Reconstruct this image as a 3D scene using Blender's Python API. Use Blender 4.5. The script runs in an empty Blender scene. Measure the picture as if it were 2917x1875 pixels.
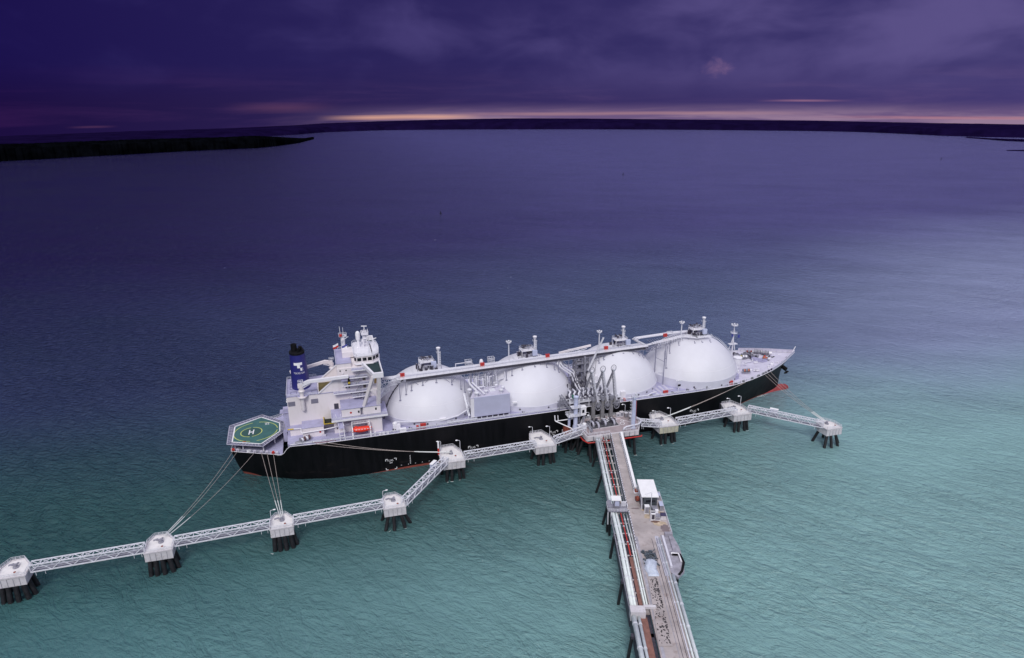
import bpy, math, random
from mathutils import Vector, Matrix
rnd = random.Random(7)
PI = math.pi
S = bpy.context.scene
COL = S.collection

# ---------------------------------------------------------------- camera
def set_camera():
    f, pitch, roll, yaw = 1914.16, 19.014, -0.39, -16.295
    P, Y, r = map(math.radians, (pitch, yaw, roll))
    fw = Vector((-math.sin(Y)*math.cos(P), math.cos(Y)*math.cos(P), -math.sin(P)))
    rt = Vector((math.cos(Y), math.sin(Y), 0)); up = rt.cross(fw)
    rt2 = math.cos(r)*rt + math.sin(r)*up; up2 = -math.sin(r)*rt + math.cos(r)*up
    cd = bpy.data.cameras.new('camera'); c = bpy.data.objects.new('camera', cd); COL.objects.link(c)
    m = Matrix((rt2, up2, -fw)).transposed().to_4x4(); m.translation = Vector((-101.84, -289.19, 155.04))
    c.matrix_world = m
    cd.sensor_width = 36; cd.lens = 36*f/2917.0; cd.clip_start = 1; cd.clip_end = 40000
    S.camera = c
set_camera()
S.view_settings.view_transform = 'Standard'; S.view_settings.look = 'None'
S.view_settings.exposure = 0.0; S.view_settings.gamma = 1

def lin(r, g, b):
    def f(c):
        c /= 255.0
        return c/12.92 if c <= 0.04045 else ((c+0.055)/1.055)**2.4
    return (f(r), f(g), f(b), 1)

class NG:
    """tiny node-graph helper"""
    def __init__(s, tree): s.t = tree; s.N = tree.nodes; s.L = tree.links
    def _in(s, sock, v):
        if isinstance(v, bpy.types.NodeSocket): s.L.new(v, sock)
        else: sock.default_value = v
    def m(s, op, *a, clamp=False):
        n = s.N.new('ShaderNodeMath'); n.operation = op; n.use_clamp = clamp
        for i, v in enumerate(a): s._in(n.inputs[i], v)
        return n.outputs[0]
    def ss(s, x, a, b):
        n = s.N.new('ShaderNodeMapRange'); n.interpolation_type = 'SMOOTHSTEP'
        s._in(n.inputs[0], x); n.inputs[1].default_value = a; n.inputs[2].default_value = b
        return n.outputs[0]
    def lr(s, x, a, b, c=0.0, d=1.0):
        n = s.N.new('ShaderNodeMapRange'); s._in(n.inputs[0], x)
        for i, v in enumerate((a, b, c, d)): n.inputs[i+1].default_value = v
        return n.outputs[0]
    def mix(s, f, a, b, mode='MIX'):
        n = s.N.new('ShaderNodeMix'); n.data_type = 'RGBA'; n.blend_type = mode
        s._in(n.inputs[0], f); s._in(n.inputs[6], a); s._in(n.inputs[7], b)
        return n.outputs[2]
    def noise(s, vec, scale, detail=4, rough=0.55, dist=0.0):
        n = s.N.new('ShaderNodeTexNoise'); s._in(n.inputs['Vector'], vec)
        n.inputs['Scale'].default_value = scale; n.inputs['Detail'].default_value = detail
        n.inputs['Roughness'].default_value = rough; n.inputs['Distortion'].default_value = dist
        return n.outputs[0]
    def comb(s, x, y, z):
        n = s.N.new('ShaderNodeCombineXYZ')
        for i, v in enumerate((x, y, z)): s._in(n.inputs[i], v)
        return n.outputs[0]
    def sep(s, v):
        n = s.N.new('ShaderNodeSeparateXYZ'); s._in(n.inputs[0], v); return n.outputs
    def rs(s, v, a, sc=(1, 1, 1)):          # rotate first, then stretch
        return s.rot(s.rot(v, a), 0, sc)
    def rot(s, v, a, sc=(1, 1, 1)):
        n = s.N.new('ShaderNodeMapping'); s._in(n.inputs[0], v)
        n.inputs['Rotation'].default_value = (0, 0, a); n.inputs['Scale'].default_value = sc
        return n.outputs[0]

# ---------------------------------------------------------------- sky: storm cloud at dusk
def make_world():
    w = bpy.data.worlds.new('World'); S.world = w; w.use_nodes = True
    g = NG(w.node_tree); g.N.clear()
    out = g.N.new('ShaderNodeOutputWorld'); bg = g.N.new('ShaderNodeBackground')
    g.L.new(bg.outputs[0], out.inputs[0])
    tc = g.N.new('ShaderNodeTexCoord')
    x, y, z = g.sep(tc.outputs['Generated'])
    el = g.m('MULTIPLY', g.m('ARCSINE', z), 180/PI)                 # degrees
    az = g.m('MULTIPLY', g.m('ARCTAN2', x, y), 180/PI)              # 16 = ahead of the camera
    e = g.m('ADD', el, 1.9)
    # brightness grows towards the right (azimuth ~86 deg)
    hl = g.m('SQRT', g.m('ADD', g.m('MULTIPLY', x, x), g.m('MULTIPLY', y, y)))
    c = g.m('DIVIDE', g.m('ADD', g.m('MULTIPLY', x, math.sin(math.radians(95))), g.m('MULTIPLY', y, math.cos(math.radians(95)))), g.m('MAXIMUM', hl, 0.001))
    t = g.lr(c, -0.45, 0.78)
    cv = g.comb(g.m('MULTIPLY', az, 0.07), g.m('MULTIPLY', el, 0.17), 0.3)
    n1 = g.noise(cv, 1.0, 4, 0.5, 0.4)
    cv2 = g.comb(g.m('MULTIPLY', az, 0.06), g.m('MULTIPLY', el, 0.75), 4.0)
    n2 = g.noise(cv2, 1.0, 6, 0.6, 0.4)
    hi = g.mix(t, lin(25, 16, 74), lin(60, 54, 108))
    n1b = g.noise(g.comb(g.m('MULTIPLY', az, 0.17), g.m('MULTIPLY', el, 0.33), 7.0), 1.0, 4, 0.5, 0.5)
    hi = g.mix(g.ss(g.m('ADD', g.m('MULTIPLY', g.m('SUBTRACT', g.m('ADD', g.m('MULTIPLY', n1, 0.6), g.m('MULTIPLY', n1b, 0.4)), 0.5), 2.4), g.m('MULTIPLY', t, 0.5)), 0.05, 0.75), hi, g.mix(t, lin(37, 29, 92), lin(94, 84, 138)))
    lo = g.mix(t, lin(26, 12, 60), lin(66, 57, 112))
    lo = g.mix(g.ss(n2, 0.45, 0.7), lo, g.mix(t, lin(42, 19, 70), lin(88, 72, 122)))
    base = g.mix(g.ss(e, 1.0, 5.0), lo, hi)
    # pale band over the far shore
    bw = g.ss(g.m('ADD', e, g.m('MULTIPLY', g.m('SUBTRACT', n2, 0.5), 1.2)), 1.6, 0.35)
    bt = g.ss(az, -4.0, 14.0)
    band = g.mix(g.ss(n2, 0.42, 0.62), lin(112, 90, 130), lin(156, 128, 154))
    base = g.mix(g.m('MULTIPLY', g.m('MULTIPLY', bw, bt), 0.88), base, band)
    # orange slits in the cloud
    def slit(base, a0, a1, soft, e0, de, col, k):
        ew = g.m('ADD', e, g.m('MULTIPLY', g.m('SUBTRACT', n1, 0.5), 0.25))
        v = g.m('SUBTRACT', 1.0, g.m('DIVIDE', g.m('ABSOLUTE', g.m('SUBTRACT', ew, e0)), de), clamp=True)
        h = g.m('MULTIPLY', g.ss(az, a0-soft, a0+soft), g.ss(az, a1+soft, a1-soft))
        f = g.m('MULTIPLY', g.m('MULTIPLY', g.m('POWER', v, 0.7), h), k)
        return g.mix(f, base, col)
    base = slit(base, 3, 12.5, 2.5, 0.46, 0.22, lin(218, 164, 146), 0.85)
    base = slit(base, 14, 36, 6.0, 0.66, 0.16, lin(200, 150, 148), 0.4)
    base = slit(base, -4, 1, 2.5, 1.25, 0.45, lin(110, 70, 100), 0.4)
    base = slit(base, -15.5, -13.5, 0.8, 0.12, 0.10, lin(100, 62, 96), 0.4)
    base = slit(base, 37, 40.5, 2.0, 1.55, 0.10, lin(170, 120, 145), 0.6)
    base = slit(base, 43, 56, 5.0, 0.42, 0.13, lin(196, 132, 138), 0.5)
    # small pink cloud high on the right
    d = g.m('SQRT', g.m('ADD', g.m('POWER', g.m('DIVIDE', g.m('SUBTRACT', az, 32.4), 0.85), 2.0), g.m('POWER', g.m('DIVIDE', g.m('SUBTRACT', e, 3.95), 0.55), 2.0)))
    cv3 = g.comb(g.m('MULTIPLY', az, 0.9), g.m('MULTIPLY', el, 1.3), 1.0)
    n3 = g.noise(cv3, 1.0, 5, 0.6, 0.5)
    pc = g.ss(g.m('ADD', d, g.m('MULTIPLY', g.m('SUBTRACT', n3, 0.5), 3.2)), 1.5, -0.2)
    base = g.mix(g.m('MULTIPLY', pc, 0.42), base, lin(150, 114, 150))
    # the part of the sky above the picture: the storm deck opens and gets pale overhead
    n4 = g.noise(tc.outputs['Generated'], 2.2, 4, 0.55)
    mid = g.mix(t, (0.034, 0.028, 0.115, 1), (0.46, 0.44, 0.78, 1))
    topc = g.mix(g.ss(n4, 0.3, 0.7), (0.70, 0.71, 0.80, 1), (1.0, 1.0, 1.08, 1))
    back = g.ss(y, 0.1, -0.6)
    mid = g.mix(back, mid, (0.62, 0.62, 0.72, 1))
    col = g.mix(g.ss(e, 9.5, 27.0), base, mid)
    col = g.mix(g.ss(e, 26.0, 62.0), col, topc)
    g.L.new(col, bg.inputs[0]); bg.inputs[1].default_value = 1.0
make_world()

def make_sun():
    d = bpy.data.lights.new('sun', 'SUN'); d.energy = 1.9; d.angle = math.radians(18); d.color = (1.0, 0.965, 0.93)
    o = bpy.data.objects.new('sun', d); COL.objects.link(o)
    o.rotation_euler = Vector((-0.30, -0.78, 0.80)).to_track_quat('Z', 'Y').to_euler()   # from behind the camera, a little left
    o.location = (0, 0, 400)
make_sun()

# ---------------------------------------------------------------- materials
MATS = {}
def mat(name, col, rough=0.6, metal=0.0, var=0.12, scale=0.35, dirt=None, dirt_amt=0.0, bump=0.0, bscale=3.0, stretch=(1, 1, 1), coat=0.0, spec=0.5):
    if name in MATS: return MATS[name]
    m = bpy.data.materials.new(name); m.use_nodes = True; MATS[name] = m
    g = NG(m.node_tree); b = g.N['Principled BSDF']
    geo = g.N.new('ShaderNodeNewGeometry'); pos = g.rot(geo.outputs['Position'], 0, stretch)
    n = g.noise(pos, scale, 5, 0.6)
    c = tuple(col[:3]) + (1,)
    dk = tuple(v*(1-var*1.6) for v in col[:3]) + (1,); lt = tuple(min(1, v*(1+var)) for v in col[:3]) + (1,)
    o = g.mix(g.lr(n, 0.3, 0.7), dk, lt)
    if dirt:
        n2 = g.noise(pos, scale*3.1, 6, 0.65, 0.4)
        o = g.mix(g.m('MULTIPLY', g.ss(n2, 0.52, 0.72), dirt_amt), o, tuple(dirt[:3]) + (1,))
    g.L.new(o, b.inputs['Base Color'])
    g.L.new(g.lr(n, 0.2, 0.8, max(0, rough-0.08), min(1, rough+0.08)), b.inputs['Roughness'])
    b.inputs['Metallic'].default_value = metal
    b.inputs['Coat Weight'].default_value = coat; b.inputs['Specular IOR Level'].default_value = spec
    if bump:
        bn = g.N.new('ShaderNodeBump'); bn.inputs['Strength'].default_value = bump; bn.inputs['Distance'].default_value = 0.05
        g.L.new(g.noise(pos, bscale, 4, 0.6), bn.inputs['Height']); g.L.new(bn.outputs[0], b.inputs['Normal'])
    return m

WHITE   = mat('white paint', (0.80, 0.79, 0.85), 0.45, var=0.05, scale=0.2, dirt=(0.5, 0.44, 0.40), dirt_amt=0.10, stretch=(1, 1, 0.3))
CREAM   = mat('cream house paint', (0.78, 0.73, 0.76), 0.5, var=0.05, scale=0.15, dirt=(0.5, 0.42, 0.38), dirt_amt=0.16, stretch=(1, 1, 0.25))
TANKW   = mat('tank cover white', (0.675, 0.675, 0.745), 0.5, var=0.04, scale=0.09, dirt=(0.55, 0.52, 0.58), dirt_amt=0.10, stretch=(1, 1, 0.4))
DECK    = mat('lilac grey deck paint', (0.40, 0.39, 0.57), 0.65, var=0.12, scale=0.25, dirt=(0.26, 0.23, 0.33), dirt_amt=0.35)
DECKP   = mat('pale foredeck paint', (0.56, 0.54, 0.66), 0.65, var=0.08, scale=0.2, dirt=(0.36, 0.33, 0.42), dirt_amt=0.28)
PIPEW   = mat('pipe lagging white', (0.66, 0.66, 0.74), 0.5, var=0.08, scale=0.8, dirt=(0.42, 0.38, 0.42), dirt_amt=0.2)
STEELW  = mat('galvanised white steel', (0.70, 0.71, 0.78), 0.5, 0.0, var=0.1, scale=1.2, dirt=(0.36, 0.30, 0.30), dirt_amt=0.25)
STEELG  = mat('grey steel', (0.30, 0.30, 0.36), 0.5, 0.2, var=0.2, scale=1.0, dirt=(0.20, 0.15, 0.13), dirt_amt=0.3)
GRATE   = mat('steel grating', (0.17, 0.17, 0.23), 0.7, 0.2, var=0.25, scale=1.5)
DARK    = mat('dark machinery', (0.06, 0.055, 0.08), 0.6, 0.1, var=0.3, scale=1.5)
BLACK   = mat('soot black', (0.006, 0.006, 0.008), 0.7, var=0.3, scale=1.0, spec=0.2)
GLASS   = mat('dark window glass', (0.012, 0.014, 0.022), 0.12, var=0.1)
RED     = mat('red fire paint', (0.50, 0.030, 0.022), 0.45, var=0.15, scale=1.0)
REDP    = mat('red fire main', (0.46, 0.035, 0.03), 0.42, var=0.12, scale=1.0, dirt=(0.3, 0.06, 0.04), dirt_amt=0.3)
ORANGE  = mat('lifeboat orange', (0.80, 0.045, 0.02), 0.4, var=0.12, scale=0.7)
RUST    = mat('rusty primer', (0.28, 0.07, 0.045), 0.75, var=0.3, scale=1.2, dirt=(0.10, 0.04, 0.03), dirt_amt=0.5)
FUNNEL  = mat('funnel blue', (0.022, 0.022, 0.175), 0.42, var=0.08, scale=0.25)
GREEN   = mat('helideck green', (0.042, 0.132, 0.130), 0.7, var=0.12, scale=0.3, dirt=(0.06, 0.12, 0.13), dirt_amt=0.3)
GREEND  = mat('helideck dark green', (0.028, 0.085, 0.08), 0.7, var=0.12, scale=0.3)
YELLOW  = mat('yellow marking', (0.55, 0.62, 0.16), 0.6, var=0.1)
POSTM   = mat('grey lavender steel', (0.26, 0.26, 0.36), 0.55, 0.0, var=0.12, scale=1.2)
MIDG    = mat('mid grey machinery', (0.36, 0.36, 0.44), 0.55, 0.1, var=0.3, scale=1.6, dirt=(0.10, 0.09, 0.11), dirt_amt=0.5)
ARMG    = mat('loading arm grey', (0.27, 0.27, 0.32), 0.5, 0.2, var=0.2, scale=1.0, dirt=(0.12, 0.11, 0.11), dirt_amt=0.4)
HOUSE   = mat('lavender machinery house', (0.47, 0.48, 0.64), 0.5, var=0.04, scale=0.3)
MARKW   = mat('white marking', (0.82, 0.82, 0.86), 0.55, var=0.04)
SKIRT   = mat('lavender skirt paint', (0.60, 0.60, 0.70), 0.5, var=0.05, scale=0.3)
CONC    = mat('pier concrete', (0.60, 0.58, 0.62), 0.85, var=0.10, scale=0.4, dirt=(0.33, 0.28, 0.26), dirt_amt=0.6, bump=0.3, bscale=2)
CONCR   = mat('jetty roadway concrete', (0.42, 0.375, 0.375), 0.88, var=0.18, scale=0.16, dirt=(0.24, 0.185, 0.17), dirt_amt=0.7, bump=0.3, bscale=2)
CONCP   = mat('pink brown platform deck', (0.36, 0.30, 0.32), 0.88, var=0.12, scale=0.4, dirt=(0.22, 0.16, 0.15), dirt_amt=0.5, bump=0.3, bscale=2)
PILE    = mat('black pile wrap', (0.014, 0.014, 0.018), 0.55, var=0.4, scale=0.8, dirt=(0.05, 0.04, 0.035), dirt_amt=0.4)
LBLUE   = mat('light blue grey tower paint', (0.50, 0.54, 0.72), 0.45, var=0.08, scale=0.5)
ROOFW   = mat('white sheet roof', (0.86, 0.86, 0.88), 0.5, var=0.03)
HUTG    = mat('dark grey wall panel', (0.055, 0.065, 0.08), 0.55, var=0.15, scale=0.8)
ROPE    = mat('mooring rope', (0.42, 0.36, 0.34), 0.85, var=0.2, scale=3)
ROPEW   = mat('white rope tail', (0.70, 0.72, 0.72), 0.8, var=0.1, scale=3)
PIPEB   = mat('pale blue lagged pipe', (0.70, 0.76, 0.77), 0.5, var=0.08, scale=0.7, dirt=(0.4, 0.42, 0.42), dirt_amt=0.25)
STAIN   = mat('tan dust', (0.50, 0.40, 0.30), 0.9, var=0.2, scale=0.5)
BROWN   = mat('brown pipe rack deck', (0.24, 0.115, 0.095), 0.85, var=0.2, scale=0.6, dirt=(0.12, 0.06, 0.05), dirt_amt=0.4)
YEL2    = mat('yellow paint', (0.55, 0.40, 0.04), 0.5, var=0.1)
BLUE2   = mat('blue paint', (0.05, 0.06, 0.30), 0.5, var=0.1)
GRN2    = mat('green paint', (0.02, 0.16, 0.10), 0.5, var=0.1)

def hull_mat():
    m = bpy.data.materials.new('hull paint'); m.use_nodes = True
    g = NG(m.node_tree); b = g.N['Principled BSDF']; geo = g.N.new('ShaderNodeNewGeometry')
    p = geo.outputs['Position']; x, y, z = g.sep(p)
    st = g.rot(p, 0, (1, 1, 0.12)); n = g.noise(st, 0.5, 6, 0.65); n2 = g.noise(p, 0.12, 4)
    black = g.mix(g.lr(n, 0.35, 0.75), (0.0018, 0.0018, 0.0028, 1), (0.0055, 0.0055, 0.008, 1))
    black = g.mix(g.m('MULTIPLY', g.m('MULTIPLY', g.ss(n2, 0.5, 0.7), g.ss(x, 85, 120)), 0.5), black, (0.018, 0.012, 0.014, 1))
    sc_ = g.noise(g.rot(p, 0, (0.25, 1, 1.6)), 0.35, 6, 0.7)
    black = g.mix(g.m('MULTIPLY', g.m('MULTIPLY', g.ss(sc_, 0.55, 0.72), g.ss(z, 9.5, 3.0)), 0.5), black, (0.035, 0.028, 0.028, 1))
    rust = g.mix(n, (0.20, 0.05, 0.04, 1), (0.30, 0.085, 0.065, 1))
    # boot topping rises a little forward
    a1 = g.m('MULTIPLY', g.m('MULTIPLY', g.ss(x, -98, -66), g.ss(x, -30, -48)), 1.15)
    line = g.m('SUBTRACT', g.m('ADD', g.m('ADD', a1, g.m('MULTIPLY', g.ss(x, -133, -141), 1.3)), g.m('MULTIPLY', g.ss(x, 96, 104), 0.35)), 0.35)
    k = g.m('GREATER_THAN', z, line)
    g.L.new(g.mix(k, rust, black), b.inputs['Base Color'])
    g.L.new(g.lr(n, 0.2, 0.8, 0.42, 0.62), b.inputs['Roughness'])
    b.inputs['Specular IOR Level'].default_value = 0.22
    return m
HULL = hull_mat()
BULB = mat('anti-fouling red', (0.33, 0.055, 0.06), 0.6, var=0.2, scale=0.4, dirt=(0.20, 0.04, 0.04), dirt_amt=0.5)

def water_mat():
    m = bpy.data.materials.new('sea water'); m.use_nodes = True
    g = NG(m.node_tree); b = g.N['Principled BSDF']; geo = g.N.new('ShaderNodeNewGeometry')
    p = geo.outputs['Position']; x, y, z = g.sep(p)
    big = g.noise(p, 0.006, 4, 0.6, 0.3); patch = g.noise(g.rs(p, 0.5, (1, 2.6, 1)), 0.013, 5, 0.6, 0.5)
    # turbid turquoise by the jetty, deep indigo offshore; right side carries painted sky sheen
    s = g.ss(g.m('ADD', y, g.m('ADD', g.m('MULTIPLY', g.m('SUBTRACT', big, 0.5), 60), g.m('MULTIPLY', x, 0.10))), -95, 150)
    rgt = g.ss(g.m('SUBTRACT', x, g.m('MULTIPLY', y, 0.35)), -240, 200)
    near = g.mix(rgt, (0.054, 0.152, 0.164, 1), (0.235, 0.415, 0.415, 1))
    near = g.mix(g.m('MULTIPLY', g.m('MULTIPLY', g.ss(y, -120, -40), g.ss(x, 150, 0)), 0.8), near, (0.022, 0.068, 0.066, 1))  # darker water beside the ship paints in the black hull's reflection
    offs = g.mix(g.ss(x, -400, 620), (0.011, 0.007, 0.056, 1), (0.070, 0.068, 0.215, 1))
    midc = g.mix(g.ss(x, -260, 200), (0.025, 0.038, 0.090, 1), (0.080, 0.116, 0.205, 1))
    midc = g.mix(g.ss(g.m('SUBTRACT', x, g.m('MULTIPLY', y, 0.9)), 0, 370), midc, (0.27, 0.32, 0.49, 1))  # pale area off the bow: bright sky reflection put into the base colour
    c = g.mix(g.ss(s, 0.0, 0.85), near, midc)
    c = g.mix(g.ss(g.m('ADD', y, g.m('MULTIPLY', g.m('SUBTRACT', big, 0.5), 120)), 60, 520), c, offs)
    c = g.mix(g.lr(patch, 0.35, 0.7, 0.0, 0.20), c, (0.012, 0.03, 0.05, 1), 'MIX')
    # whitecaps: rare small flecks
    fv = g.rot(p, 0.25, (0.55, 1.5, 1)); fl = g.noise(fv, 0.22, 3, 0.6); gate = g.noise(p, 0.035, 2)
    foam = g.m('MULTIPLY', g.ss(fl, 0.755, 0.78), g.ss(gate, 0.55, 0.60))
    c = g.mix(foam, c, (0.75, 0.78, 0.80, 1))
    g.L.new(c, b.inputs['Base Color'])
    b.inputs['IOR'].default_value = 1.33
    d = g.m('SQRT', g.m('ADD', g.m('POWER', g.m('ADD', x, 101.8), 2.0), g.m('POWER', g.m('ADD', y, 289.2), 2.0)))
    g.L.new(g.m('MAXIMUM', 0.14, g.m('MULTIPLY', foam, 0.8)), b.inputs['Roughness'])
    # waves
    w1 = g.noise(g.rs(p, math.radians(58), (0.42, 1.0, 1)), 0.17, 5, 0.62, 0.7)
    w1 = g.m('SUBTRACT', 1.0, g.m('POWER', g.m('ABSOLUTE', g.m('SUBTRACT', g.m('MULTIPLY', w1, 2.0), 1.0)), 0.8))
    w2 = g.noise(g.rs(p, math.radians(34), (0.5, 1.0, 1)), 0.50, 4, 0.6, 0.5)
    w3 = g.noise(g.rs(p, math.radians(64), (0.4, 1.0, 1)), 0.045, 3, 0.5, 0.3)
    gust = g.noise(g.rs(p, 0.5, (0.5, 1.4, 1)), 0.008, 4, 0.6, 0.4)
    h = g.m('ADD', g.m('ADD', g.m('MULTIPLY', w1, 1.9), g.m('MULTIPLY', w2, 2.1)), g.m('MULTIPLY', w3, 1.8))
    bn = g.N.new('ShaderNodeBump'); bn.inputs['Distance'].default_value = 1.0
    g.L.new(h, bn.inputs['Height']); g.L.new(g.lr(gust, 0.3, 0.7, 0.45, 1.0), bn.inputs['Strength'])
    g.L.new(bn.outputs[0], b.inputs['Normal'])
    return m
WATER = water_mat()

# ---------------------------------------------------------------- mesh helper
class MB:
    def __init__(s): s.v = []; s.f = []
    def add(s, vs, fs):
        n = len(s.v); s.v += [tuple(a) for a in vs]; s.f += [tuple(i+n for i in f) for f in fs]; return s
    def box(s, x0, y0, z0, x1, y1, z1):
        return s.add([(x0,y0,z0),(x1,y0,z0),(x1,y1,z0),(x0,y1,z0),(x0,y0,z1),(x1,y0,z1),(x1,y1,z1),(x0,y1,z1)],
                     [(3,2,1,0),(4,5,6,7),(0,1,5,4),(1,2,6,5),(2,3,7,6),(3,0,4,7)])
    def cbox(s, cx, cy, z0, dx, dy, dz, ang=0.0):
        c, q = math.cos(ang), math.sin(ang); vs = []
        for z in (z0, z0+dz):
            for a, b in ((-1,-1),(1,-1),(1,1),(-1,1)):
                u, w = a*dx/2, b*dy/2; vs.append((cx+u*c-w*q, cy+u*q+w*c, z))
        return s.add(vs, [(3,2,1,0),(4,5,6,7),(0,1,5,4),(1,2,6,5),(2,3,7,6),(3,0,4,7)])
    def beam(s, p, q, w, h=None, up=(0,0,1)):
        h = h or w; p, q = Vector(p), Vector(q); d = (q-p).normalized(); u = Vector(up)
        if abs(d.dot(u)) > 0.97: u = Vector((1, 0, 0))
        r = d.cross(u).normalized(); u = r.cross(d)
        vs = [a + r*(i*w/2) + u*(j*h/2) for a in (p, q) for i, j in ((-1,-1),(1,-1),(1,1),(-1,1))]
        return s.add(vs, [(3,2,1,0),(4,5,6,7),(0,1,5,4),(1,2,6,5),(2,3,7,6),(3,0,4,7)])
    def tube(s, p, q, r, n=8, r2=None):
        p, q = Vector(p), Vector(q); r2 = r if r2 is None else r2; d = (q-p).normalized()
        u = Vector((0,0,1)) if abs(d.z) < 0.95 else Vector((1,0,0)); a = d.cross(u).normalized(); b = d.cross(a)
        vs = []
        for c, rr in ((p, r), (q, r2)):
            for i in range(n):
                t = 2*PI*i/n; vs.append(c + a*(rr*math.cos(t)) + b*(rr*math.sin(t)))
        fs = [(i, (i+1) % n, n+(i+1) % n, n+i) for i in range(n)] + [tuple(range(n-1, -1, -1)), tuple(range(n, 2*n))]
        return s.add(vs, fs)
    def pipe(s, pts, r, n=8):
        pts = [Vector(p) for p in pts]; vs = []; fs = []
        prev = None
        for k, p in enumerate(pts):
            d = ((pts[min(k+1, len(pts)-1)]-p).normalized() + (p-pts[max(k-1, 0)]).normalized())
            d = d.normalized() if d.length > 1e-6 else Vector((1,0,0))
            if prev is None:
                u = Vector((0,0,1)) if abs(d.z) < 0.9 else Vector((1,0,0)); a = d.cross(u).normalized()
            else: a = (prev - d*prev.dot(d)).normalized()
            prev = a; b = d.cross(a)
            for i in range(n):
                t = 2*PI*i/n; vs.append(p + a*(r*math.cos(t)) + b*(r*math.sin(t)))
        for k in range(len(pts)-1):
            for i in range(n): fs.append((k*n+i, k*n+(i+1) % n, (k+1)*n+(i+1) % n, (k+1)*n+i))
        fs += [tuple(range(n-1, -1, -1)), tuple(range((len(pts)-1)*n, len(pts)*n))]
        return s.add(vs, fs)
    def lathe(s, prof, c=(0,0,0), n=32, caps=True):
        vs = [(c[0]+r*math.cos(2*PI*i/n), c[1]+r*math.sin(2*PI*i/n), c[2]+z) for r, z in prof for i in range(n)]
        fs = [(k*n+i, k*n+(i+1) % n, (k+1)*n+(i+1) % n, (k+1)*n+i) for k in range(len(prof)-1) for i in range(n)]
        if caps: fs += [tuple(range(n-1, -1, -1)), tuple(range((len(prof)-1)*n, len(prof)*n))]
        return s.add(vs, fs)
    def prism(s, poly, z0, z1):
        n = len(poly)
        vs = [(x, y, z0) for x, y in poly] + [(x, y, z1) for x, y in poly]
        return s.add(vs, [tuple(range(n-1, -1, -1)), tuple(range(n, 2*n))] + [(i, (i+1) % n, n+(i+1) % n, n+i) for i in range(n)])
    def ell(s, c, rx, ry, rz, n=12, m=8):
        vs = [(c[0], c[1], c[2]-rz)]
        for j in range(1, m):
            a = -PI/2 + PI*j/m
            vs += [(c[0]+rx*math.cos(a)*math.cos(2*PI*i/n), c[1]+ry*math.cos(a)*math.sin(2*PI*i/n), c[2]+rz*math.sin(a)) for i in range(n)]
        vs.append((c[0], c[1], c[2]+rz)); fs = [(0, 1+(i+1) % n, 1+i) for i in range(n)]
        for j in range(m-2):
            fs += [(1+j*n+i, 1+j*n+(i+1) % n, 1+(j+1)*n+(i+1) % n, 1+(j+1)*n+i) for i in range(n)]
        k = 1+(m-2)*n; fs += [(k+i, k+(i+1) % n, k+n) for i in range(n)]
        return s.add(vs, fs)
    def rail(s, pts, h=1.1, r=0.05, step=2.0, rails=(1.0, 0.55), closed=False):
        P = list(pts) + ([pts[0]] if closed else [])
        for a, b in zip(P[:-1], P[1:]):
            a, b = Vector(a), Vector(b); L = (b-a).length; n = max(1, int(round(L/step)))
            for i in range(n+1):
                q = a.lerp(b, i/n); s.beam(q, q+Vector((0,0,h)), r*1.6)
            for k in rails: s.beam(a+Vector((0,0,h*k)), b+Vector((0,0,h*k)), r*2)
        return s
    def lattice(s, p, q, w, h, bays, r, up=(0,0,1)):
        """box truss with bottom centre line p-q, warren bracing"""
        p, q = Vector(p), Vector(q); d = (q-p).normalized(); u = Vector(up); sd = d.cross(u).normalized(); u = sd.cross(d)
        cor = lambda t, i, j: p.lerp(q, t) + sd*(i*w/2) + u*(j*h)
        for i in (-1, 1):
            for j in (0, 1): s.beam(cor(0,i,j), cor(1,i,j), r*1.5)
        for k in range(bays+1):
            t = k/bays
            for i in (-1, 1): s.beam(cor(t,i,0), cor(t,i,1), r)
            for j in (0, 1): s.beam(cor(t,-1,j), cor(t,1,j), r)
            if k < bays:
                t2 = (k+1)/bays; a, b = (0, 1) if k % 2 == 0 else (1, 0)
                for i in (-1, 1): s.beam(cor(t,i,a), cor(t2,i,b), r)
                s.beam(cor(t, -1 if k % 2 else 1, 1), cor(t2, 1 if k % 2 else -1, 1), r)
        return s
    def build(s, name, material, parent=None, smooth=False, loc=None):
        me = bpy.data.meshes.new(name); me.from_pydata(s.v, [], s.f); me.materials.append(material)
        if smooth:
            me.polygons.foreach_set('use_smooth', [True]*len(me.polygons))
        me.update(); o = bpy.data.objects.new(name, me); COL.objects.link(o)
        if smooth and smooth != 'all':
            try: me.set_sharp_from_angle(angle=math.radians(40))
            except Exception: pass
        if parent: o.parent = parent
        if loc: o.location = loc
        return o

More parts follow.
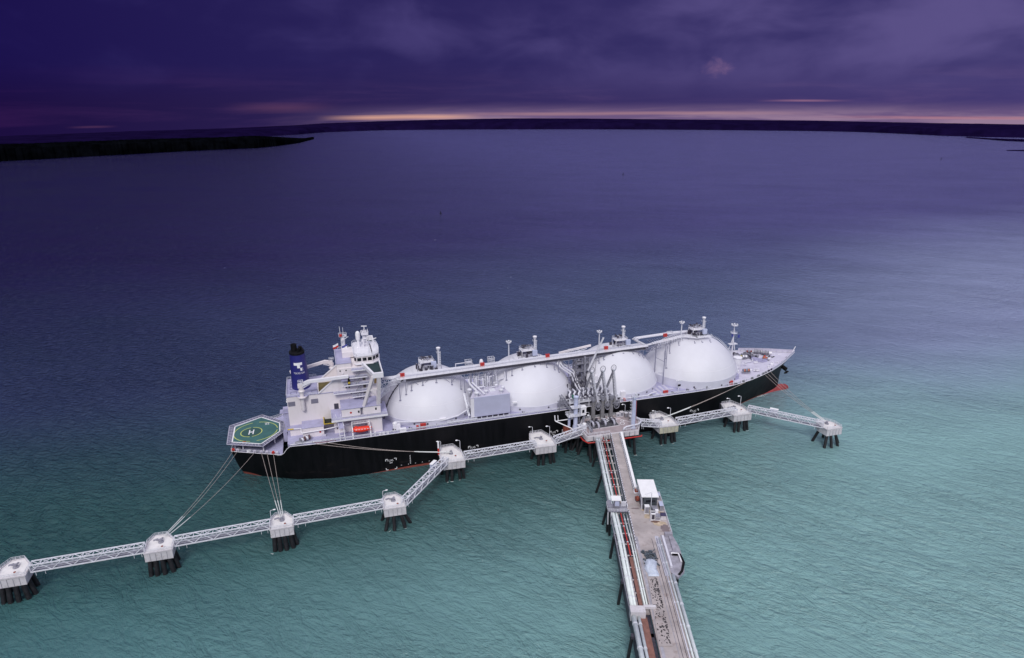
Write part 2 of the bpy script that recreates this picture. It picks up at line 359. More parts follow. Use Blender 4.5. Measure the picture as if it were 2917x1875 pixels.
def tag(o, label=None, cat=None, group=None, kind=None):
    for k, v in (('label', label), ('category', cat), ('group', group), ('kind', kind)):
        if v: o[k] = v
    return o
def empty(name, loc=(0,0,0), rz=0.0):
    o = bpy.data.objects.new(name, None); COL.objects.link(o); o.location = loc; o.rotation_euler = (0, 0, rz); o.empty_display_size = 2
    return o
def copy_tree(o, parent=None):
    c = o.copy(); COL.objects.link(c); c.parent = parent
    for ch in [k for k in bpy.data.objects if k.parent == o]: copy_tree(ch, c)
    return c
def text(name, body, size, material, parent, loc, xdir, ydir, extrude=0.02, align='CENTER'):
    """lettering as a real mesh lying in the plane (xdir, ydir)"""
    cu = bpy.data.curves.new(name, 'FONT'); cu.body = body; cu.size = size; cu.extrude = extrude; cu.align_x = align; cu.align_y = 'CENTER'
    cu.resolution_u = 3
    t = bpy.data.objects.new(name, cu); COL.objects.link(t)
    dg = bpy.context.evaluated_depsgraph_get(); me = bpy.data.meshes.new_from_object(t.evaluated_get(dg)); bpy.data.objects.remove(t)
    me.materials.clear(); me.materials.append(material)
    x = Vector(xdir).normalized(); z = x.cross(Vector(ydir)).normalized(); y = z.cross(x)
    m = Matrix((x, y, z)).transposed().to_4x4(); m.translation = Vector(loc); me.transform(m)
    o = bpy.data.objects.new(name, me); COL.objects.link(o); o.parent = parent
    return o

# ---------------------------------------------------------------- setting: sea and shores
RE = 197000.0; CX, CY = -101.84, -289.19
def sea_z(r): return -r*r/(2*RE)
def make_sea():
    n = 144; rs = [0.0]; r = 40.0
    while r < 11500: rs.append(r); r *= 1.07
    b = MB(); vs = [(CX, CY, 0)]; fs = []
    for r in rs[1:]:
        vs += [(CX+r*math.sin(2*PI*i/n), CY+r*math.cos(2*PI*i/n), sea_z(r)) for i in range(n)]
    fs += [(0, 1+(i+1) % n, 1+i) for i in range(n)]
    for k in range(len(rs)-2):
        fs += [(1+k*n+i, 1+k*n+(i+1) % n, 1+(k+1)*n+(i+1) % n, 1+(k+1)*n+i) for i in range(n)]
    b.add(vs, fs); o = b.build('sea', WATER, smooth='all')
    tag(o, kind='structure')
make_sea()

LANDFAR  = mat('far wooded shore', (0.007, 0.0035, 0.028), 1.0, var=0.25, scale=0.01, spec=0.0)
LANDNEAR = mat('dark mangrove shore', (0.0018, 0.0022, 0.0035), 1.0, var=0.5, scale=0.03, spec=0.0)
def shore(name, pts, material, depth, bump, seg=10, label=None):
    """a strip of wooded land: beach line at range r, tree tops at height z, plateau behind"""
    A = []
    for (a0, r0, z0), (a1, r1, z1) in zip(pts[:-1], pts[1:]):
        for k in range(seg):
            t = k/seg; A.append((a0+(a1-a0)*t, r0+(r1-r0)*t, z0+(z1-z0)*t))
    A.append(pts[-1]); vs = []; prof = ((0, 0.0), (0.012, 0.45), (0.03, 0.82), (0.08, 1.0), (0.3, 0.97), (0.65, 0.85), (1.0, -0.2))
    R = random.Random(3)
    for a, r, z in A:
        s0 = sea_z(r) - 0.5; r += R.uniform(-1, 1)*bump*6
        for u, h in prof:
            rr = r + u*depth; hh = (z - s0)*h + (R.uniform(-1, 1)*bump if 0 < h < 1.01 and u < 0.9 else 0)
            vs.append((CX+rr*math.sin(a), CY+rr*math.cos(a), sea_z(rr)-0.5+hh if u > 0.35 else s0+hh))
    m = len(prof); fs = [(i*m+j, (i+1)*m+j, (i+1)*m+j+1, i*m+j+1) for i in range(len(A)-1) for j in range(m-1)]
    fs += [tuple(range(m-1, -1, -1)), tuple((len(A)-1)*m+j for j in range(m))]
    o = MB().add(vs, fs).build(name, material); tag(o, kind='structure'); return o
FAR = [(-0.62,3000,-4.0),(-0.45,3300,-6.0),(-0.30,3500,-7.0),(-0.2178,3655,-8.5),(-0.1539,3908,-16.0),(-0.0917,3961,-15.0),(-0.0094,4451,-20.3),(0.0248,4926,-25.4),(0.1064,5389,-29.0),(0.1963,5308,-17.5),
       (0.2876,5157,-9.5),(0.4090,5025,-11.7),(0.5270,4919,-16.0),(0.6387,4828,-16.8),(0.6914,4833,-17.8),(0.7420,4741,-19.0),(0.7904,4470,-14.1),(0.8366,4187,-6.8),(0.8801,4113,-5.0),(0.9195,4150,-7.0),(1.1,4100,-6),(1.3,4000,-4)]
NEAR = [(-0.75,2050,31),(-0.4297,2347,28.3),(-0.3522,2582,27.4),(-0.3106,2590,26.2),(-0.2665,2630,24.9),(-0.2201,2653,24.7),(-0.1711,2715,21.7),(-0.1199,2761,18.9),(-0.0665,2790,19.7),(-0.0388,2912,8.0),(-0.0105,3136,-13.0),(0.0,3330,-24.0),(0.0097,3542,-31.2)]
SPIT = [(0.8633,3916,-36.5),(0.8806,3785,-32.7),(0.9017,3629,-26.5),(0.9204,3586,-24.1),(0.9418,3557,-23.8),(1.10,3500,-22)]
BAR = [(0.9058,2773,-18.6),(0.9225,2781,-17.0),(0.9437,2829,-17.7),(1.0,2850,-17.5)]
shore('far_shore', FAR, LANDFAR, 2600, 0.5, 14)
shore('headland', NEAR, LANDNEAR, 500, 0.7, 22)
shore('spit', SPIT, LANDFAR, 160, 0.8, 8)
shore('sandbar', BAR, LANDFAR, 60, 0.3, 5)
# ================================================================ THE SHIP
SHIP = empty('gas_carrier', (0, 0, 0))
tag(SHIP, 'long black gas carrier with four white domes, blue funnel and green helideck', 'tanker ship')
MAIN = 17.6; AFT = 12.5
def interp(T, x):
    if x <= T[0][0]: return T[0][1]
    for (a, b), (c, d) in zip(T[:-1], T[1:]):
        if x <= c: return b + (d-b)*(x-a)/(c-a)
    return T[-1][1]
ZT = [(-146, 12.5), (-126.5, 12.5), (-125.2, 12.9), (-124.0, 14.0), (-122.6, 16.1), (-121.2, 17.3), (-119.8, 17.6), (88, 17.6), (100, 18.2), (121, 19.1), (145.5, 20.6)]
HD = [(-146, 10.2), (-143, 11.8), (-136, 15.0), (-128, 18.6), (-124, 21.6), (-120, 23.4), (-110, 24.3), (-100, 24.5), (70, 24.5), (85, 24.0), (95, 23.1), (103, 21.5), (112, 18.5), (121, 15.0), (128, 11.4), (133.4, 8.2), (138, 5.0), (141, 3.0), (143.8, 1.3), (145.4, 0.15)]
HW = [(-146, 5.5), (-143, 7.5), (-136, 12.0), (-130, 15.0), (-120, 20.0), (-105, 23.6), (-90, 24.5), (68, 24.5), (80, 21.8), (88, 18.8), (95, 15.6), (104, 11.7), (110, 9.3), (118, 6.2), (124, 4.3), (130, 2.6), (135, 1.2), (137.2, 0.12)]
def stem_x(z):    # forward limit of the hull at height z
    return interp([(-4, 137.2), (3, 137.2), (8, 137.4), (13, 138.2), (17, 141.0), (20.6, 145.4)], z)
def tail_x(z): return interp([(-4, -141.0), (0, -142.6), (1.5, -143.2), (4, -144.2), (12.5, -146.0)], z)
def half(x, z):
    zt = interp(ZT, x); k = max(0.0, min(1.0, z/zt)); w, d = interp(HW, x), interp(HD, x)
    p = 1.35 if x > 60 else 0.8
    v = w + (d-w)*k**p
    if x > 100:
        sx = stem_x(z); v = min(v, max(0.10, (sx-x)*0.75 + 0.10)) if x < sx else 0.08
    return v
def hull_x(x, z):
    lo, hi = tail_x(z), stem_x(z)
    if x < -140: return lo + (x+146)/6.0*(-140-lo)
    if x > 130: return 130 + (x-130)/15.4*(hi-130)
    return x
def make_hull():
    xs = [-146, -145, -143, -140, -136, -132, -128, -126.5, -125.8, -125.2, -124.6, -124, -123.3, -122.6, -121.9, -121.2, -120.5, -119.8, -116, -112, -106, -100, -90, -75, -50, -25, 0, 25, 50, 62, 70, 76, 82, 88, 92, 96, 100, 104, 108, 112, 116, 120, 124, 128, 131, 134, 136.5, 139, 141.5, 143.5, 145.4]
    zs = [-4, 0, 0.6, 1.3, 2.2, 3.5, 5.5, 8, 10.5]; NZ = len(zs)+3
    b = MB(); vs = []; fs = []; top = []
    for x in xs:
        zt = interp(ZT, x); Z = zs + [10.5+(zt-10.5)*k for k in (0.4, 0.75, 1.0)]
        for sgn in (-1, 1):
            for z in Z:
                X = hull_x(x, z); vs.append((X, sgn*half(X, max(0, z)), z))
        X = hull_x(x, zt); top.append((X, half(X, zt), zt))
    W = 2*NZ
    for i in range(len(xs)-1):
        for j in range(NZ-1):
            a = i*W+j; fs.append((a, a+W, a+W+1, a+1))
            a = i*W+NZ+j; fs.append((a, a+1, a+W+1, a+W))
    fs.append(tuple(range(0, NZ)) + tuple(range(2*NZ-1, NZ-1, -1)))
    b.add(vs, fs); b.build('hull', HULL, SHIP, smooth=True)
    return top
TOP = make_hull()
def deck_part(name, x0, x1, m, inset=0.25, lift=0.0):
    pts = [t for t in TOP if x0 <= t[0] <= x1]; vs = []; fs = []
    for X, h, z in pts: hh = max(0.02, h-inset); vs += [(X, -hh, z+lift-0.25), (X, hh, z+lift-0.25)]
    for i in range(len(pts)-1): fs.append((2*i, 2*i+2, 2*i+3, 2*i+1))
    return MB().add(vs, fs).build(name, m, SHIP)
deck_part('mooring_deck', -147, -124.5, DECK)
# main deck: flat at MAIN; fore deck follows the sheer
pts = [(-121.2, 21.8), (-119.8, 22.9)] + [(X, h-0.2) for X, h, z in TOP if -119 < X < 89]
MB().prism([(x, -h) for x, h in pts] + [(x, h) for x, h in reversed(pts)], MAIN-0.5, MAIN-0.1).build('main_deck', DECK, SHIP)
deck_part('foredeck', 87.9, 146, DECKP, 0.25, 0.06)
# step bulkhead between the aft mooring deck and the main deck
MB().prism([(-122.2, -20.2), (-121.2, -21.8), (-121.2, 21.8), (-122.2, 20.2)], AFT-0.3, MAIN-0.12).build('step_bulkhead', DECK, SHIP)
# white gunwale bar all round
b = MB()
for sg in (-1, 1):
    L = [(X, sg*(h-0.10), z+0.02) for X, h, z in TOP]
    for p, q in zip(L[:-1], L[1:]): b.beam(p, q, 0.22, 0.20)
b.beam((TOP[0][0], -10.1, AFT), (TOP[0][0], 10.1, AFT), 0.28, 0.3)
b.build('gunwale', WHITE, SHIP)
# railing on the near and far sides
for sg in (-1, 1):
    L = [(X, sg*(h-0.35), z+0.1) for X, h, z in TOP if -120 < X < 120]
    MB().rail(L, 1.25, 0.06, 3.0).build('deck_railing', STEELW, SHIP)
    L = [(X, sg*(h-0.35), z+0.1) for X, h, z in TOP if X < -126]
    MB().rail(L, 1.1, 0.05, 3.0).build('deck_railing', STEELW, SHIP)
# bow bulwark (solid, with stiffeners inside) on the forward-most part
b = MB()
for sg in (-1, 1):
    L = [(X, sg*(h-0.12), z) for X, h, z in TOP if X > 119.9]
    for p, q in zip(L[:-1], L[1:]):
        b.beam((p[0], p[1], p[2]+0.75), (q[0], q[1], q[2]+0.75), 0.12, 1.4)
        b.beam((p[0], p[1], p[2]+1.5), (q[0], q[1], q[2]+1.5), 0.35, 0.12)
        n = max(1, int((Vector(q)-Vector(p)).length/1.6))
        for i in range(n):
            c = Vector(p).lerp(Vector(q), (i+0.5)/n)
            if abs(c.y) > 1.4: b.beam((c.x, c.y-sg*0.1, c.z+1.35), (c.x, c.y-sg*0.95, c.z), 0.12, 0.3)
b.build('bow_bulwark', DECKP, SHIP)
MB().tube((143.6, 0, 20.4), (145.6, 0, 24.2), 0.22, 8).build('bow_staff', WHITE, SHIP)

# bulbous bow
def bulb():
    xs = [104, 108, 112, 116, 120, 125, 130, 135, 139, 142, 143.8, 144.6]; n = 20; vs = []; fs = []
    for x in xs:
        zc = interp([(104, -2.8), (114, -2.6), (123, -2.2), (137, -2.1), (144.6, -1.3)], x)
        rz = interp([(104, 3.2), (108, 3.9), (114, 4.2), (123, 4.1), (130, 4.4), (137, 4.7), (141, 4.2), (143.4, 3.2), (144.6, 1.2)], x)
        ry = interp([(104, 11.6), (108, 10.3), (112, 9.0), (116, 7.5), (120, 6.1), (125, 4.6), (130, 3.3), (135, 2.3), (139, 2.0), (142, 1.7), (143.6, 1.2), (144.6, 0.3)], x)
        vs += [(x, ry*math.cos(2*PI*i/n), zc+rz*math.sin(2*PI*i/n)) for i in range(n)]
    for k in range(len(xs)-1): fs += [(k*n+i, k*n+(i+1) % n, (k+1)*n+(i+1) % n, (k+1)*n+i) for i in range(n)]
    fs.append(tuple((len(xs)-1)*n+i for i in range(n)))
    return MB().add(vs, fs).build('bulbous_bow', BULB, SHIP, smooth='all')
bulb()
# anchor in its pocket on the near bow
b = MB()
b.tube((136.0, -3.2, 14.6), (136.8, -5.6, 13.8), 1.1, 12); b.tube((136.6, -5.2, 13.8), (137.6, -5.4, 11.4), 0.35, 8); b.beam((135.8, -5.9, 11.8), (138.9, -4.6, 12.0), 0.8, 0.6)
b.build('anchor', BLACK, SHIP)
b = MB(); b.tube((136.0, 3.2, 14.6), (136.8, 5.6, 13.8), 1.1, 12); b.tube((136.6, 5.2, 13.8), (137.6, 5.4, 11.4), 0.35, 8); b.build('anchor', BLACK, SHIP)

# hull markings: tug push points (white brackets with lettering), both written on the near side
def tug(x, z, w, full=True):
    y = -24.5-0.03; bb = MB(); t = 0.28; L = 0.9
    h = 5.2 if full else 1.6
    def br(cx, cz, sx, sz):
        bb.box(min(cx, cx+sx*L), y-0.02, cz-t/2, max(cx, cx+sx*L), y, cz+t/2); bb.box(cx-t/2, y-0.02, min(cz, cz-sz*L), cx+t/2, y, max(cz, cz-sz*L))
    o = None
    for cx, cz, sx, sz in ((x, z, 1, 1), (x+w, z, -1, 1)) + (((x, z-h, 1, -1), (x+w, z-h, -1, -1)) if full else ()):
        bb = MB(); br(cx, cz, sx, sz); o = bb.build('tug_mark', MARKW, SHIP)
    text('lettering', 'TUG', 1.35, MARKW, o, (x+w*0.42, y-0.02, z-0.85), (1, 0, 0), (0, 0, 1))
    MB().box(x+w*0.35, y-0.02, z-2.1, x+w*0.62, y, z-1.85).build('bar', MARKW, o)
tug(-82.5, 5.6, 4.6, True); tug(-45.4, 6.0, 4.5, False); tug(67.3, 8.0, 4.6, False); tug(-6.5, 7.6, 4.0, False)
# draught and load marks low on the near side
b = MB()
for i in range(8): b.box(-72.0, -24.56, 1.9+i*0.55, -71.6, -24.53, 2.12+i*0.55)
for i in range(5): b.box(-76+i*3.1, -24.56, 1.6, -75.6+i*3.1, -24.53, 1.8)
b.build('draught_marks', MARKW, SHIP)

# ---------------------------------------------------------------- tanks
TK = [(-59.0, 23.2), (-10.2, 23.0), (36.0, 22.6), (80.2, 25.4)]
TOPZ = [37.05, 37.05, 37.05, 38.2]
def zc(i): return TOPZ[i]-TK[i][1]
def make_tank(xc, R, last):
    z0 = 20.0 if not last else 21.6; ZC = (38.2 if last else 37.05)-R
    prof = []
    a0 = math.asin((z0-ZC)/R)
    for k in range(29):
        a = a0 + (PI/2-a0)*k/28; prof.append((max(0.01, R*math.cos(a)), ZC+R*math.sin(a)))
    d = MB().lathe(prof, (xc, 0, 0), 96, caps=False).build('tank_dome', TANKW, SHIP, smooth='all')
    r = R*math.cos(a0)+0.18
    MB().lathe([(r, MAIN-0.3), (r, z0-0.25), (r-0.02, z0+0.05), (r-0.5, z0+0.12)], (xc, 0, 0), 96, caps=False).build('skirt', SKIRT, d, smooth=True)
    s = MB()
    # weld seam
    for zz in (26.0,):
        rr = math.sqrt(R*R-(zz-ZC)**2)+0.02
        s.lathe([(rr+0.04, zz-0.06), (rr+0.07, zz), (rr+0.0, zz+0.06)], (xc, 0, 0), 96, caps=False)
    s.build('seam', STEELG if False else WHITE, d)
    return d
DOMES = [make_tank(x, R, i == 3) for i, (x, R) in enumerate(TK)]
# dark portholes / hatches on the skirts and red hose boxes at their feet
for i, (x, R) in enumerate(TK):
    ZC = zc(i); r = math.sqrt(R*R-((20 if i < 3 else 21.6)-ZC)**2)+0.2
    for ang in (-115, -100, -80, -66, -52):
        if (i, ang) in ((0, -80), (1, -100)): continue
        a = math.radians(ang); c = Vector((x+r*math.cos(a), r*math.sin(a), 18.9)); n = Vector((math.cos(a), math.sin(a), 0))
        MB().tube(c-n*0.2, c+n*0.15, 0.42, 10).build('manhole', DARK, DOMES[i])

def hose_box(x, y, z, w=1.9, h=1.5, parent=SHIP):
    b = MB(); b.box(x-w/2, y-0.5, z, x+w/2, y+0.5, z+h); b.box(x-w/2-0.1, y-0.6, z+h, x+w/2+0.1, y+0.6, z+h+0.12)
    o = b.build('hose_box', RED, parent); MB().box(x-0.06, y-0.56, z+0.2, x+0.06, y-0.52, z+h-0.2).build('door_seam', DARK, o)
for x, y, z, w, h in ((-65.1, -23.0, MAIN, 2.4, 2.0), (-67.6, -22.9, MAIN, 0.9, 1.3), (54.6, -21.4, MAIN, 2.4, 1.1), (91.0, -21.6, MAIN, 2.0, 1.7), (31.5, -23.6, MAIN, 0.9, 1.1)):
    hose_box(x, y, z, w, h)

# tank-top platforms with their pipe domes, cabins and vent masts
def tank_top(i):
    x, R = TK[i]; ZC = zc(i); zt = ZC+R; dz = 0.0
    px = x+(0.2, 0.4, 3.2, 2.2)[i]; z = zt+2.9 if i else zt+2.8
    p = MB(); p.box(px-3.4, -2.4, z, px+3.2, 2.6, z+0.22)
    for a, c in ((-3.2, -2.2), (3.0, -2.2), (-3.2, 2.4), (3.0, 2.4)):
        zz = ZC+math.sqrt(R*R-(px+a-x)**2-c*c); p.beam((px+a, c, zz-0.1), (px+a, c, z), 0.25)
    pl = p.build('dome_platform', WHITE, SHIP)
    MB().rail([(px-3.3, -2.3, z+.2), (px+3.1, -2.3, z+.2), (px+3.1, 2.5, z+.2), (px-3.3, 2.5, z+.2)], 1.1, 0.04, 1.5, closed=True).build('railing', STEELW, pl)
    R2 = random.Random(40+i)
    k = MB()
    k.pipe([(px-1.0, 1.2, z), (px-1.0, 1.2, z+1.5), (px+1.4, 1.2, z+1.5), (px+1.4, 0.8, z-1.2)], 0.32, 8)
    k.pipe([(px+0.6, -0.2, z), (px+0.6, -0.2, z+1.2), (px+2.6, 0.2, z+1.2), (px+4.0, 0.2, z-0.4), (px+4.6, -2.5, zt-0.6)], 0.30, 8)
    k.lathe([(0.7, 0), (0.7, 0.9), (0.5, 1.1), (0.01, 1.2)], (px-0.2, 0.6, z+0.2), 12)
    k.lathe([(2.6, -0.5), (2.6, 0.7), (2.2, 1.0), (0.01, 1.1)], (px, 0, zt), 20)
    for q in range(9):
        a, c = px+R2.uniform(-5.5, 5), R2.uniform(-4.5, 4)
        zz = ZC+math.sqrt(max(1, R*R-(a-x)**2-c*c)); h = R2.uniform(0.8, 2.2)
        a2, c2 = a+R2.uniform(-3.5, 3.5), c+R2.uniform(-1.5, 1.5)
        k.pipe([(a, c, zz), (a, c, zz+h), (a2, c2, zz+h), (a2, c2, zz-0.3)], R2.uniform(0.10, 0.22), 6)
    k.build('dome_piping', MIDG, pl)
    k = MB()
    for q in range(12):
        a, c = px+R2.uniform(-2.8, 2.6), R2.uniform(-1.0, 2.0); MB().tube((a-0.25, c, z+1.2+R2.random()), (a+0.3, c, z+1.2+R2.random()), 0.34, 8).build('valve', DARK, pl)
    for q in range(16):
        a, c = px+R2.uniform(-4.5, 4.5), R2.uniform(-4.2, 2); zz = ZC+math.sqrt(R*R-(a-x)**2-c*c); k.cbox(a, c, zz, R2.uniform(0.4, 1.2), R2.uniform(0.4, 1), R2.uniform(1.0, 2.3), R2.random())
    k.build('valve_stands', DARK, pl)
    cb = MB(); cb.box(px+1.7, -3.8, z-2.1, px+4.0, -2.5, z+0.5); cb.build('instrument_cabinet', LBLUE, pl)
    # lower landing ring
    lr = MB(); lr.box(px-7.2, -4.8, zt-1.3, px-3.6, 2.0, zt-1.1); lr.rail([(px-3.7, -4.7, zt-1.1), (px-7.1, -4.7, zt-1.1), (px-7.1, 1.9, zt-1.1)], 1.1, 0.05, 1.2)
    lr.build('landing', STEELW, pl)
    # vent mast
    mx = x+(6.0, 4.3, 4.7, 6.1)[i]; zb = ZC+math.sqrt(R*R-(mx-x)**2)-0.2; ztop = (46.0, 46.5, 46.8, 47.1)[i]
    m = MB().tube((mx, 0, zb), (mx, 0, ztop-0.9), 0.52, 12, 0.46); m.lathe([(0.9, -0.9), (0.5, -1.4)], (mx, 0, ztop), 14)
    vm = m.build('vent_mast', TANKW, SHIP, smooth=True)
    MB().lathe([(0.55, -1.0), (0.95, -0.6), (1.02, -0.15), (0.6, 0.05), (0.01, 0.1)], (mx, 0, ztop), 16).build('vent_cap', WHITE, vm, smooth=True)
    l = MB(); 
    for q in (-0.22, 0.22): l.beam((mx+0.9, q, zb), (mx+0.9, q, ztop-2.2), 0.09)
    for k2 in range(int((ztop-zb-2.5)/0.9)): l.beam((mx+0.45, 0, zb+1+k2*0.9), (mx+1.0, 0, zb+1+k2*0.9), 0.07, 0.5)
    l.rail([(mx-0.9, -0.9, ztop-3.1), (mx+0.9, -0.9, ztop-3.1), (mx+0.9, 0.9, ztop-3.1), (mx-0.9, 0.9, ztop-3.1)], 1.0, 0.03, 2, closed=True)
    l.build('ladder', STEELW, vm)
    if i:   # floodlight post beside it
        lx = (0, -19.0, 27.8, 73.6)[i]; zb = ZC+math.sqrt(R*R-(lx-x)**2)-0.2; zt2 = (0, 44.9, 45.2, 45.4)[i]
        m = MB().tube((lx, 0, zb), (lx, 0, zt2), 0.34, 8, 0.24); lp = m.build('floodlight_post', STEELW, SHIP)
        h = MB(); h.lathe([(1.0, 0), (1.05, 0.12)], (lx, 0, zt2-0.6), 10)
        h.rail([(lx-1, -1, zt2-.5), (lx+1, -1, zt2-.5), (lx+1, 1, zt2-.5), (lx-1, 1, zt2-.5)], 0.8, 0.04, 2, closed=True); h.build('lamp_platform', STEELW, lp)
        for q in range(5): a = 2*PI*q/5; MB().ell((lx+1.1*math.cos(a), 1.1*math.sin(a), zt2+0.2), 0.36, 0.36, 0.3, 8, 5).build('floodlight', MARKW, lp)
for i in range(4): tank_top(i)

# ---------------------------------------------------------------- pipe bridge over the tanks
def bridge_y(x): return -11.6 + (x+68)/118.0*5.2     # near edge
def make_bridge():
    z = 37.0
    def seg(p, q, zz, w=2.2):
        b = MB(); p, q = Vector((p[0], p[1], zz)), Vector((q[0], q[1], zz)); d = (q-p).normalized(); sd = Vector((-d.y, d.x, 0))
        b.beam(p+sd*(w/2), q+sd*(w/2), w, 0.25); return b, p, q, d, sd
    root = MB()
    A, B = (-74, bridge_y(-74)), (51.8, bridge_y(51.8))
    b, p, q, d, sd = seg(A, B, z)
    walk = b.build('catwalk', WHITE, SHIP)
    # second level: from the jog over tank four
    P2 = [(51.5, bridge_y(51.5)+1.0), (54.5, -6.6), (72.5, -3.6), (78.5, -7.6), (87.0, -7.4)]
    b = MB()
    zz = [37.0, 38.0, 38.8, 38.8, 38.8]
    L = [Vector((x, y, h)) for (x, y), h in zip(P2, zz)]
    for u, v in zip(L[:-1], L[1:]):
        dd = (v-u).normalized(); s2 = Vector((-dd.y, dd.x, 0)).normalized(); s2 = s2 if s2.y > 0 or abs(dd.x) < 0.7 else -s2
        b.beam(u+s2*1.0, v+s2*1.0, 2.0, 0.22)
    b.build('catwalk', WHITE, SHIP)
    # main pipes beside the walkway
    for k, (off, r, hz) in enumerate(((3.2, 0.3, 0.15), (4.2, 0.42, 0.25), (5.5, 0.25, 0.15))):
        pts = [(-80, bridge_y(-80)+off+0.6, z+hz-0.5), (-75, bridge_y(-75)+off, z+hz-0.4), (-72, bridge_y(-72)+off, z+hz), (51.5-k, bridge_y(50)+off-1.0, z+hz), (48.6-k*0.6, -1.6+off*0.8, z+hz+1.0), (51-k, -1.2+off*0.8, 38.6+hz), (72, -0.6+off*0.9, 38.9+hz), (86, -1.2+off*0.9, 38.9+hz)]
        MB().pipe(pts, r, 10).build('deck_pipe', PIPEW, SHIP, smooth='all')
    # side frame: girder under the walkway
    b = MB()
    for yo, zo in ((0.15, -1.6), (5.6, -1.6)):
        b.beam((A[0], A[1]+yo, z+zo), (B[0], B[1]+yo, z+zo), 0.22)
    n = 40
    for k in range(n+1):
        x = A[0]+(B[0]-A[0])*k/n; y = bridge_y(x)
        for yo in (0.15, 5.6): b.beam((x, y+yo, z-1.6), (x, y+yo, z+0.1), 0.14)
        b.beam((x, y, z-0.25), (x, y+5.9, z-0.25), 0.16); b.beam((x, y, z-1.6), (x, y+5.9, z-1.6), 0.14)
        if k < n:
            x2 = A[0]+(B[0]-A[0])*(k+1)/n
            a, c = (-1.6, 0) if k % 2 else (0, -1.6); b.beam((x, y+0.15, z+a), (x2, bridge_y(x2)+0.15, z+c), 0.12)
    for k in range(14):
        x = 54+18.5*k/13; y = -6.4+2.8*(x-54)/18.5
        b.beam((x, y, 36.6), (x, y, 38.2), 0.13); b.beam((x, y, 38.2), (x, y+5.5, 38.2), 0.14)
    b.beam((54, -6.4, 36.6), (66, -4.6, 36.6), 0.2)
    b.build('bridge_girder', STEELG, SHIP)
    # railings
    b = MB()
    b.rail([(A[0], A[1]+0.05, z+0.12), (B[0], B[1]+0.05, z+0.12)], 1.15, 0.05, 3.0)
    b.rail([(A[0], A[1]+2.25, z+0.12), (B[0]-4, B[1]+2.2, z+0.12)], 1.15, 0.05, 3.0)
    b.rail([(L[1].x, L[1].y, 38.1), (72.5, -3.6, 38.9), (78.5, -7.6, 38.9), (87, -7.4, 38.9)], 1.15, 0.05, 3.0)
    b.build('bridge_railing', STEELW, SHIP)
    # cable ladder strips on the walkway edge
    b = MB(); b.beam((A[0], A[1]+2.75, z+0.2), (B[0]-3, B[1]+2.75, z+0.2), 0.5, 0.15); b.build('cable_tray', DECK, SHIP)
    # slender support posts standing on the domes
    def post(x, y, zt, foot=True):
        for ti, (tx, R) in enumerate(TK):
            ZC = zc(ti)
            if (x-tx)**2 + y*y < (R-0.6)**2:
                zb = ZC+math.sqrt(R*R-(x-tx)**2-y*y); break
        else: zb = MAIN
        y -= 0.6 if zb > 20 else 0
        if zb > 20: zb -= 0.9
        b = MB().beam((x, y, zb-0.1), (x, y, zt), 0.26)
        if zb > 19: b.tube((x, y-0.7, zb+0.2), (x, y-0.4, zb+0.5), 0.5, 10)
        return b.build('bridge_post', POSTM, SHIP)
    for x in (-73.2, -70.4, -67.9, -62.7, -56.5, -49.4, -45.2, -43.4, -40.6):
        post(x, bridge_y(x)+0.2, z-1.5)
    for x in (-36.0, -30.0, -23.2, -20.4, -15.3, -9.0, -3.0, 1.0, 3.2, 8.5):
        post(x, bridge_y(x)+0.2, z-1.5)
    for x in (15.5, 20.0, 24.6, 27.1, 31.8, 37.5, 43.0, 46.5, 48.8): post(x, bridge_y(x)+0.2, z-1.5)
    for x, y in ((62.0, -5.2), (64.5, -4.8), (66.6, -1.0), (69.8, -4.2), (77, -7.0), (81, -7.4), (86, -7.0), (60.6, -9.0)): post(x, y, 37.4)
    for x in (-66.5, -53, -42, -33, -12, 6, 22, 35, 47):
        y = bridge_y(x)+0.2; b = MB()
        b.beam((x, y, z-1.6), (x+3.2, y, z-5.0), 0.16); b.beam((x+6.4, y, z-1.6), (x+3.2, y, z-5.0), 0.16)
        b.build('bridge_brace', POSTM, SHIP)
    # red hose boxes along the walkway
    for x in (-71.2, -34.0, -1.5, 29.5): hose_box(x, bridge_y(x)+2.6, z+0.2, 1.9, 1.5)
    hose_box(63.5, -1.6, 39.3, 1.9, 1.4)
    # cages and loops above the bridge between the tanks
    for x in (-41.5, -30.5): MB().rail([(x, bridge_y(x)+4, z+0.3), (x+3, bridge_y(x)+4, z+0.3), (x+3, bridge_y(x)+6.5, z+0.3), (x, bridge_y(x)+6.5, z+0.3)], 2.6, 0.07, 1.0, rails=(1.0, 0.66, 0.33), closed=True).build('bridge_cage', STEELW, SHIP)
    b = MB(); b.pipe([(-46, bridge_y(-46)+6, z), (-46, bridge_y(-46)+6, z+1.6), (-38.5, bridge_y(-38)+6, z+1.6), (-37.5, bridge_y(-38)+6, z)], 0.25, 8)
    b.build('pipe_loop', PIPEW, SHIP); b = MB(); b.pipe([(66, 2.2, 39.0), (66.6, 2.2, 40.4), (69.4, 2.2, 40.4), (70.4, 2.2, 39.0)], 0.16, 8)
    b.build('pipe_loop', PIPEW, SHIP)
    MB().rail([(10, bridge_y(10)+5, z), (16, bridge_y(16)+5, z)], 2.0, 0.07, 1.0).build('bridge_cage', STEELW, SHIP)
    b = MB(); b.beam((A[0]+4, bridge_y(A[0]+4)+0.2, z-0.75), (B[0], B[1]+0.2, z-0.75), 0.3, 1.1); b.build('walkway_shade_beam', DARK, SHIP)  # dark beam standing in for the shade line under the walkway
    MB().lathe([(0.9, 0), (1.0, 1.2), (0.75, 2.3), (0.3, 2.7), (0.01, 2.75)], (-34.0, bridge_y(-34)+4.4, z+0.3), 14).build('knockout_drum', WHITE, SHIP, smooth=True)
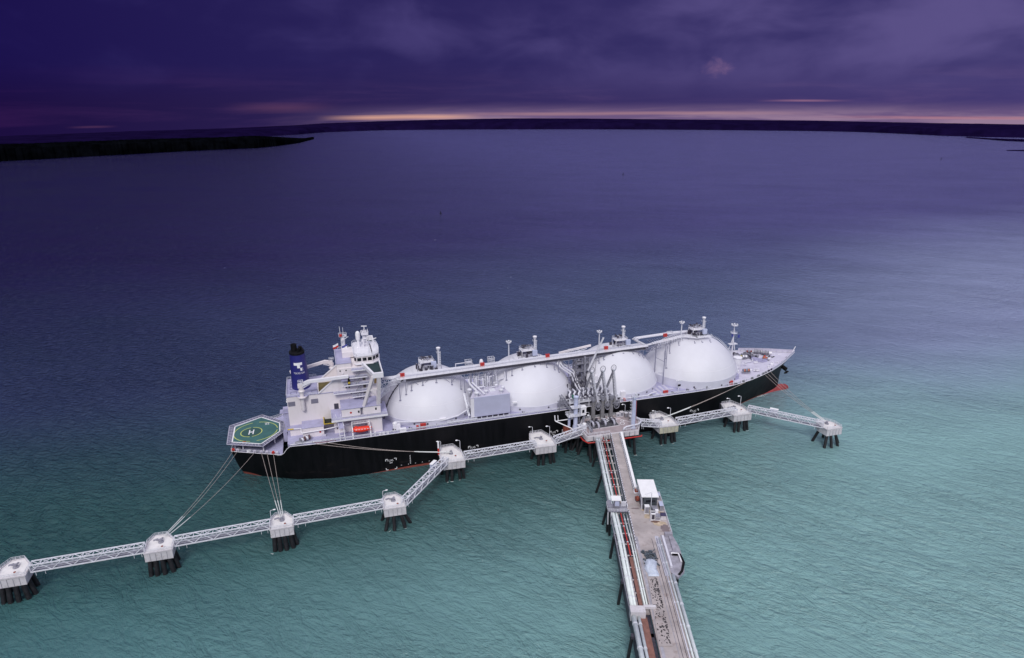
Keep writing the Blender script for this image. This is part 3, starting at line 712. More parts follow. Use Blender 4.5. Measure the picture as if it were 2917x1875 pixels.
    # lattice link from the accommodation to the bridge
    b = MB().lattice((-82, bridge_y(-82)+2.8, 33.6), (-72.5, bridge_y(-72)+2.8, 35.4), 4.5, 2.0, 6, 0.16)
    b.lattice((-82, bridge_y(-82)-0.6, 30.0), (-77.5, bridge_y(-77)-0.6, 33.5), 1.6, 1.8, 4, 0.14)
    b.build('link_bridge', STEELW, SHIP)
    # ladder down the face of tank four and hoop ladder on tank one
    b = MB(); x, R = TK[3]; ZC = zc(3)
    for s in (-0.45, 0.45):
        pts = [(x+R*math.sin(a)+0.3, -2+s, ZC+R*math.cos(a)+0.5) for a in [math.radians(k) for k in range(22, 82, 4)]]
        for u, v in zip(pts[:-1], pts[1:]): b.beam(u, v, 0.16)
    for k in range(22, 82, 2):
        a = math.radians(k); b.beam((x+R*math.sin(a)+0.3, -2.45, ZC+R*math.cos(a)+0.5), (x+R*math.sin(a)+0.3, -1.55, ZC+R*math.cos(a)+0.5), 0.12)
        b.beam((x+R*math.sin(a), -2, ZC+R*math.cos(a)), (x+(R+1.4)*math.sin(a), -2, ZC+(R+1.4)*math.cos(a)), 0.12)
    b.build('dome_ladder', STEELW, SHIP)
    b = MB(); x, R = TK[0]; ZC = zc(0); az = math.radians(201)
    pts = [(x+(R+0.25)*math.cos(a)*math.cos(az), (R+0.25)*math.cos(a)*math.sin(az), ZC+(R+0.25)*math.sin(a)) for a in [math.radians(k) for k in range(9, 62, 4)]]
    for u, v in zip(pts[:-1], pts[1:]): b.beam(u, v, 0.34, 0.3)
    for k in range(0, len(pts), 2): b.ell(pts[k], 0.42, 0.42, 0.42, 8, 5)
    b.build('dome_ladder', DARK, SHIP)
make_bridge()

# pipe risers and structure between tanks 1-2 (cargo machinery house) and 2-3 (manifold tower), 3-4
def machinery_house():
    r = MB(); r.box(-41.6, -22.4, MAIN+1.6, -25.0, -21.9, MAIN+10.9); h = r.build('machinery_house', HOUSE, SHIP)
    MB().prism([(-43.2, -21.9), (-24.9, -21.9), (-26.5, -12.0), (-38.5, -12.0)], MAIN+1.2, MAIN+10.4).build('wall', WHITE, h)
    MB().prism([(-43.4, -21.9), (-24.7, -21.9), (-26.3, -11.6), (-38.7, -11.6)], MAIN+10.42, MAIN+10.8).build('roof', DECKP, h)
    b = MB(); 
    for i in range(7): b.box(-41+i*2.6, -21.6, MAIN, -40.6+i*2.6, -21.2, MAIN+1.6)
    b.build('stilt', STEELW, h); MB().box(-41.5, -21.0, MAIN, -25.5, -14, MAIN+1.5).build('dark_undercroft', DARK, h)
    MB().box(-33.0, -17.6, MAIN+10.82, -30.4, -14.6, MAIN+11.05).build('hatch', STEELW, h)
    for x, y, s in ((-40.0, -20.6, 1.0), (-42.2, -15.8, 0.9), (-28.5, -20.2, 0.9), (-26.9, -17.0, 0.8), (-35.2, -19.0, 0.8), (-29.0, -13.4, 0.7)):
        MB().lathe([(0.6*s, 0), (0.6*s, 1.3*s), (1.15*s, 1.4*s), (1.2*s, 1.9*s), (0.8*s, 2.3*s), (0.01, 2.4*s)], (x, y, MAIN+10.8), 14).build('roof_vent', PIPEW, h, smooth=True)
    b = MB(); R2 = random.Random(5)
    for q in range(12):
        x, y = R2.uniform(-39, -27), R2.uniform(-15, -9); hh = R2.uniform(1.5, 6); x2 = x+R2.uniform(-4, 4)
        b.pipe([(x, y, MAIN+10), (x, y, MAIN+10+hh), (x2, y+R2.uniform(0, 2), MAIN+10+hh), (x2, y+2, MAIN+16)], R2.uniform(0.2, 0.42), 7)
    b.pipe([(-38.4, -20.8, MAIN+11.5), (-41.5, -14, MAIN+14.0), (-41.5, -11, MAIN+15)], 0.5, 8); b.pipe([(-36.4, -21, MAIN+11.5), (-40.2, -13, MAIN+14.4)], 0.4, 8)
    b.build('riser_pipes', PIPEW, h)
    b = MB(); b.lattice((-34.5, -8, MAIN), (-34.5, -8, 36), 3.4, 3.4, 7, 0.28, up=(0, 1, 0)); b.lattice((-30.0, -6, MAIN), (-30.0, -6, 36), 3, 3, 7, 0.26, up=(0, 1, 0))
    for x in (-39.5, -37.8): b.tube((x, -7, MAIN), (x, -7, 35.2), 0.55, 8)
    b.build('pipe_tower', STEELW, h)
    b = MB(); b.rail([(-43.5, -22.3, MAIN+6.2), (-43.5, -12, MAIN+6.2)], 1.2, 0.07, 1.4); b.beam((-44.3, -23.2, MAIN+3), (-44.3, -13, MAIN+9.5), 0.9, 0.2); b.beam((-44.5, -22.6, MAIN), (-44.5, -22.6, MAIN+6.5), 0.3)
    b.build('stair', STEELW, h)
    MB().box(-23.6, -22.0, MAIN+5.6, -21.6, -21.0, MAIN+6.1).build('lamp_box', MARKW, h)
machinery_house()
def manifold():
    P = MB(); P.box(3.0, -24.4, MAIN+2.6, 29.5, -19.4, MAIN+2.85)
    for x in (3.4, 8, 13, 18, 23, 29): P.beam((x, -24.2, MAIN), (x, -24.2, MAIN+2.6), 0.3)
    m = P.build('manifold_platform', STEELW, SHIP)
    MB().rail([(3, -24.3, MAIN+2.85), (29.4, -24.3, MAIN+2.85)], 1.1, 0.05, 2).build('railing', STEELW, m)
    MB().box(3.6, -23.6, MAIN, 29, -21, MAIN+2.3).build('drip_tray', DARK, m)
    R2 = random.Random(12)
    for k in range(9):
        x = 4.6+k*2.35; z = MAIN+4.5; b = MB()
        b.pipe([(x, -24.0, z), (x, -20.6, z), (x, -20.0, z+0.7), (x+0.9, -19.4, z+1.6), (x+0.9, -16.5, z+1.6), (x+0.9, -16.0, z-2)], 0.46, 10)
        o = b.build('manifold_pipe', PIPEW, m, smooth='all')
        MB().tube((x, -24.3, z), (x, -24.0, z), 0.75, 12).build('flange', STEELG, o)
        v = MB(); v.lathe([(0.55, 0), (0.55, 0.5), (0.2, 0.6), (0.2, 1.1), (0.5, 1.15), (0.5, 1.3)], (x, -22.3, z+0.3), 10); v.build('valve', DARK if k % 2 else STEELG, o)
    b = MB()
    for k in range(16):
        x, y = R2.uniform(1, 29), R2.uniform(-19.5, -15); z = MAIN+R2.uniform(2, 5.5); x2 = x+R2.uniform(-5, 5)
        b.pipe([(x, y, MAIN), (x, y, z), (x2, y+R2.uniform(-1, 1), z), (x2, y, MAIN)], R2.uniform(0.15, 0.4), 7)
    b.build('crossover_piping', MIDG, m)
    b = MB()
    for k in range(34): x, y = R2.uniform(3, 29), R2.uniform(-23.5, -16); b.cbox(x, y, MAIN+2.85, R2.uniform(0.4, 1.2), R2.uniform(0.3, 1), R2.uniform(0.5, 2), R2.random())
    b.build('valve_actuators', DARK, m)
    MB().box(5.3, -22.2, MAIN+2.9, 6.3, -21.2, MAIN+5.6).build('hydraulic_unit', GRN2, m)
    # access stair frame at the aft end
    b = MB(); b.beam((-2.6, -23.5, MAIN), (3, -23.5, MAIN+2.8), 1.0, 0.2); b.rail([(-2.6, -24, MAIN), (3, -24, MAIN+2.8)], 1.1, 0.06, 1); b.box(-1.5, -22.5, MAIN, 2.8, -19.5, MAIN+2.0); b.build('stair', STEELG, m)
    # big lagged lines running up to the bridge
    for k, (dx, dy) in enumerate(((0, 0), (1.5, 0.6), (3.0, 4.0))):
        MB().pipe([(13.6+dx, -17.5+dy, MAIN+2.5), (12.0+dx, -12.4+dy, 21.4), (10.4+dx, -11+dy, 25.0), (9.0+dx, -10+dy, 28.8), (4.2+dx, -9+dy, 32.4), (2.6+dx, -8+dy, 34.8)], 0.42, 9).build('riser_line', PIPEW, m, smooth='all')
    b = MB(); b.lattice((14.6, -7.2, MAIN), (14.6, -7.2, 36.4), 3.6, 3.6, 8, 0.34, up=(0, 1, 0)); b.lattice((18.6, -6.2, MAIN), (18.6, -6.2, 36.4), 2.6, 3.4, 8, 0.26, up=(0, 1, 0)); b.beam((16.6, -9.2, MAIN), (16.6, -9.2, 36.5), 0.9)
    for z in (24, 29, 33): b.box(12.8, -9.4, z, 18.9, -5.2, z+0.15)
    b.build('manifold_tower', STEELG, m)
    b = MB()
    for k in range(26):
        x, y = R2.uniform(6, 21), R2.uniform(-15, -6); z0 = R2.uniform(MAIN, 24); b.tube((x, y, z0), (x+R2.uniform(-1, 1), y, z0+R2.uniform(3, 9)), R2.uniform(0.12, 0.3), 6)
        if k % 2: b.beam((x, y, z0+2), (x+R2.uniform(-4, 4), y+R2.uniform(-1, 1), z0+2), 0.22)
    b.build('riser_framework', DARK, m)
    # hose-handling crane beside the manifold
    c = MB(); c.lathe([(1.35, 0), (1.35, 7.6), (1.1, 8.2)], (20.0, -13.5, MAIN), 16); c.lathe([(2.3, 7.4), (2.3, 7.7)], (20.0, -13.5, MAIN), 16)
    cr = c.build('manifold_crane', WHITE, SHIP, smooth=True)
    MB().box(18.8, -14.8, MAIN+8.2, 21.2, -12.2, MAIN+10.6).build('crane_cab', WHITE, cr)
    # lowered boom lying fore-and-aft high up, and the slim raised one
    b = MB(); b.beam((18.0, -10, 29.6), (25.6, -10.0, 45.8), 0.5, 0.7); b.build('boom', TANKW, cr)
    b = MB(); b.tube((20.4, -14, 36), (19.6, -14.5, 28), 0.09, 6); b.build('hook_wire', DARK, cr)
    c = MB(); c.lathe([(1.2, 0), (1.2, 14.6)], (10.0, 8.0, MAIN), 14); c2 = c.build('manifold_crane', WHITE, SHIP, smooth=True)
    b = MB(); b.beam((9.6, 8.0, 33.0), (26.8, 8.0, 35.2), 0.8, 0.95); b.build('boom', CREAM, c2); MB().tube((12, 7.6, 31.6), (24.5, 7.6, 33.9), 0.18, 6).build('luffing_ram', STEELW, c2)
manifold()
def between34():
    b = MB(); b.tube((58.2, -12, MAIN), (58.2, -12, 36.0), 0.26, 8); b.tube((57.0, -5, MAIN), (57.0, -5, 36.8), 0.26, 8)
    b.beam((57, -5, 30), (58.2, -12, 30), 0.18); b.beam((58.2, -12, 24), (55.4, -11, 24), 0.18); b.beam((57, -5, 36), (50, -6, 32), 0.16); b.lattice((50, -6.4, 34.9), (58, -6.2, 35.9), 3.4, 1.8, 5, 0.13); b.build('bridge_tower', POSTM, SHIP)
    b = MB()
    for k in range(4): b.box(49.6+k*2.6, -22+k*1.6, MAIN-0.1, 50.8+k*2.6, -15+k*1.2, MAIN+0.05)
    b.box(56.0, -18.6, MAIN, 60.5, -17.9, MAIN+0.4); b.build('deck_line', DECKP, SHIP)
    # deck light post, life rings, lockers
    b = MB(); b.tube((61.4, -21.6, MAIN), (61.4, -21.6, MAIN+6.0), 0.2, 8); b.beam((60.0, -21.6, MAIN+5.6), (62.8, -21.6, MAIN+5.6), 0.16); lp = b.build('deck_light_post', STEELW, SHIP)
    for x in (60.0, 60.9, 61.9, 62.8): MB().ell((x, -21.8, MAIN+6.0), 0.33, 0.3, 0.3, 8, 5).build('floodlight', MARKW, lp)
    h = MB(); MB().box(61.0, -21.9, MAIN+2.9, 62.4, -21.5, MAIN+3.8).build('sign_panel', BLACK, lp)
between34()
def deck_clutter():
    b = MB()
    # long fore-and-aft deck lines on the near side, with supports; they rise round tank one
    b.pipe([(-77, -20.5, 21.2), (-71, -21.9, 20.9), (-64, -22.4, 20.4), (-55, -22.4, 19.9), (-49, -21.6, 20.6), (-44.6, -20.6, 22.4), (-43.8, -20.2, 25.0)], 0.3, 8)
    b.pipe([(-121, -23.2, MAIN+0.7), (-76, -23.4, MAIN+0.8), (-44, -23.6, MAIN+0.8), (3, -23.6, MAIN+0.8)], 0.2, 6)
    for k in range(16): x = -75+k*4.5; b.beam((x, -23.4, MAIN), (x, -23.4, MAIN+0.8), 0.2)
    b.pipe([(30, -23.0, MAIN+0.9), (44, -22.9, MAIN+0.9), (46.5, -22.9, MAIN+1.9), (49, -22.5, MAIN+1.9)], 0.28, 8)
    b.pipe([(47, -23.3, MAIN+0.5), (70, -23.4, MAIN+0.5), (97, -21.6, MAIN+0.8)], 0.14, 6)
    b.build('deck_line', PIPEW, SHIP)
    MB().box(-57.6, -23.0, 19.9, -54.8, -21.6, 20.8).build('deck_locker', WHITE, SHIP); MB().box(-75.5, -24.2, MAIN, -72.6, -22.4, MAIN+1.3).build('deck_locker', WHITE, SHIP)
    for x in (-84.5, -83.0, -81.2): MB().box(x, -24.0, MAIN, x+1.1, -23.0, MAIN+0.9).build('deck_locker', WHITE, SHIP)
    MB().tube((-86, -23.6, MAIN), (-86, -23.6, MAIN+1.6), 0.4, 8).build('deck_vent', WHITE, SHIP); b = MB(); b.box(-78, -21.6, MAIN, -74.8, -19.6, MAIN+2.4); b.ell((-77, -20.6, MAIN+2.8), 1.2, 0.9, 0.9)
    b.build('deck_locker', WHITE, SHIP)
    MB().box(30.4, -22.0, MAIN, 32.8, -20.6, MAIN+4.1).build('deck_house', WHITE, SHIP)
    R2 = random.Random(77)
    for x in (-78, -71, -59, -52, -47, -19, -12, 46, 57.5, 66, 70.5, 75, 79, 84, 93):
        y = -22.2 + R2.uniform(-0.5, 0.8); MB().tube((x, y, MAIN), (x, y, MAIN+0.9), 0.32, 8).cbox(x+0.9, y, MAIN, 0.5, 0.5, 0.6).build('mooring_bitt', DARK, SHIP)
    # walkway grids alongside tank one/two
    b = MB(); b.box(-54.5, -23.9, MAIN+1.2, -40.8, -22.8, MAIN+1.3); b.rail([(-54.5, -23.9, MAIN+1.3), (-40.8, -23.9, MAIN+1.3)], 1.0, 0.05, 1.0); b.box(-20.5, -23.7, MAIN+0.6, -2, -23.0, MAIN+0.7); b.build('side_walkway', STEELW, SHIP)
deck_clutter()

# ---------------------------------------------------------------- foredeck gear
def fore():
    z = 19.0
    def winch(x, y, ang, n, drum, s=1.0):
        c, q = math.cos(ang), math.sin(ang); root = MB()
        P = lambda u, v: (x+u*c-v*q, y+u*q+v*c)
        L = n*1.3*s
        root.cbox(x, y, z, L+1.6*s, 1.6*s, 0.3, ang)
        for k in range(n+1):
            u = -L/2+k*L/n; p = P(u, 0); root.lathe([(0, 0)], (0, 0, 0), 3, False) if False else None
            a = P(u-0.08, 0); e = P(u+0.08, 0); root.tube((a[0], a[1], z+1.3*s), (e[0], e[1], z+1.3*s), 1.15*s, 16)
        w = root.build('winch', STEELG, SHIP)
        for k in range(n):
            a, e = P(-L/2+k*L/n+0.15, 0), P(-L/2+(k+1)*L/n-0.15, 0)
            MB().tube((a[0], a[1], z+1.3*s), (e[0], e[1], z+1.3*s), 0.72*s, 12).build('rope_drum', drum[k % len(drum)], w)
        a, e = P(L/2+0.2, 0), P(L/2+1.3*s, 0); MB().tube((a[0], a[1], z+1.3*s), (e[0], e[1], z+1.3*s), 0.6*s, 10).build('winch_motor', WHITE, w)
        return w
    rope_o = mat('orange rope', (0.50, 0.14, 0.06), 0.85, var=0.2, scale=3); rope_y = mat('yellow rope', (0.42, 0.36, 0.12), 0.85, var=0.2, scale=3)
    winch(105.6, -13.2, -0.15, 3, [rope_o, STEELG, rope_o], 0.85)
    winch(125.6, -1.6, -0.9, 2, [rope_o, rope_o], 1.0)
    winch(115.0, 4.2, -0.3, 2, [rope_y, WHITE], 1.0)
    winch(123.5, 10.2, -0.4, 3, [mat('dark red rope', (0.25, 0.06, 0.06), 0.9), STEELG], 0.8)
    winch(130.0, 4.6, -0.6, 2, [STEELG], 1.3)
    winch(127.0, 7.4, -0.6, 2, [STEELG], 1.3)
    # windlass group in the middle
    b = MB(); R2 = random.Random(9); b2 = MB(); b0 = b
    for k in range(64):
        b = b2 if k % 3 == 0 else b0
        x, y = R2.uniform(114, 124), 0; y = 6.5-(x-114)*0.15+R2.uniform(-3.5, 3.2)
        if k % 2: b.cbox(x, y, z, R2.uniform(0.5, 1.8), R2.uniform(0.4, 1.4), R2.uniform(0.5, 1.7), R2.random()*3)
        else:
            a = R2.random()*3; b.tube((x, y, z+0.9), (x+1.2*math.cos(a), y+1.2*math.sin(a), z+0.9), R2.uniform(0.3, 0.8), 10)
    wl_ = b0.build('windlass', STEELG, SHIP); b2.build('windlass_gear', DARK, wl_)
    b = MB(); b.prism([(118.5, 1.0), (122, -4.2), (125.2, -4.0), (124, -1.8), (120.6, 2.0)], z, z+1.1); b.rail([(118.5, 1.0, z+1.1), (122, -4.2, z+1.1), (125.2, -4.0, z+1.1)], 1, 0.05, 1); b.build('chain_locker_coaming', DECK, SHIP)
    b = MB(); b.beam((128, 5, z+0.4), (131.5, 0.8, z+0.4), 0.4); b.beam((130.6, -0.4, z+0.3), (133.6, 0.6, z+0.3), 0.9, 0.7); b.beam((129.2, 0.6, z+0.3), (130.8, 1.6, z+0.9), 0.5); b.build('anchor_chain', BLACK, SHIP)
    MB().lathe([(0.65, 0), (0.65, 1.0), (0.3, 1.3), (0.01, 1.35)], (127.8, 1.8, z), 10).build('fire_hydrant', RED, SHIP)
    # big drum-shaped vent behind tank four
    b = MB(); b.lathe([(1.9, 0), (1.9, 1.4), (2.15, 1.6), (2.15, 4.6), (1.9, 5.2)], (106.4, -4.0, z-0.6), 20); v = b.build('store_vent', TANKW, SHIP, smooth=True)
    MB().lathe([(2.35, 5.2), (2.35, 5.6), (0.01, 5.75)], (106.4, -4.0, z-0.6), 20).build('vent_cap', WHITE, v, smooth=True)
    b = MB(); b.pipe([(105, -1, z), (108.6, -3, z+1.0), (110.8, -6.0, z+1.0), (112.0, -2.5, z+0.5), (117.8, -1.6, z+0.5), (118.8, 0.2, z+0.9)], 0.26, 8)
    b.pipe([(96.0, -16.4, z), (98.8, -14.5, z+2.6), (101.0, -12.2, z+2.6), (102.5, -11.4, z+0.4)], 0.3, 8); b.build('foredeck_line', PIPEW, SHIP)
    b = MB(); b.prism([(94.5, -18.6), (98.5, -17.4), (100.2, -13.4), (97.4, -13.0)], MAIN-0.2, z+0.9); b.build('foredeck_ramp', DECK, SHIP)
    b = MB(); b.prism([(98.6, -14.6), (100.8, -13.8), (101.2, -12.4), (99.2, -12.4)], z-0.5, z+1.9); b.build('foredeck_hood', WHITE, SHIP)
    for x, y in ((111.5, -12.6), (121.2, -11.0), (125.8, -7.0), (137.2, 1.6), (141.0, 0.6), (118.4, -3.4), (134.0, 2.8), (116.0, 12.4), (128.5, -7.6), (112.6, -13.2)):
        b = MB()
        for s in (-0.55, 0.55): b.tube((x+s, y, z), (x+s, y, z+0.85), 0.3, 10); b.lathe([(0.42, 0.85), (0.42, 0.98)], (x+s, y, z), 10)
        b.box(x-1.1, y-0.4, z, x+1.1, y+0.4, z+0.15); b.build('bollard', WHITE, SHIP)
    MB().lathe([(0.9, 0), (1.0, 0.9), (0.4, 1.0), (0.01, 1.0)], (124.5, -8.8, z), 14).build('capstan', WHITE, SHIP, smooth=True)
    for x in (98.5, 104.5, 109.5, 113.2, 115.4, 117.8, 120.4, 131.5, 137.0):
        y = -(interp(HD, x)-0.9); MB().cbox(x, y, interp(ZT, x)-0.1, 1.5, 0.7, 0.8, 0.4).build('fairlead', DARK, SHIP)
    # foremast with crow's-nest and lights
    b = MB(); b.lathe([(0.55, 0), (0.42, 7), (0.3, 13), (0.18, 19.4)], (110.6, 7.6, z), 10); fm = b.build('foremast', TANKW, SHIP, smooth=True)
    b = MB()
    for zz, w in ((33.0, 1.3), (37.4, 1.3)):
        b.box(110.6-w, 7.6-w, zz, 110.6+w, 7.6+w, zz+0.12); b.rail([(110.6-w, 7.6-w, zz), (110.6+w, 7.6-w, zz), (110.6+w, 7.6+w, zz), (110.6-w, 7.6+w, zz)], 0.9, 0.04, 2, closed=True)
    b.beam((110.6, 5.4, 24.2), (110.6, 7.6, 30.0), 0.3); b.beam((108.4, 7.6, 24.0), (110.6, 7.6, 31.0), 0.3); b.box(108.2, 6.4, 26.8, 113.0, 8.8, 27.0)
    b.build('mast_platform', STEELW, fm)
    for q in range(6): a = q*PI/3; MB().ell((110.6+1.6*math.cos(a), 7.6+1.6*math.sin(a), 38.1), 0.3, 0.3, 0.28, 8, 5).build('floodlight', MARKW, fm)
fore()
# ---------------------------------------------------------------- engine casing, funnel and accommodation
def superstructure():
    # engine casing
    ca = MB().box(-121.0, -10, MAIN-0.1, -99.2, 10, 34.2).build('engine_casing', CREAM, SHIP)
    MB().prism([(-121.2, -10.2), (-117.0, -10.2), (-116.2, -11.6), (-112.6, -11.6), (-111.8, -10.2), (-108.2, -10.2), (-108.2, 10.2), (-121.2, 10.2)], 34.2, 34.42).build('casing_roof', DECK, ca)
    MB().box(-108.2, -10.35, 34.2, -99.2, -9.4, 34.42).box(-108.2, 9.4, 34.2, -99.2, 10.3, 34.42).box(-108.2, 2.5, 34.2, -99.2, 9.4, 34.42).box(-108.2, -9.4, 34.2, -99.2, -8.6, 34.42).build('walkway', DECK, ca)
    MB().box(-107.8, -8.5, 34.2, -100.4, 2.4, 34.3).build('engine_hatch_well', mat('ochre well', (0.13, 0.10, 0.03), 0.8, var=0.3), ca)
    MB().box(-107.9, 2.0, 34.3, -100.3, 2.5, 35.3).box(-107.9, -8.6, 34.3, -107.6, 2.5, 34.9).build('hatch_coaming', CREAM, ca)
    for k, (x, y) in enumerate(((-119.8, 5.8), (-119.8, 2.4), (-119.8, -1.2), (-119.4, -6.8), (-110.6, -7.4))):
        b = MB(); w = 2.6
        b.box(x, y-1.3, 34.43, x+w, y-1.15, 34.55); b.box(x, y+1.15, 34.43, x+w, y+1.3, 34.55); b.box(x, y-1.15, 34.43, x+0.15, y+1.15, 34.55); b.box(x+w-0.15, y-1.15, 34.43, x+w, y+1.15, 34.55)
        b.build('roof_hatch', mat('blue grey coaming', (0.14, 0.13, 0.24), 0.6), ca)
    for x0, x1, z0, z1 in ((-120.7, -117.8, 29.8, 31.9), (-111.2, -108.2, 29.9, 32.0)):
        f = MB().box(x0, -10.06, z0, x1, -10.0, z1).build('louvre', mat('vent louvre grey', (0.20, 0.19, 0.27), 0.7), ca)
        b = MB()
        for k in range(6): b.box(x0+0.1, -10.12, z0+0.2+k*0.33, x1-0.1, -10.06, z0+0.28+k*0.33)
        b.build('slat', STEELG, f)
    MB().rail([(-108.4, -11.0, 34.4), (-121.1, -10.1, 34.4), (-121.1, 10.1, 34.4), (-108.4, 10.1, 34.4)], 1.1, 0.05, 1.6).build('roof_railing', STEELW, ca)
    b = MB()
    for k in range(7): b.cbox(-121.3, -7+k*2.2, 30.6, 0.5, 0.6, 0.6)
    b.build('exhaust_outlets', MARKW, ca)
    # stern face ladder way
    b = MB(); b.box(-123.2, -9.0, MAIN, -121.0, -6.2, 28.4); b.box(-124.6, -9.4, 26.6, -121.0, -5.4, 26.8); b.build('stern_stair_tower', DECK, ca)
    b = MB()
    for k in range(5): b.beam((-122.2, -9.2, MAIN+0.6+k*1.9), (-122.2, -6.2, MAIN+2.0+k*1.9), 0.18)
    b.build('ladder', STEELG, ca)
    # big triangular gusset plates beside the hatch
    for y in (-10.0, 3.6):
        b = MB(); b.add([(-107.6, y-0.25, 34.45), (-99.1, y-0.25, 34.45), (-99.1, y-0.25, 41.2), (-107.6, y+0.25, 34.45), (-99.1, y+0.25, 34.45), (-99.1, y+0.25, 41.2)], [(0,1,2), (3,5,4), (0,3,4,1), (1,4,5,2), (0,2,5,3)])
        g_ = b.build('gusset', CREAM, ca); MB().beam((-107.7, y-0.1, 34.5), (-99.1, y-0.1, 41.35), 1.0, 0.35).build('gusset_flange', WHITE, g_)
    # funnel
    n = 28; vs = []; prof = ((34.3, -114.9, 4.0, 4.6), (44, -115.0, 3.55, 4.1), (50.6, -115.15, 3.15, 3.7))
    vs = [(cx+rx*math.cos(2*PI*i/n), ry*math.sin(2*PI*i/n)*1.0, z) for z, cx, rx, ry in prof for i in range(n)]
    fs = [(k*n+i, k*n+(i+1) % n, (k+1)*n+(i+1) % n, (k+1)*n+i) for k in range(2) for i in range(n)] + [tuple(range(2*n, 3*n))]
    fu = MB().add(vs, fs).build('funnel', FUNNEL, SHIP, smooth=True)
    b = MB(); r1 = [(-115.15+3.25*math.cos(2*PI*i/n), 3.8*math.sin(2*PI*i/n)) for i in range(n)]; b.prism(r1, 50.4, 51.2); b.build('funnel_cap', BLACK, fu)
    for x, y, h, r in ((-116.2, 0.6, 3.1, 1.25), (-113.9, -0.6, 1.8, 0.5), (-113.6, 1.4, 1.6, 0.6), (-114.6, -1.6, 1.5, 0.4)):
        MB().lathe([(r, 0), (r, h), (r*0.85, h), (r*0.8, h-0.6)], (x, y, 51.2), 14).build('exhaust_pipe', BLACK, fu, smooth=True)
    MB().pipe([(-114.2, 0.4, 51.2), (-114.0, 0.3, 53.0), (-113.0, -0.4, 53.0), (-112.6, -0.8, 51.2)], 0.35, 8).build('exhaust_pipe', BLACK, fu)
    def on_funnel(u, z):    # u metres along the near face, wraps the oval
        t = (z-34.3)/16.3; rx = 4.0-0.85*t; ry = 4.6-0.9*t; cx = -114.9-0.25*t
        a = -PI/2 + u/rx*0.95; return Vector((cx+rx*math.cos(a), ry*math.sin(a), z)) + Vector((math.cos(a), math.sin(a), 0))*0.06
    def decal(name, quads, mtl):
        b = MB()
        for u0, u1, z0, z1 in quads:
            m = max(2, int((u1-u0)/0.4)); vs = []
            for k in range(m+1):
                u = u0+(u1-u0)*k/m; vs += [on_funnel(u, z0), on_funnel(u, z1)]
            b.add(vs, [(2*k, 2*k+2, 2*k+3, 2*k+1) for k in range(m)])
        return b.build(name, mtl, fu)
    decal('emblem', [(-1.9, 1.9, 45.9, 47.1), (-0.45, 0.8, 44.65, 45.9), (0.8, 2.0, 43.35, 44.65)], MARKW)
    # lettering wrapped on the oval
    o = text('lettering', 'TOKYO GAS', 1.05, MARKW, fu, (0, 0, 0), (1, 0, 0), (0, 1, 0), extrude=0.01)
    for v in o.data.vertices: v.co = on_funnel(v.co.x*0.86+0.1, 42.3+v.co.y*1.1) + Vector((0, -v.co.z, 0))
    # deckhouses on the main deck, near side
    dh = MB().box(-115.8, -17.1, MAIN-0.1, -107.0, -10.02, 22.0).build('deckhouse', CREAM, SHIP)
    MB().box(-116.0, -17.3, 22.0, -106.8, -10.05, 22.2).build('roof', DECK, dh)
    MB().pipe([(-121.8, -14.0, 21.0), (-116.4, -14.6, 21.0), (-116.4, -16.8, 20.4), (-116.0, -17.7, 20.2), (-106.6, -17.7, 20.6), (-102, -17.5, 21.0), (-96.5, -17.5, 21.4)], 0.24, 8).build('outside_pipe', WHITE, dh)
    MB().pipe([(-121.9, -14.05, 21.0), (-119.4, -14.2, 21.0)], 0.3, 8).build('outside_pipe', YEL2, dh)
    MB().tube((-108.6, -17.2, 19.5), (-108.6, -17.12, 19.5), 0.42, 12).build('life_ring', RED, dh)
    MB().box(-108.2, -18.4, MAIN, -106.3, -17.4, MAIN+0.7).build('locker', DECKP, dh)
    dh = MB().box(-121.0, -13.6, MAIN-0.1, -116.0, -10.02, 20.6).build('deckhouse', CREAM, SHIP); MB().box(-121.2, -13.8, 20.6, -115.9, -10.05, 20.8).build('roof', DECK, dh)
    dh = MB().box(-102.6, -16.6, MAIN-0.1, -95.6, -10.02, 21.6).build('deckhouse', CREAM, SHIP)
    for x in (-101.6, -100.2): MB().box(x, -16.66, 19.4, x+0.45, -16.6, 20.2).build('window', GLASS, dh)
    # dark opening with its frame between the houses
    f = MB(); f.box(-106.9, -15.6, 22.2, -106.5, -10.1, 22.9); f.box(-103.0, -15.6, 22.2, -102.5, -10.1, 22.9); f.box(-106.9, -15.9, 22.0, -102.5, -15.5, 22.3)
    f.build('hoist_frame', YEL2, SHIP); MB().box(-106.5, -15.4, 21.6, -103.0, -10.1, 21.8).build('engine_room_hatch', mat('dark olive hatch', (0.018, 0.020, 0.010), 0.8), SHIP)
    # ---- accommodation block
    ac = MB().box(-99.2, -10, MAIN-0.1, -82.4, 10, 44.6).build('accommodation_block', CREAM, SHIP)
    # lower wings to the ship's side
    lw = MB().box(-99.0, -20, 26.2, -91.2, -10.01, 29.9).box(-91.2, -18.4, 26.2, -90.0, -10.01, 29.9).box(-90.0, -20, 26.2, -82.6, -10.01, 29.9).build('lower_house', CREAM, ac)
    MB().box(-99.2, -20.3, 29.9, -82.4, -10.05, 30.1).build('roof', DECK, lw)
    MB().tube((-95.2, -20.1, 28.0), (-95.2, -20.02, 28.0), 0.45, 12).build('life_ring', RED, lw)
    for x, z in ((-91.9, 28.0), (-84.6, 28.4)): MB().box(x-0.35, -20.06 if x > -91 or x < -91.2 else -18.5, z-0.5, x+0.35, -20.0, z+0.5).build('window', GLASS, lw)
    MB().box(-91.0, -18.45, 26.4, -90.2, -18.40, 28.8).build('door', STEELG, lw)
    # boat deck slab
    bd = MB().box(-103.4, -21.6, 25.6, -81.0, -10.05, 26.0).box(-81.0, -21.6, 25.6, -79.8, -8, 26.0).build('boat_deck', DECK, ac)
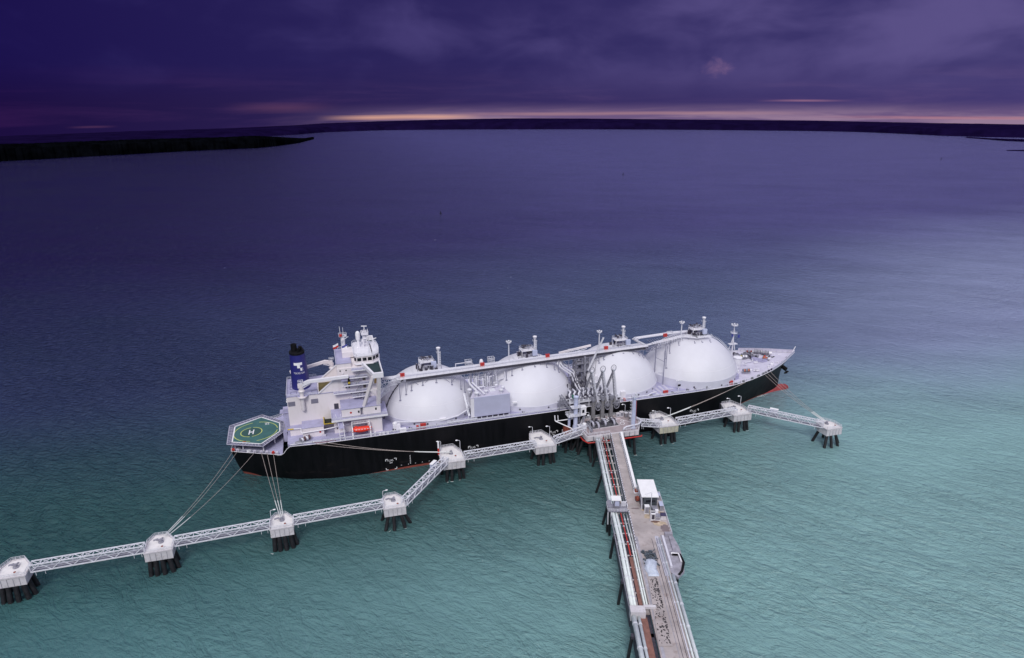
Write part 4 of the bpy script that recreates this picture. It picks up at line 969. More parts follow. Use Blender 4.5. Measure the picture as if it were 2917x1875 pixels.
    MB().rail([(-103.4, -15, 26.0), (-103.4, -21.5, 26.0), (-80, -21.5, 26.0)], 1.1, 0.05, 1.8).build('railing', STEELW, bd)
    MB().box(-103.5, -21.75, 25.2, -79.8, -21.6, 26.1).build('fascia', WHITE, bd)
    # lower hull-side houses below the boat deck
    MB().box(-88.6, -20.2, MAIN-0.1, -82.4, -10.02, 25.6).build('lower_house', CREAM, ac)
    MB().box(-98.6, -14.5, MAIN-0.1, -88.6, -10.02, 25.6).build('lower_house', CREAM, ac)
    # sloping walkway going down to the deck edge
    w = MB(); w.beam((-100.6, -17.5, 25.9), (-99.6, -23.2, 22.6), 2.2, 0.2); w.build('walkway', DECK, SHIP)
    w = MB()
    for dx in (-1.0, 1.0): w.beam((-99.8+dx, -23.2, 22.6), (-99.6+dx, -24.1, MAIN), 0.25); w.beam((-100.6+dx, -17.5, 26.9), (-99.6+dx, -23.2, 23.6), 0.12)
    for k in range(2): w.beam((-100.8, -23.5, MAIN+2+k*2), (-98.6, -23.5, MAIN+2+k*2), 0.2)
    w.build('walkway_legs', WHITE, SHIP)
    # recess door in the casing wall
    MB().box(-101.8, -10.1, 26.0, -99.9, -10.02, 28.6).build('doorway', DARK, ac)
    # tower steps above
    up = MB().box(-99.2, -9.4, 44.6, -93.0, 9.4, 46.6).box(-93.0, -8.0, 44.6, -82.6, 8.0, 46.2).build('upper_house', CREAM, ac)
    MB().box(-99.4, -9.6, 46.6, -92.8, 9.6, 46.8).build('roof', DECK, up); MB().rail([(-92.8, 9.5, 46.8), (-99.3, 9.5, 46.8), (-99.3, -9.5, 46.8)], 1.1, 0.05, 1.8).build('railing', STEELW, up)
    MB().box(-96.2, -3.0, 46.8, -91.2, 4.0, 49.2).build('wheelhouse_annex', CREAM, up)
    MB().box(-97.8, -12.4, 39.6, -92.6, -10.02, 39.85).build('stair_landing', DECK, ac)
    for x in (-98.1, -95.6): MB().box(x, -10.07, 43.3, x+0.55, -10.02, 43.9).build('window', GLASS, ac)
    for x, z in ((-96.2, 35.2), (-94.9, 35.3), (-94.3, 32.2), (-92.9, 31.0)): MB().box(x, -10.07, z, x+0.5, -10.02, z+0.7).build('window', GLASS, ac)
    for x, z in ((-86.4, 33.1), (-85.4, 33.3)): MB().box(x, -10.07, z, x+0.45, -10.02, z+0.8).build('window', DARK, ac)
    # outside galleries with diagonal stairs, near side
    gal = ((44.2, -93.2, -86.8), (40.9, -94.4, -86.6), (37.6, -96.8, -84.0), (34.3, -101.5, -86.0), (31.9, -93.6, -86.4))
    for i, (z, x0, x1) in enumerate(gal):
        o = MB().box(x0, -12.6, z-0.2, x1, -10.02, z).build('gallery', DECK, ac)
        MB().box(x0, -12.72, z-0.45, x1, -12.6, z+0.02).build('fascia', WHITE, o); MB().rail([(x0, -12.55, z), (x1, -12.55, z)], 1.05, 0.05, 1.5).build('railing', STEELW, o)
    for i in range(4):
        z1, z0 = gal[i][0], gal[i+1][0]; b = MB()
        b.beam((-91.8, -11.6, z0), (-89.0, -11.6, z1), 0.9, 0.15); b.build('outside_stair', STEELG, ac)
    MB().beam((-92.6, -13.5, 26.2), (-88.8, -12.4, 31.7), 0.8, 0.15).build('outside_stair', STEELG, ac)
    for z0, z1 in ((30.2, 33.9), (34.6, 37.2), (38.2, 40.4)): MB().box(-88.6, -10.2, z0, -87.4, -10.02, z1).build('cable_trunk', mat('dark olive panel', (0.16, 0.14, 0.12), 0.8), ac)  # plain olive strips on the wall between the galleries
    MB().box(-84.6, -10.15, 36.0, -82.6, -10.02, 39.4).build('ochre_panel', mat('ochre panel', (0.42, 0.27, 0.10), 0.7), ac)
    for x, z in ((-96.8, 42.6), (-91.3, 43.2), (-90.4, 39.8), (-97.2, 36.4), (-92.6, 33.6), (-95.4, 30.9), (-84.2, 29.2), (-88.8, 43.6)): MB().ell((x, -10.5, z), 0.3, 0.3, 0.25, 8, 5).build('deck_lamp', MARKW, ac)
    # ---- wheelhouse
    poly = [(-90.6, -9.4), (-83.6, -9.4), (-80.6, -6.4), (-80.0, 0), (-80.6, 6.4), (-83.6, 9.4), (-90.6, 9.4), (-91.6, 7.6), (-91.6, -7.6)]
    sh = lambda k, c=(-86, 0): [(c[0]+(x-c[0])*k, y*k) for x, y in poly]
    wh = MB().prism(sh(0.97), 45.6, 48.9).build('wheelhouse', CREAM, SHIP)
    MB().prism(sh(1.0), 48.9, 49.25).build('roof', WHITE, wh); MB().prism(sh(1.03), 45.3, 45.7).build('bridge_deck', WHITE, wh)
    b = MB(); pp = sh(0.97)
    for (x0, y0), (x1, y1) in zip(pp, pp[1:]+pp[:1]):
        a, e = Vector((x0, y0, 0)), Vector((x1, y1, 0)); L = (e-a).length; n = max(1, int(L/2.0)); nrm = Vector(((e-a).y, -(e-a).x, 0)).normalized()
        for k in range(n):
            p, q = a.lerp(e, (k+0.12)/n)+nrm*0.05, a.lerp(e, (k+0.88)/n)+nrm*0.05
            MB().add([(p.x, p.y, 46.8), (q.x, q.y, 46.8), (q.x, q.y, 48.3), (p.x, p.y, 48.3)], [(0, 1, 2, 3)]).build('bridge_window', GLASS, wh)
    MB().rail([(x, y, 49.25) for x, y in sh(0.97)], 1.1, 0.05, 1.6, closed=True).build('railing', STEELW, wh)
    # radar mast, domes, aerials
    m = MB(); m.lattice((-85.6, 2.0, 49.2), (-85.6, 2.0, 56.4), 1.6, 1.6, 5, 0.2, up=(0, 1, 0)); m.beam((-85.6, 2, 56), (-85.6, 2, 58.9), 0.3); m.beam((-86.8, 2, 59.1), (-84.4, 2, 58.9), 0.35)
    m.box(-87.2, 0.6, 55.2, -84.0, 3.4, 55.5); m.rail([(-87.2, 0.6, 55.5), (-84, 0.6, 55.5), (-84, 3.4, 55.5), (-87.2, 3.4, 55.5)], 1.0, 0.06, 0.8, closed=True); m.box(-86.2, 1.4, 53.0, -85.0, 2.6, 53.6)
    for k in range(4): m.beam((-86.8+k*0.9, 3, 55.5), (-86.8+k*0.9, 3, 57.0+0.3*(k % 2)), 0.16)
    mm = m.build('radar_mast', WHITE, wh)
    MB().beam((-84.2, 0.2, 52.8), (-80.8, -0.8, 53.9), 0.35, 0.3).build('radar_scanner', MARKW, mm); MB().beam((-82.6, -0.3, 49.2), (-82.6, -0.3, 53.3), 0.3).build('scanner_post', WHITE, mm)
    sd = MB().tube((-88.6, 2.4, 49.2), (-88.6, 2.4, 54.0), 0.75, 10, 0.55); sd.lathe([(0.95, 53.0), (1.1, 55.2)], (-88.6, 2.4, 0), 12); sdo = sd.build('dome_pedestal', WHITE, wh)
    MB().ell((-88.6, 2.4, 55.6), 1.0, 1.0, 1.25, 14, 10).build('satellite_dome', MARKW, sdo, smooth='all')
    b = MB(); b.lathe([(0.9, 0), (0.9, 7.8)], (-95.2, 4.6, 46.8), 10); b.build('signal_mast', WHITE, wh)
    b = MB(); b.beam((-96.0, 4.6, 54.6), (-96.2, 4.6, 59.0), 0.2); b.beam((-94.8, 4.2, 54.6), (-94.8, 4.2, 58.6), 0.16); b.box(-96.8, 3.4, 54.4, -93.4, 6.0, 54.6); b.rail([(-96.8, 3.4, 54.6), (-93.4, 3.4, 54.6), (-93.4, 6, 54.6), (-96.8, 6, 54.6)], 1.0, 0.05, 0.8, closed=True)
    for k in range(5): b.beam((-96+k*0.6, 3.2, 52+k*0.5), (-95.6+k*0.7, 2.6, 53+k*0.4), 0.3)
    b.build('signal_yard', STEELW, wh); MB().box(-96.6, 3.0, 54.7, -95.4, 3.8, 55.7).build('signal_lamp', RED, wh)
    R2 = random.Random(21)
    for k in range(12):
        a = -0.5+k*0.32; x = -86+5.2*math.cos(a); y = 8*math.sin(a); MB().beam((x, y, 49.2), (x, y, 50.8+R2.random()*1.2), 0.14).build('aerial', STEELW, wh)
    b = MB(); b.beam((-89, -6, 49.2), (-89, -6, 52.4), 0.1)
    for k in range(8): b.beam((-85.0, -7.0+k*0.01, 49.3+k*0.05), (-84.3, -6+k*1.1, 49.5), 0.1)
    b.build('aerial', STEELW, wh)
    b = MB()
    for k in range(9): b.cbox(-83.6+0.1*(k % 2), -6.5+k*1.3, 49.3, 0.35, 0.5, 0.45)
    b.build('roof_instruments', DARK, wh)
    # ---- bridge wings (open girder frames) with A-frame supports
    for sg in (-1, 1):
        w = MB()
        w.beam((-88.4, sg*9.6, 45.5), (-83.4, sg*24.4, 45.5), 1.3, 1.5) if False else None
        w.beam((-88.2, sg*9.4, 45.6), (-84.6, sg*24.0, 45.6), 0.9, 1.7); w.beam((-80.9, sg*7.0, 45.6), (-80.9, sg*24.2, 45.6), 0.45, 1.5)
        w.box(-85.2, min(sg*23.4, sg*24.5), 44.4, -80.7, max(sg*23.4, sg*24.5), 46.6)
        wo = w.build('bridge_wing', WHITE, wh)
        MB().prism([(-87.6, sg*9.6), (-81.0, sg*8.0), (-81.0, sg*23.6), (-84.4, sg*23.6)], 44.9, 45.05).build('wing_deck', mat('dark green wing deck', (0.008, 0.03, 0.036), 0.7), wo)
        a = MB(); a.beam((-84.9, sg*23.6, 45.0), (-89.4, sg*19.4, 30.0), 1.3, 1.3); a.beam((-82.6, sg*23.8, 45.0), (-83.4, sg*19.4, 30.0), 1.5, 1.4)
        a.beam((-86.6, sg*22.0, 38.4), (-83.0, sg*21.9, 38.4), 0.7, 0.7); a.beam((-86.2, sg*22.4, 38.0), (-83.2, sg*20.8, 33.6), 0.35, 0.35)
        a.build('wing_support', CREAM, wo)
    # side frames of the block front
    MB().box(-82.4, -10.4, 26.0, -81.9, 10.4, 45.0).build('front_bulkhead', CREAM, ac)
    # ---- provision cranes on the casing
    for sg, x, z0, tip in ((-1, -114.6, 28.0, (-94.6, -12.6, 41.6)), (1, -101.0, 34.3, (-119.6, 12.4, 36.6))):
        y = sg*11.2; top = 39.2 if sg < 0 else 39.6
        b = MB(); b.lathe([(0.75, z0), (0.85, z0+0.4), (0.85, top-0.8)], (x, y, 0), 14); b.lathe([(1.9, 34.0), (1.95, 34.35)], (x, y, 0), 18) if sg < 0 else None
        b.ell((x, y, z0), 0.75, 0.75, 0.6, 12, 8); cr = b.build('stores_crane', CREAM, SHIP, smooth=True)
        b = MB(); b.lathe([(1.3, top-2.6), (1.4, top-2.2), (1.0, top-1.6), (1.0, top)], (x, y, 0), 14); b.cbox(x-0.4, y, top-0.6, 1.8, 1.8, 1.6); b.build('slew_head', CREAM, cr)
        b = MB(); t = Vector(tip); s0 = Vector((x, y, top+0.4)); d = (t-s0); k = s0+d*0.18+Vector((0, 0, 1.1))
        b.beam(s0, k, 1.3, 1.5); b.beam(k-d*0.01, t+Vector((0, 0, 0.2)), 1.15, 1.25); b.build('boom', CREAM if sg > 0 else WHITE, cr)
        MB().tube(s0+Vector((0, 0, -1.8)), s0+d*0.20, 0.25, 8).build('luffing_ram', WHITE, cr)
        b = MB(); b.rail([(x-1, y-1, top+1.2), (x+1, y-1, top+1.2), (x+1, y+1, top+1.2), (x-1, y+1, top+1.2)], 1.2, 0.06, 1, closed=True); b.build('maintenance_cage', STEELW, cr)
        if sg < 0:
            b = MB(); b.tube(t, t-Vector((0, 0, 1.3)), 0.35, 8); hk = b.build('hook_block', BLACK, cr); MB().box(t.x-0.5, t.y-0.4, t.z-3.6, t.x+0.5, t.y+0.4, t.z-1.2).build('hook_weight', BLACK, cr); MB().box(t.x-0.45, t.y-0.45, t.z-3.2, t.x+0.45, t.y-0.38, t.z-2.3).build('hook_band', YEL2, cr)
superstructure()

# flags on the signal mast
def flags():
    for nm, x, z, cols, lab in (('flag', -97.4, 51.0, (MARKW, RED), 'white and red striped flag flying beside the bridge signal mast'), ('flag', -94.0, 50.2, (BLUE2, MARKW), 'blue flag with white hanging below the bridge signal mast')):
        n = 10; o = None
        for part in (0, 1):
            vs = []; fs = []
            for i in range(n+1):
                u = i/n*2.6
                for j in (0, 1): vs.append((x-u*0.9+ (0.4 if z < 51 else 0), 3.0-0.4+0.22*math.sin(u*3), z+0.95-part*0.95-j*0.95-u*0.35))
            for i in range(n): fs.append((2*i, 2*i+2, 2*i+3, 2*i+1))
            q = MB().add(vs, fs)
            if part == 0: o = q.build(nm, cols[0]); tag(o, lab, 'flag')
            else: q.build('stripe', cols[1], o)
flags()
MB().box(109.0, 6.8, 31.4, 110.0, 7.2, 33.0).build('signal_flag', BLUE2, SHIP); MB().box(112.2, 5.8, 30.8, 113.3, 6.2, 32.4).build('signal_flag', BLUE2, SHIP)

# ---------------------------------------------------------------- helideck
def helideck():
    z = 16.3; C = (-135.7, -1.6)
    poly = [(-145.3, 5.6), (-134.5, 12.2), (-126.2, 3.6), (-125.9, -4.9), (-133.2, -14.6), (-145.2, -9.3)]
    net = [(-147.8, 7.4), (-134.3, 15.0), (-124.4, 4.8), (-124.0, -5.4), (-132.4, -17.0), (-147.2, -10.6)]
    hd = MB().prism(poly, z-0.45, z).build('helideck', GREEN, SHIP)
    b = MB()
    for (a, c) in zip(poly, poly[1:]+poly[:1]):
        b.beam((a[0], a[1], z+0.02), (c[0], c[1], z+0.02), 0.5, 0.08)
    b.build('white_border', MARKW, hd)
    def ring(r, w, a0, a1, mtl, name, cx=C[0], cy=C[1], zz=z+0.02, gaps=()):
        vs = []; fs = []; n = 64
        for i in range(n+1):
            a = a0+(a1-a0)*i/n
            for rr in (r-w/2, r+w/2): vs.append((cx+rr*math.cos(a), cy+rr*math.sin(a), zz))
        for i in range(n):
            if any(g0 <= i < g1 for g0, g1 in gaps): continue
            fs.append((2*i, 2*i+1, 2*i+3, 2*i+2))
        return MB().add(vs, fs).build(name, mtl, hd)
    n = 48
    MB().prism([(-137.9+4.3*math.cos(2*PI*i/n), -2.0+4.3*math.sin(2*PI*i/n)) for i in range(n)], z-0.01, z+0.010).build('landing_circle', GREEND, hd)
    ring(4.4, 0.34, 0, 2*PI, YELLOW, 'yellow_ring', -137.9, -2.0, z+0.02, ((15, 17), (47, 49)))
    ring(9.1, 0.34, 0, 2*PI, YELLOW, 'yellow_ring', -136.1, -1.9, z+0.02, ((15, 18), (46, 49), (63, 64), (0, 1)))
    b = MB(); x, y = -137.9, -2.0
    ang = math.radians(-2); ca, sa = math.cos(ang), math.sin(ang)
    def qb(u0, v0, u1, v1): b.add([(x+u*ca-v*sa, y+u*sa+v*ca, z+0.025) for u, v in ((u0,v0),(u1,v0),(u1,v1),(u0,v1))], [(0,1,2,3)])
    qb(-1.05, -2.2, -0.62, 2.2); qb(0.62, -2.2, 1.05, 2.2); qb(-0.62, -0.35, 0.62, 0.35)
    b.build('letter_h', MARKW, hd)
    text('lettering', '22', 2.0, MARKW, hd, (-131.6, 4.2, z+0.03), (1, 0, 0), (0, 1, 0)); MB().box(-132.7, 5.3, z+0.01, -130.6, 5.55, z+0.03).build('number_bar', MARKW, hd)
    b = MB(); b.add([(-140.9, -10.5, z+0.02), (-139.7, -10.9, z+0.02), (-139.5, -10.2, z+0.02), (-140.7, -9.8, z+0.02)], [(0,1,2,3)]); b.build('red_panel', RED, hd)
    # safety net frame all round
    b = MB(); g2 = MB()
    for i in range(6):
        a, c, p, q = [Vector((v[0], v[1], z-0.1)) for v in (poly[i], poly[(i+1) % 6], net[i], net[(i+1) % 6])]
        g2.add([a+Vector((0,0,-0.1)), c+Vector((0,0,-0.1)), q+Vector((0,0,-0.06)), p+Vector((0,0,-0.06))], [(0,1,2,3)])
        n = max(4, int((c-a).length/1.25))
        for k in range(n+1): b.beam(a.lerp(c, k/n), p.lerp(q, k/n), 0.16, 0.14)
        b.beam(p, q, 0.26, 0.16); b.beam(a.lerp(p, 0.5), c.lerp(q, 0.5), 0.07)
    b.build('safety_net_frame', mat('net frame grey', (0.46, 0.45, 0.55), 0.6, var=0.1), hd); g2.build('safety_net', mat('net mesh', (0.12, 0.125, 0.20), 0.8), hd)
    # supports
    for x, y in ((-132.6, -14.0), (-141.2, -9.4), (-144.6, -7.4), (-128.2, -8.2), (-127, 4), (-134, 10), (-144, 4), (-139, 7)):
        s = MB(); s.beam((x, y, AFT), (x, y, z-0.5), 0.42); s.beam((x-1.3, y, z-0.6), (x, y, z-1.9), 0.2); s.beam((x+1.3, y, z-0.6), (x, y, z-1.9), 0.2); s.build('deck_support', WHITE, hd)
    s = MB(); s.box(-124.3, -8.2, AFT, -122.6, -4.2, z+0.2); s.build('access_stair', DECK, hd)
    s = MB()
    for k in range(6): s.box(-124.0, -3.4+k*0.7, z-0.2, -122.2, -3.1+k*0.7, z-0.05)
    s.build('stair_tread', STEELG, hd)
    # rescue gear by the casing
    g = MB(); g.box(-123.6, 4.6, MAIN, -121.6, 6.6, MAIN+1.6); g.build('foam_monitor', RUST, SHIP)
    g = MB(); g.beam((-124.4, 8.5, MAIN+1.5), (-121.4, 8.0, MAIN+2.4), 0.4); g.tube((-124, 7, MAIN), (-124, 7, MAIN+2), 0.5, 8); g.build('rescue_davit', DARK, SHIP)
helideck()

# aft deck fairleads, winches
def aft():
    for i, (x, y) in enumerate(((-145.0, -10.4), (-143.2, -11.3), (-136.1, -14.6), (-133.4, -15.8), (-131.1, -16.8), (-128.5, -18.0), (-126.9, -18.8))):
        b = MB(); b.lathe([(0.25, 0.0), (0.62, 0.12), (0.72, 0.55), (0.62, 1.0), (0.25, 1.15), (0.25, 0)], (0, 0, 0), 12, caps=False)
        vs = [(x+v[0], y+ (v[2]-0.55)*0.9, AFT+0.75+v[1]*1.0) for v in b.v]; MB().add(vs, b.f).build('roller_fairlead', RED if i in (0, 5) else DECKP, SHIP)
    b = MB(); R2 = random.Random(31)
    for k in range(10): b.cbox(R2.uniform(-143, -129), R2.uniform(-11, 4), AFT-0.2, R2.uniform(0.8, 2), R2.uniform(0.8, 1.8), R2.uniform(0.8, 1.9), R2.random())
    b.build('aft_mooring_gear', STEELG, SHIP)
    MB().box(-139.4, -13.2, AFT, -137.9, -12.9, AFT+1.1).build('notice_board', MARKW, SHIP)
    # stern winch with cream and dark ropes on the main deck
    b = MB(); p0, p1 = Vector((-118.0, -22.0, MAIN+1.2)), Vector((-112.9, -19.0, MAIN+1.2)); d = (p1-p0).normalized()
    for k in range(5): c = p0.lerp(p1, 0.25+k*0.18); b.tube(c-d*0.08, c+d*0.08, 1.15, 16)
    b.cbox(-117.8, -22.0, MAIN, 2.2, 1.6, 1.1, 0.5); b.beam(p0-Vector((0, 0, 1)), p1-Vector((0, 0, 1)), 1.2, 0.3)
    w = b.build('winch', STEELG, SHIP)
    for k, m in enumerate((WHITE, mat('maroon rope', (0.12, 0.05, 0.06), 0.9), WHITE, mat('maroon rope', (0.12, 0.05, 0.06), 0.9))):
        MB().tube(p0.lerp(p1, 0.27+k*0.18), p0.lerp(p1, 0.41+k*0.18), 0.85, 12).build('rope_drum', m, w)
    b = MB()
    for x in (-112, -109, -104.5): b.tube((x, -22.6, MAIN), (x+0.2, -23.4, MAIN+0.9), 0.3, 8)
    b.build('pedestal_fairlead', WHITE, SHIP)
    MB().pipe([(-112.2, -22.6, MAIN+0.3), (-110.5, -23.5, MAIN+0.15), (-106, -23.6, MAIN+0.1), (-103.5, -23.0, MAIN+0.2), (-102.6, -23.7, MAIN+0.1)], 0.13, 6).build('rope_on_deck', mat('dark red rope', (0.25, 0.06, 0.06), 0.9), SHIP)
aft()

# lifeboat in its davits (davits belong to the ship, the boat hangs from them)
def lifeboat():
    L, W, H = 8.6, 2.9, 2.9; x0, y0, z0 = -91.4, -22.2, 20.6; b = MB(); n = 14; m = 12; vs = []; fs = []
    for i in range(n+1):
        u = -1+2*i/n; k = (1-abs(u)**2.6); k = max(k, 0.02)**0.6; cz = 0.15*abs(u)**2*H
        for j in range(m):
            a = 2*PI*j/m; vs.append((u*L/2, k*W/2*math.cos(a)*(1.0 if math.sin(a) < 0.2 else 0.86), cz+k*H/2*math.sin(a)*(0.85 if math.sin(a) < 0 else 0.95)))
    for i in range(n): fs += [(i*m+j, (i+1)*m+j, (i+1)*m+(j+1) % m, i*m+(j+1) % m) for j in range(m)]
    fs += [tuple(range(m-1, -1, -1)), tuple(n*m+j for j in range(m))]
    root = empty('lifeboat', (x0, y0, z0)); tag(root, 'red-orange enclosed lifeboat hanging in white davits on the near side of the ship', 'lifeboat')
    b.add(vs, fs).build('boat_hull', ORANGE, root, smooth='all')
    MB().box(-4.1, -1.53, -0.15, 4.1, -1.40, 0.02).box(-4.1, 1.40, -0.15, 4.1, 1.53, 0.02).build('fender_strip', RED, root)
    MB().ell((-2.4, 0, 1.25), 0.9, 0.75, 0.5, 10, 6).build('steering_cupola', ORANGE, root)
    for k in range(5): MB().box(-2.6+k*1.2, -1.33, 0.45, -2.0+k*1.2, -1.27, 0.75).build('window', MARKW, root)
    w = MB()
    for x in (-3.3, 3.3): w.tube((x, 0, 0.9), (x, 0, 1.7), 0.14, 6)
    w.build('lifting_hook', DARK, root)
    for x in (x0-3.9, x0+3.6):
        d = MB(); d.beam((x, -23.9, MAIN), (x, -22.9, 21.2), 0.5, 0.55); d.beam((x, -22.9, 21.2), (x, -20.2, 23.2), 0.45, 0.5); d.beam((x, -20.2, 23.2), (x, -18.6, MAIN), 0.4, 0.4); d.beam((x, -20.2, 23.2), (x, -22.4, 23.4), 0.4, 0.4)
        d.beam((x, -22.4, 23.4), (x, -22.3, 22.1), 0.12)
        d.build('davit', WHITE, SHIP)
    d = MB(); d.rail([(x0-3.9, -20.2, 23.0), (x0+3.6, -20.2, 23.0)], 1.0, 0.12, 1.2); d.box(x0-3.9, -20.6, 22.6, x0+3.6, -19.6, 22.8); d.build('davit_platform', WHITE, SHIP)
lifeboat()
# ================================================================ THE JETTY
def outline(kind):
    if kind == 'b': return [(-4.9, -6.6), (4.6, -7.0), (4.8, 0.2), (2.2, 6.9), (-3.4, 6.9), (-5.1, 1.6)]
    return [(-4.1, -4.6), (4.1, -4.8), (4.1, 0.3), (1.2, 4.5), (-2.6, 4.5), (-4.3, 1.2)]
DZ = 9.0
def make_dolphin(kind, sc=1.0):
    o = outline('b' if kind == 'b' else 'm'); o = [(x*sc, y*sc) for x, y in o]; root = empty('mooring_dolphin')
    cap = MB().prism([(x*0.985, y*0.985) for x, y in o], DZ-3.2, DZ).build('concrete_cap', CONC, root)
    k = MB()
    for (a, c) in zip(o, o[1:]+o[:1]): k.beam((a[0], a[1], DZ+0.08), (c[0], c[1], DZ+0.08), 0.4, 0.45)
    k.build('kerb', CONC, root)
    # fascia panels on the near side with joints
    f = MB(); x0, x1, y = o[0][0], o[1][0], min(o[0][1], o[1][1])
    f.beam((o[0][0], o[0][1]-0.05, DZ-1.75), (o[1][0], o[1][1]-0.05, DZ-1.75), 0.25, 2.9)
    fo = f.build('fascia_panel', CONC, root); j = MB()
    for t in (0.2, 0.4, 0.6, 0.8):
        x = x0+(x1-x0)*t; yy = o[0][1]+(o[1][1]-o[0][1])*t; j.box(x-0.07, yy-0.24, DZ-3.1, x+0.07, yy-0.17, DZ-0.3)
    j.build('panel_joint', STEELG, fo)
    r = MB(); r.rail([(x*0.96, y*0.96, DZ+.3) for x, y in o], 1.1, 0.045, 1.5, closed=True); r.build('railing', STEELW, root)
    t_ = MB().prism([(x*0.93, y*0.93) for x, y in o], DZ, DZ+0.05).build('pale_top', mat('bleached concrete', (0.74, 0.72, 0.73), 0.85, var=0.08, scale=0.4, dirt=(0.45, 0.38, 0.36), dirt_amt=0.35), root)
    h = MB(); h.lathe([(0.9, 0), (0.9, 0.35), (0.45, 0.5), (0.4, 1.2), (0.6, 1.3)], (0.0, 0.4*sc, DZ), 12); h.beam((0, 0.4, DZ+0.9), (-1.6, 1.2, DZ+0.8), 0.5, 0.35); h.beam((0, 0.4, DZ+0.9), (0.4, 2.0, DZ+0.8), 0.5, 0.35); h.cbox(-2.0, 2.2*sc, DZ, 1.6, 0.8, 0.25, 0.3)
    h.build('mooring_hook', STEELG, root)
    g = MB(); g.lathe([(0.34, 0), (0.42, 0.1), (0.34, 0.2)], (1.2, -3.4*sc, DZ+1.0), 12); g.build('life_ring', RUST, root)
    if kind == 'b': P = [(-2.9, -5.2, -3.4, -6.0), (-0.9, -5.4, -1.2, -6.2), (1.9, -5.3, 2.4, -6.0), (3.5, -5.0, 4.2, -5.6), (-3.2, 0, -4.6, 0.4), (3.2, 0.5, 4.4, 0.8), (-1.4, 4.8, -2.2, 4.6), (1.2, 4.8, 1.8, 4.6)]
    elif kind == 'c': P = [(-3.0, -3.6, -3.3, -4.4), (-1.3, -3.9, -1.4, -4.8), (0.6, -3.9, 0.8, -4.8), (2.4, -3.5, 3.2, -4.2), (3.2, -2.0, 4.4, -2.4), (-3.0, 0.4, -3.4, 0.6), (0, 1.6, 0, 2.0), (2.6, 1.4, 3.6, 1.8)]
    else: P = [(-2.4, -3.3, -4.0, -4.6), (-0.6, -3.6, -0.8, -5.4), (2.2, -3.3, 3.2, -4.8), (3.0, -1.8, 5.6, -2.2), (-2.8, 1.6, -4.6, 2.6), (1.8, 2.6, 2.6, 4.2)]
    for a, b_, c, d in P:
        a, b_, c, d = a*sc, b_*sc, c*sc, d*sc
        q = Vector((c, d, 0))+(Vector((c, d, 0))-Vector((a, b_, DZ-3)))*0.6
        MB().tube((a, b_, DZ-3.2), q, 0.66 if kind != 'c' else 0.82, 12).build('pile', PILE, root)
    return root
pa = make_dolphin('b'); pb = make_dolphin('m'); pc = make_dolphin('c', 1.08); pd = make_dolphin('c', 0.98)
DOL = {}
G1, G2_ = 'breasting dolphins along the ship side', 'mooring dolphins standing in open water'
spec = [('E', pa, (-55.2, -34.4), 'concrete breasting dolphin with red and white marker post at its corner', G1), ('F', pa, (-13.6, -33.4), 'concrete breasting dolphin nearest left of the loading platform', G1),
        ('H', pa, (47.8, -32.0), 'concrete breasting dolphin with stained tan front nearest right of the loading platform', G1), ('I', pa, (87.8, -31.6), 'concrete breasting dolphin below the ship bow, above black clustered piles', G1),
        ('D', pb, (-83.6, -63.3), 'small concrete mooring dolphin on four splayed black legs where the walkway bends', G2_), ('C', pd, (-124.2, -64.2), 'small concrete mooring dolphin holding three ropes from beneath the helideck', G2_),
        ('J', pb, (119.4, -58.8), 'small concrete mooring dolphin at the far right end of the walkway', G2_), ('B', pc, (-164.4, -65.3), 'weathered concrete mooring dolphin holding the longest stern ropes', G2_),
        ('A', pc, (-208.0, -66.0), 'weathered concrete mooring dolphin cut by the left edge of the picture', G2_)]
used = set()
for key, proto, (x, y), lab, grp in spec:
    o = proto if proto not in used else copy_tree(proto); used.add(proto)
    o.location = (x, y, 0); tag(o, lab, 'mooring dolphin', grp); DOL[key] = o
# make sure no dark skirt is missing round the left dolphins: fenders on the breasting dolphins
for key in 'EFHI':
    x, y = DOL[key].location[:2]
    b = MB()
    for s in (-1.4, 1.4): b.tube((x+s-0.6, y+8.3, 7.0), (x+s-0.6, y+6.9, 7.0), 0.75, 12)
    b.box(x-3.0, y+8.3, 3.4, x+1.8, y+8.8, 8.6); b.build('fender', DARK, None)
    fo = bpy.data.objects[-1] if False else None
FL = {'E': 'left', 'F': 'left', 'H': 'right', 'I': 'right'}
for o in [o for o in bpy.data.objects if o.name.startswith('fender') and o.parent is None and o.name != 'fender_strip']:
    best = min('EFHI', key=lambda k: abs(DOL[k].location[0] - o.data.vertices[0].co.x))
    d = DOL[best]; o.data.transform(Matrix.Translation(-Vector(d.location))); o.parent = d

# red and white marker post on dolphin E
r = empty('marker_post', (-60.4, -33.0, DZ)); tag(r, 'red and white banded marker post at the corner of a breasting dolphin', 'marker post')
MB().tube((0, 0, 0), (0, 0, 3.2), 0.42, 10).build('red_band', RED, r); MB().tube((0, 0, 3.2), (0, 0, 6.2), 0.42, 10).build('white_band', MARKW, r)

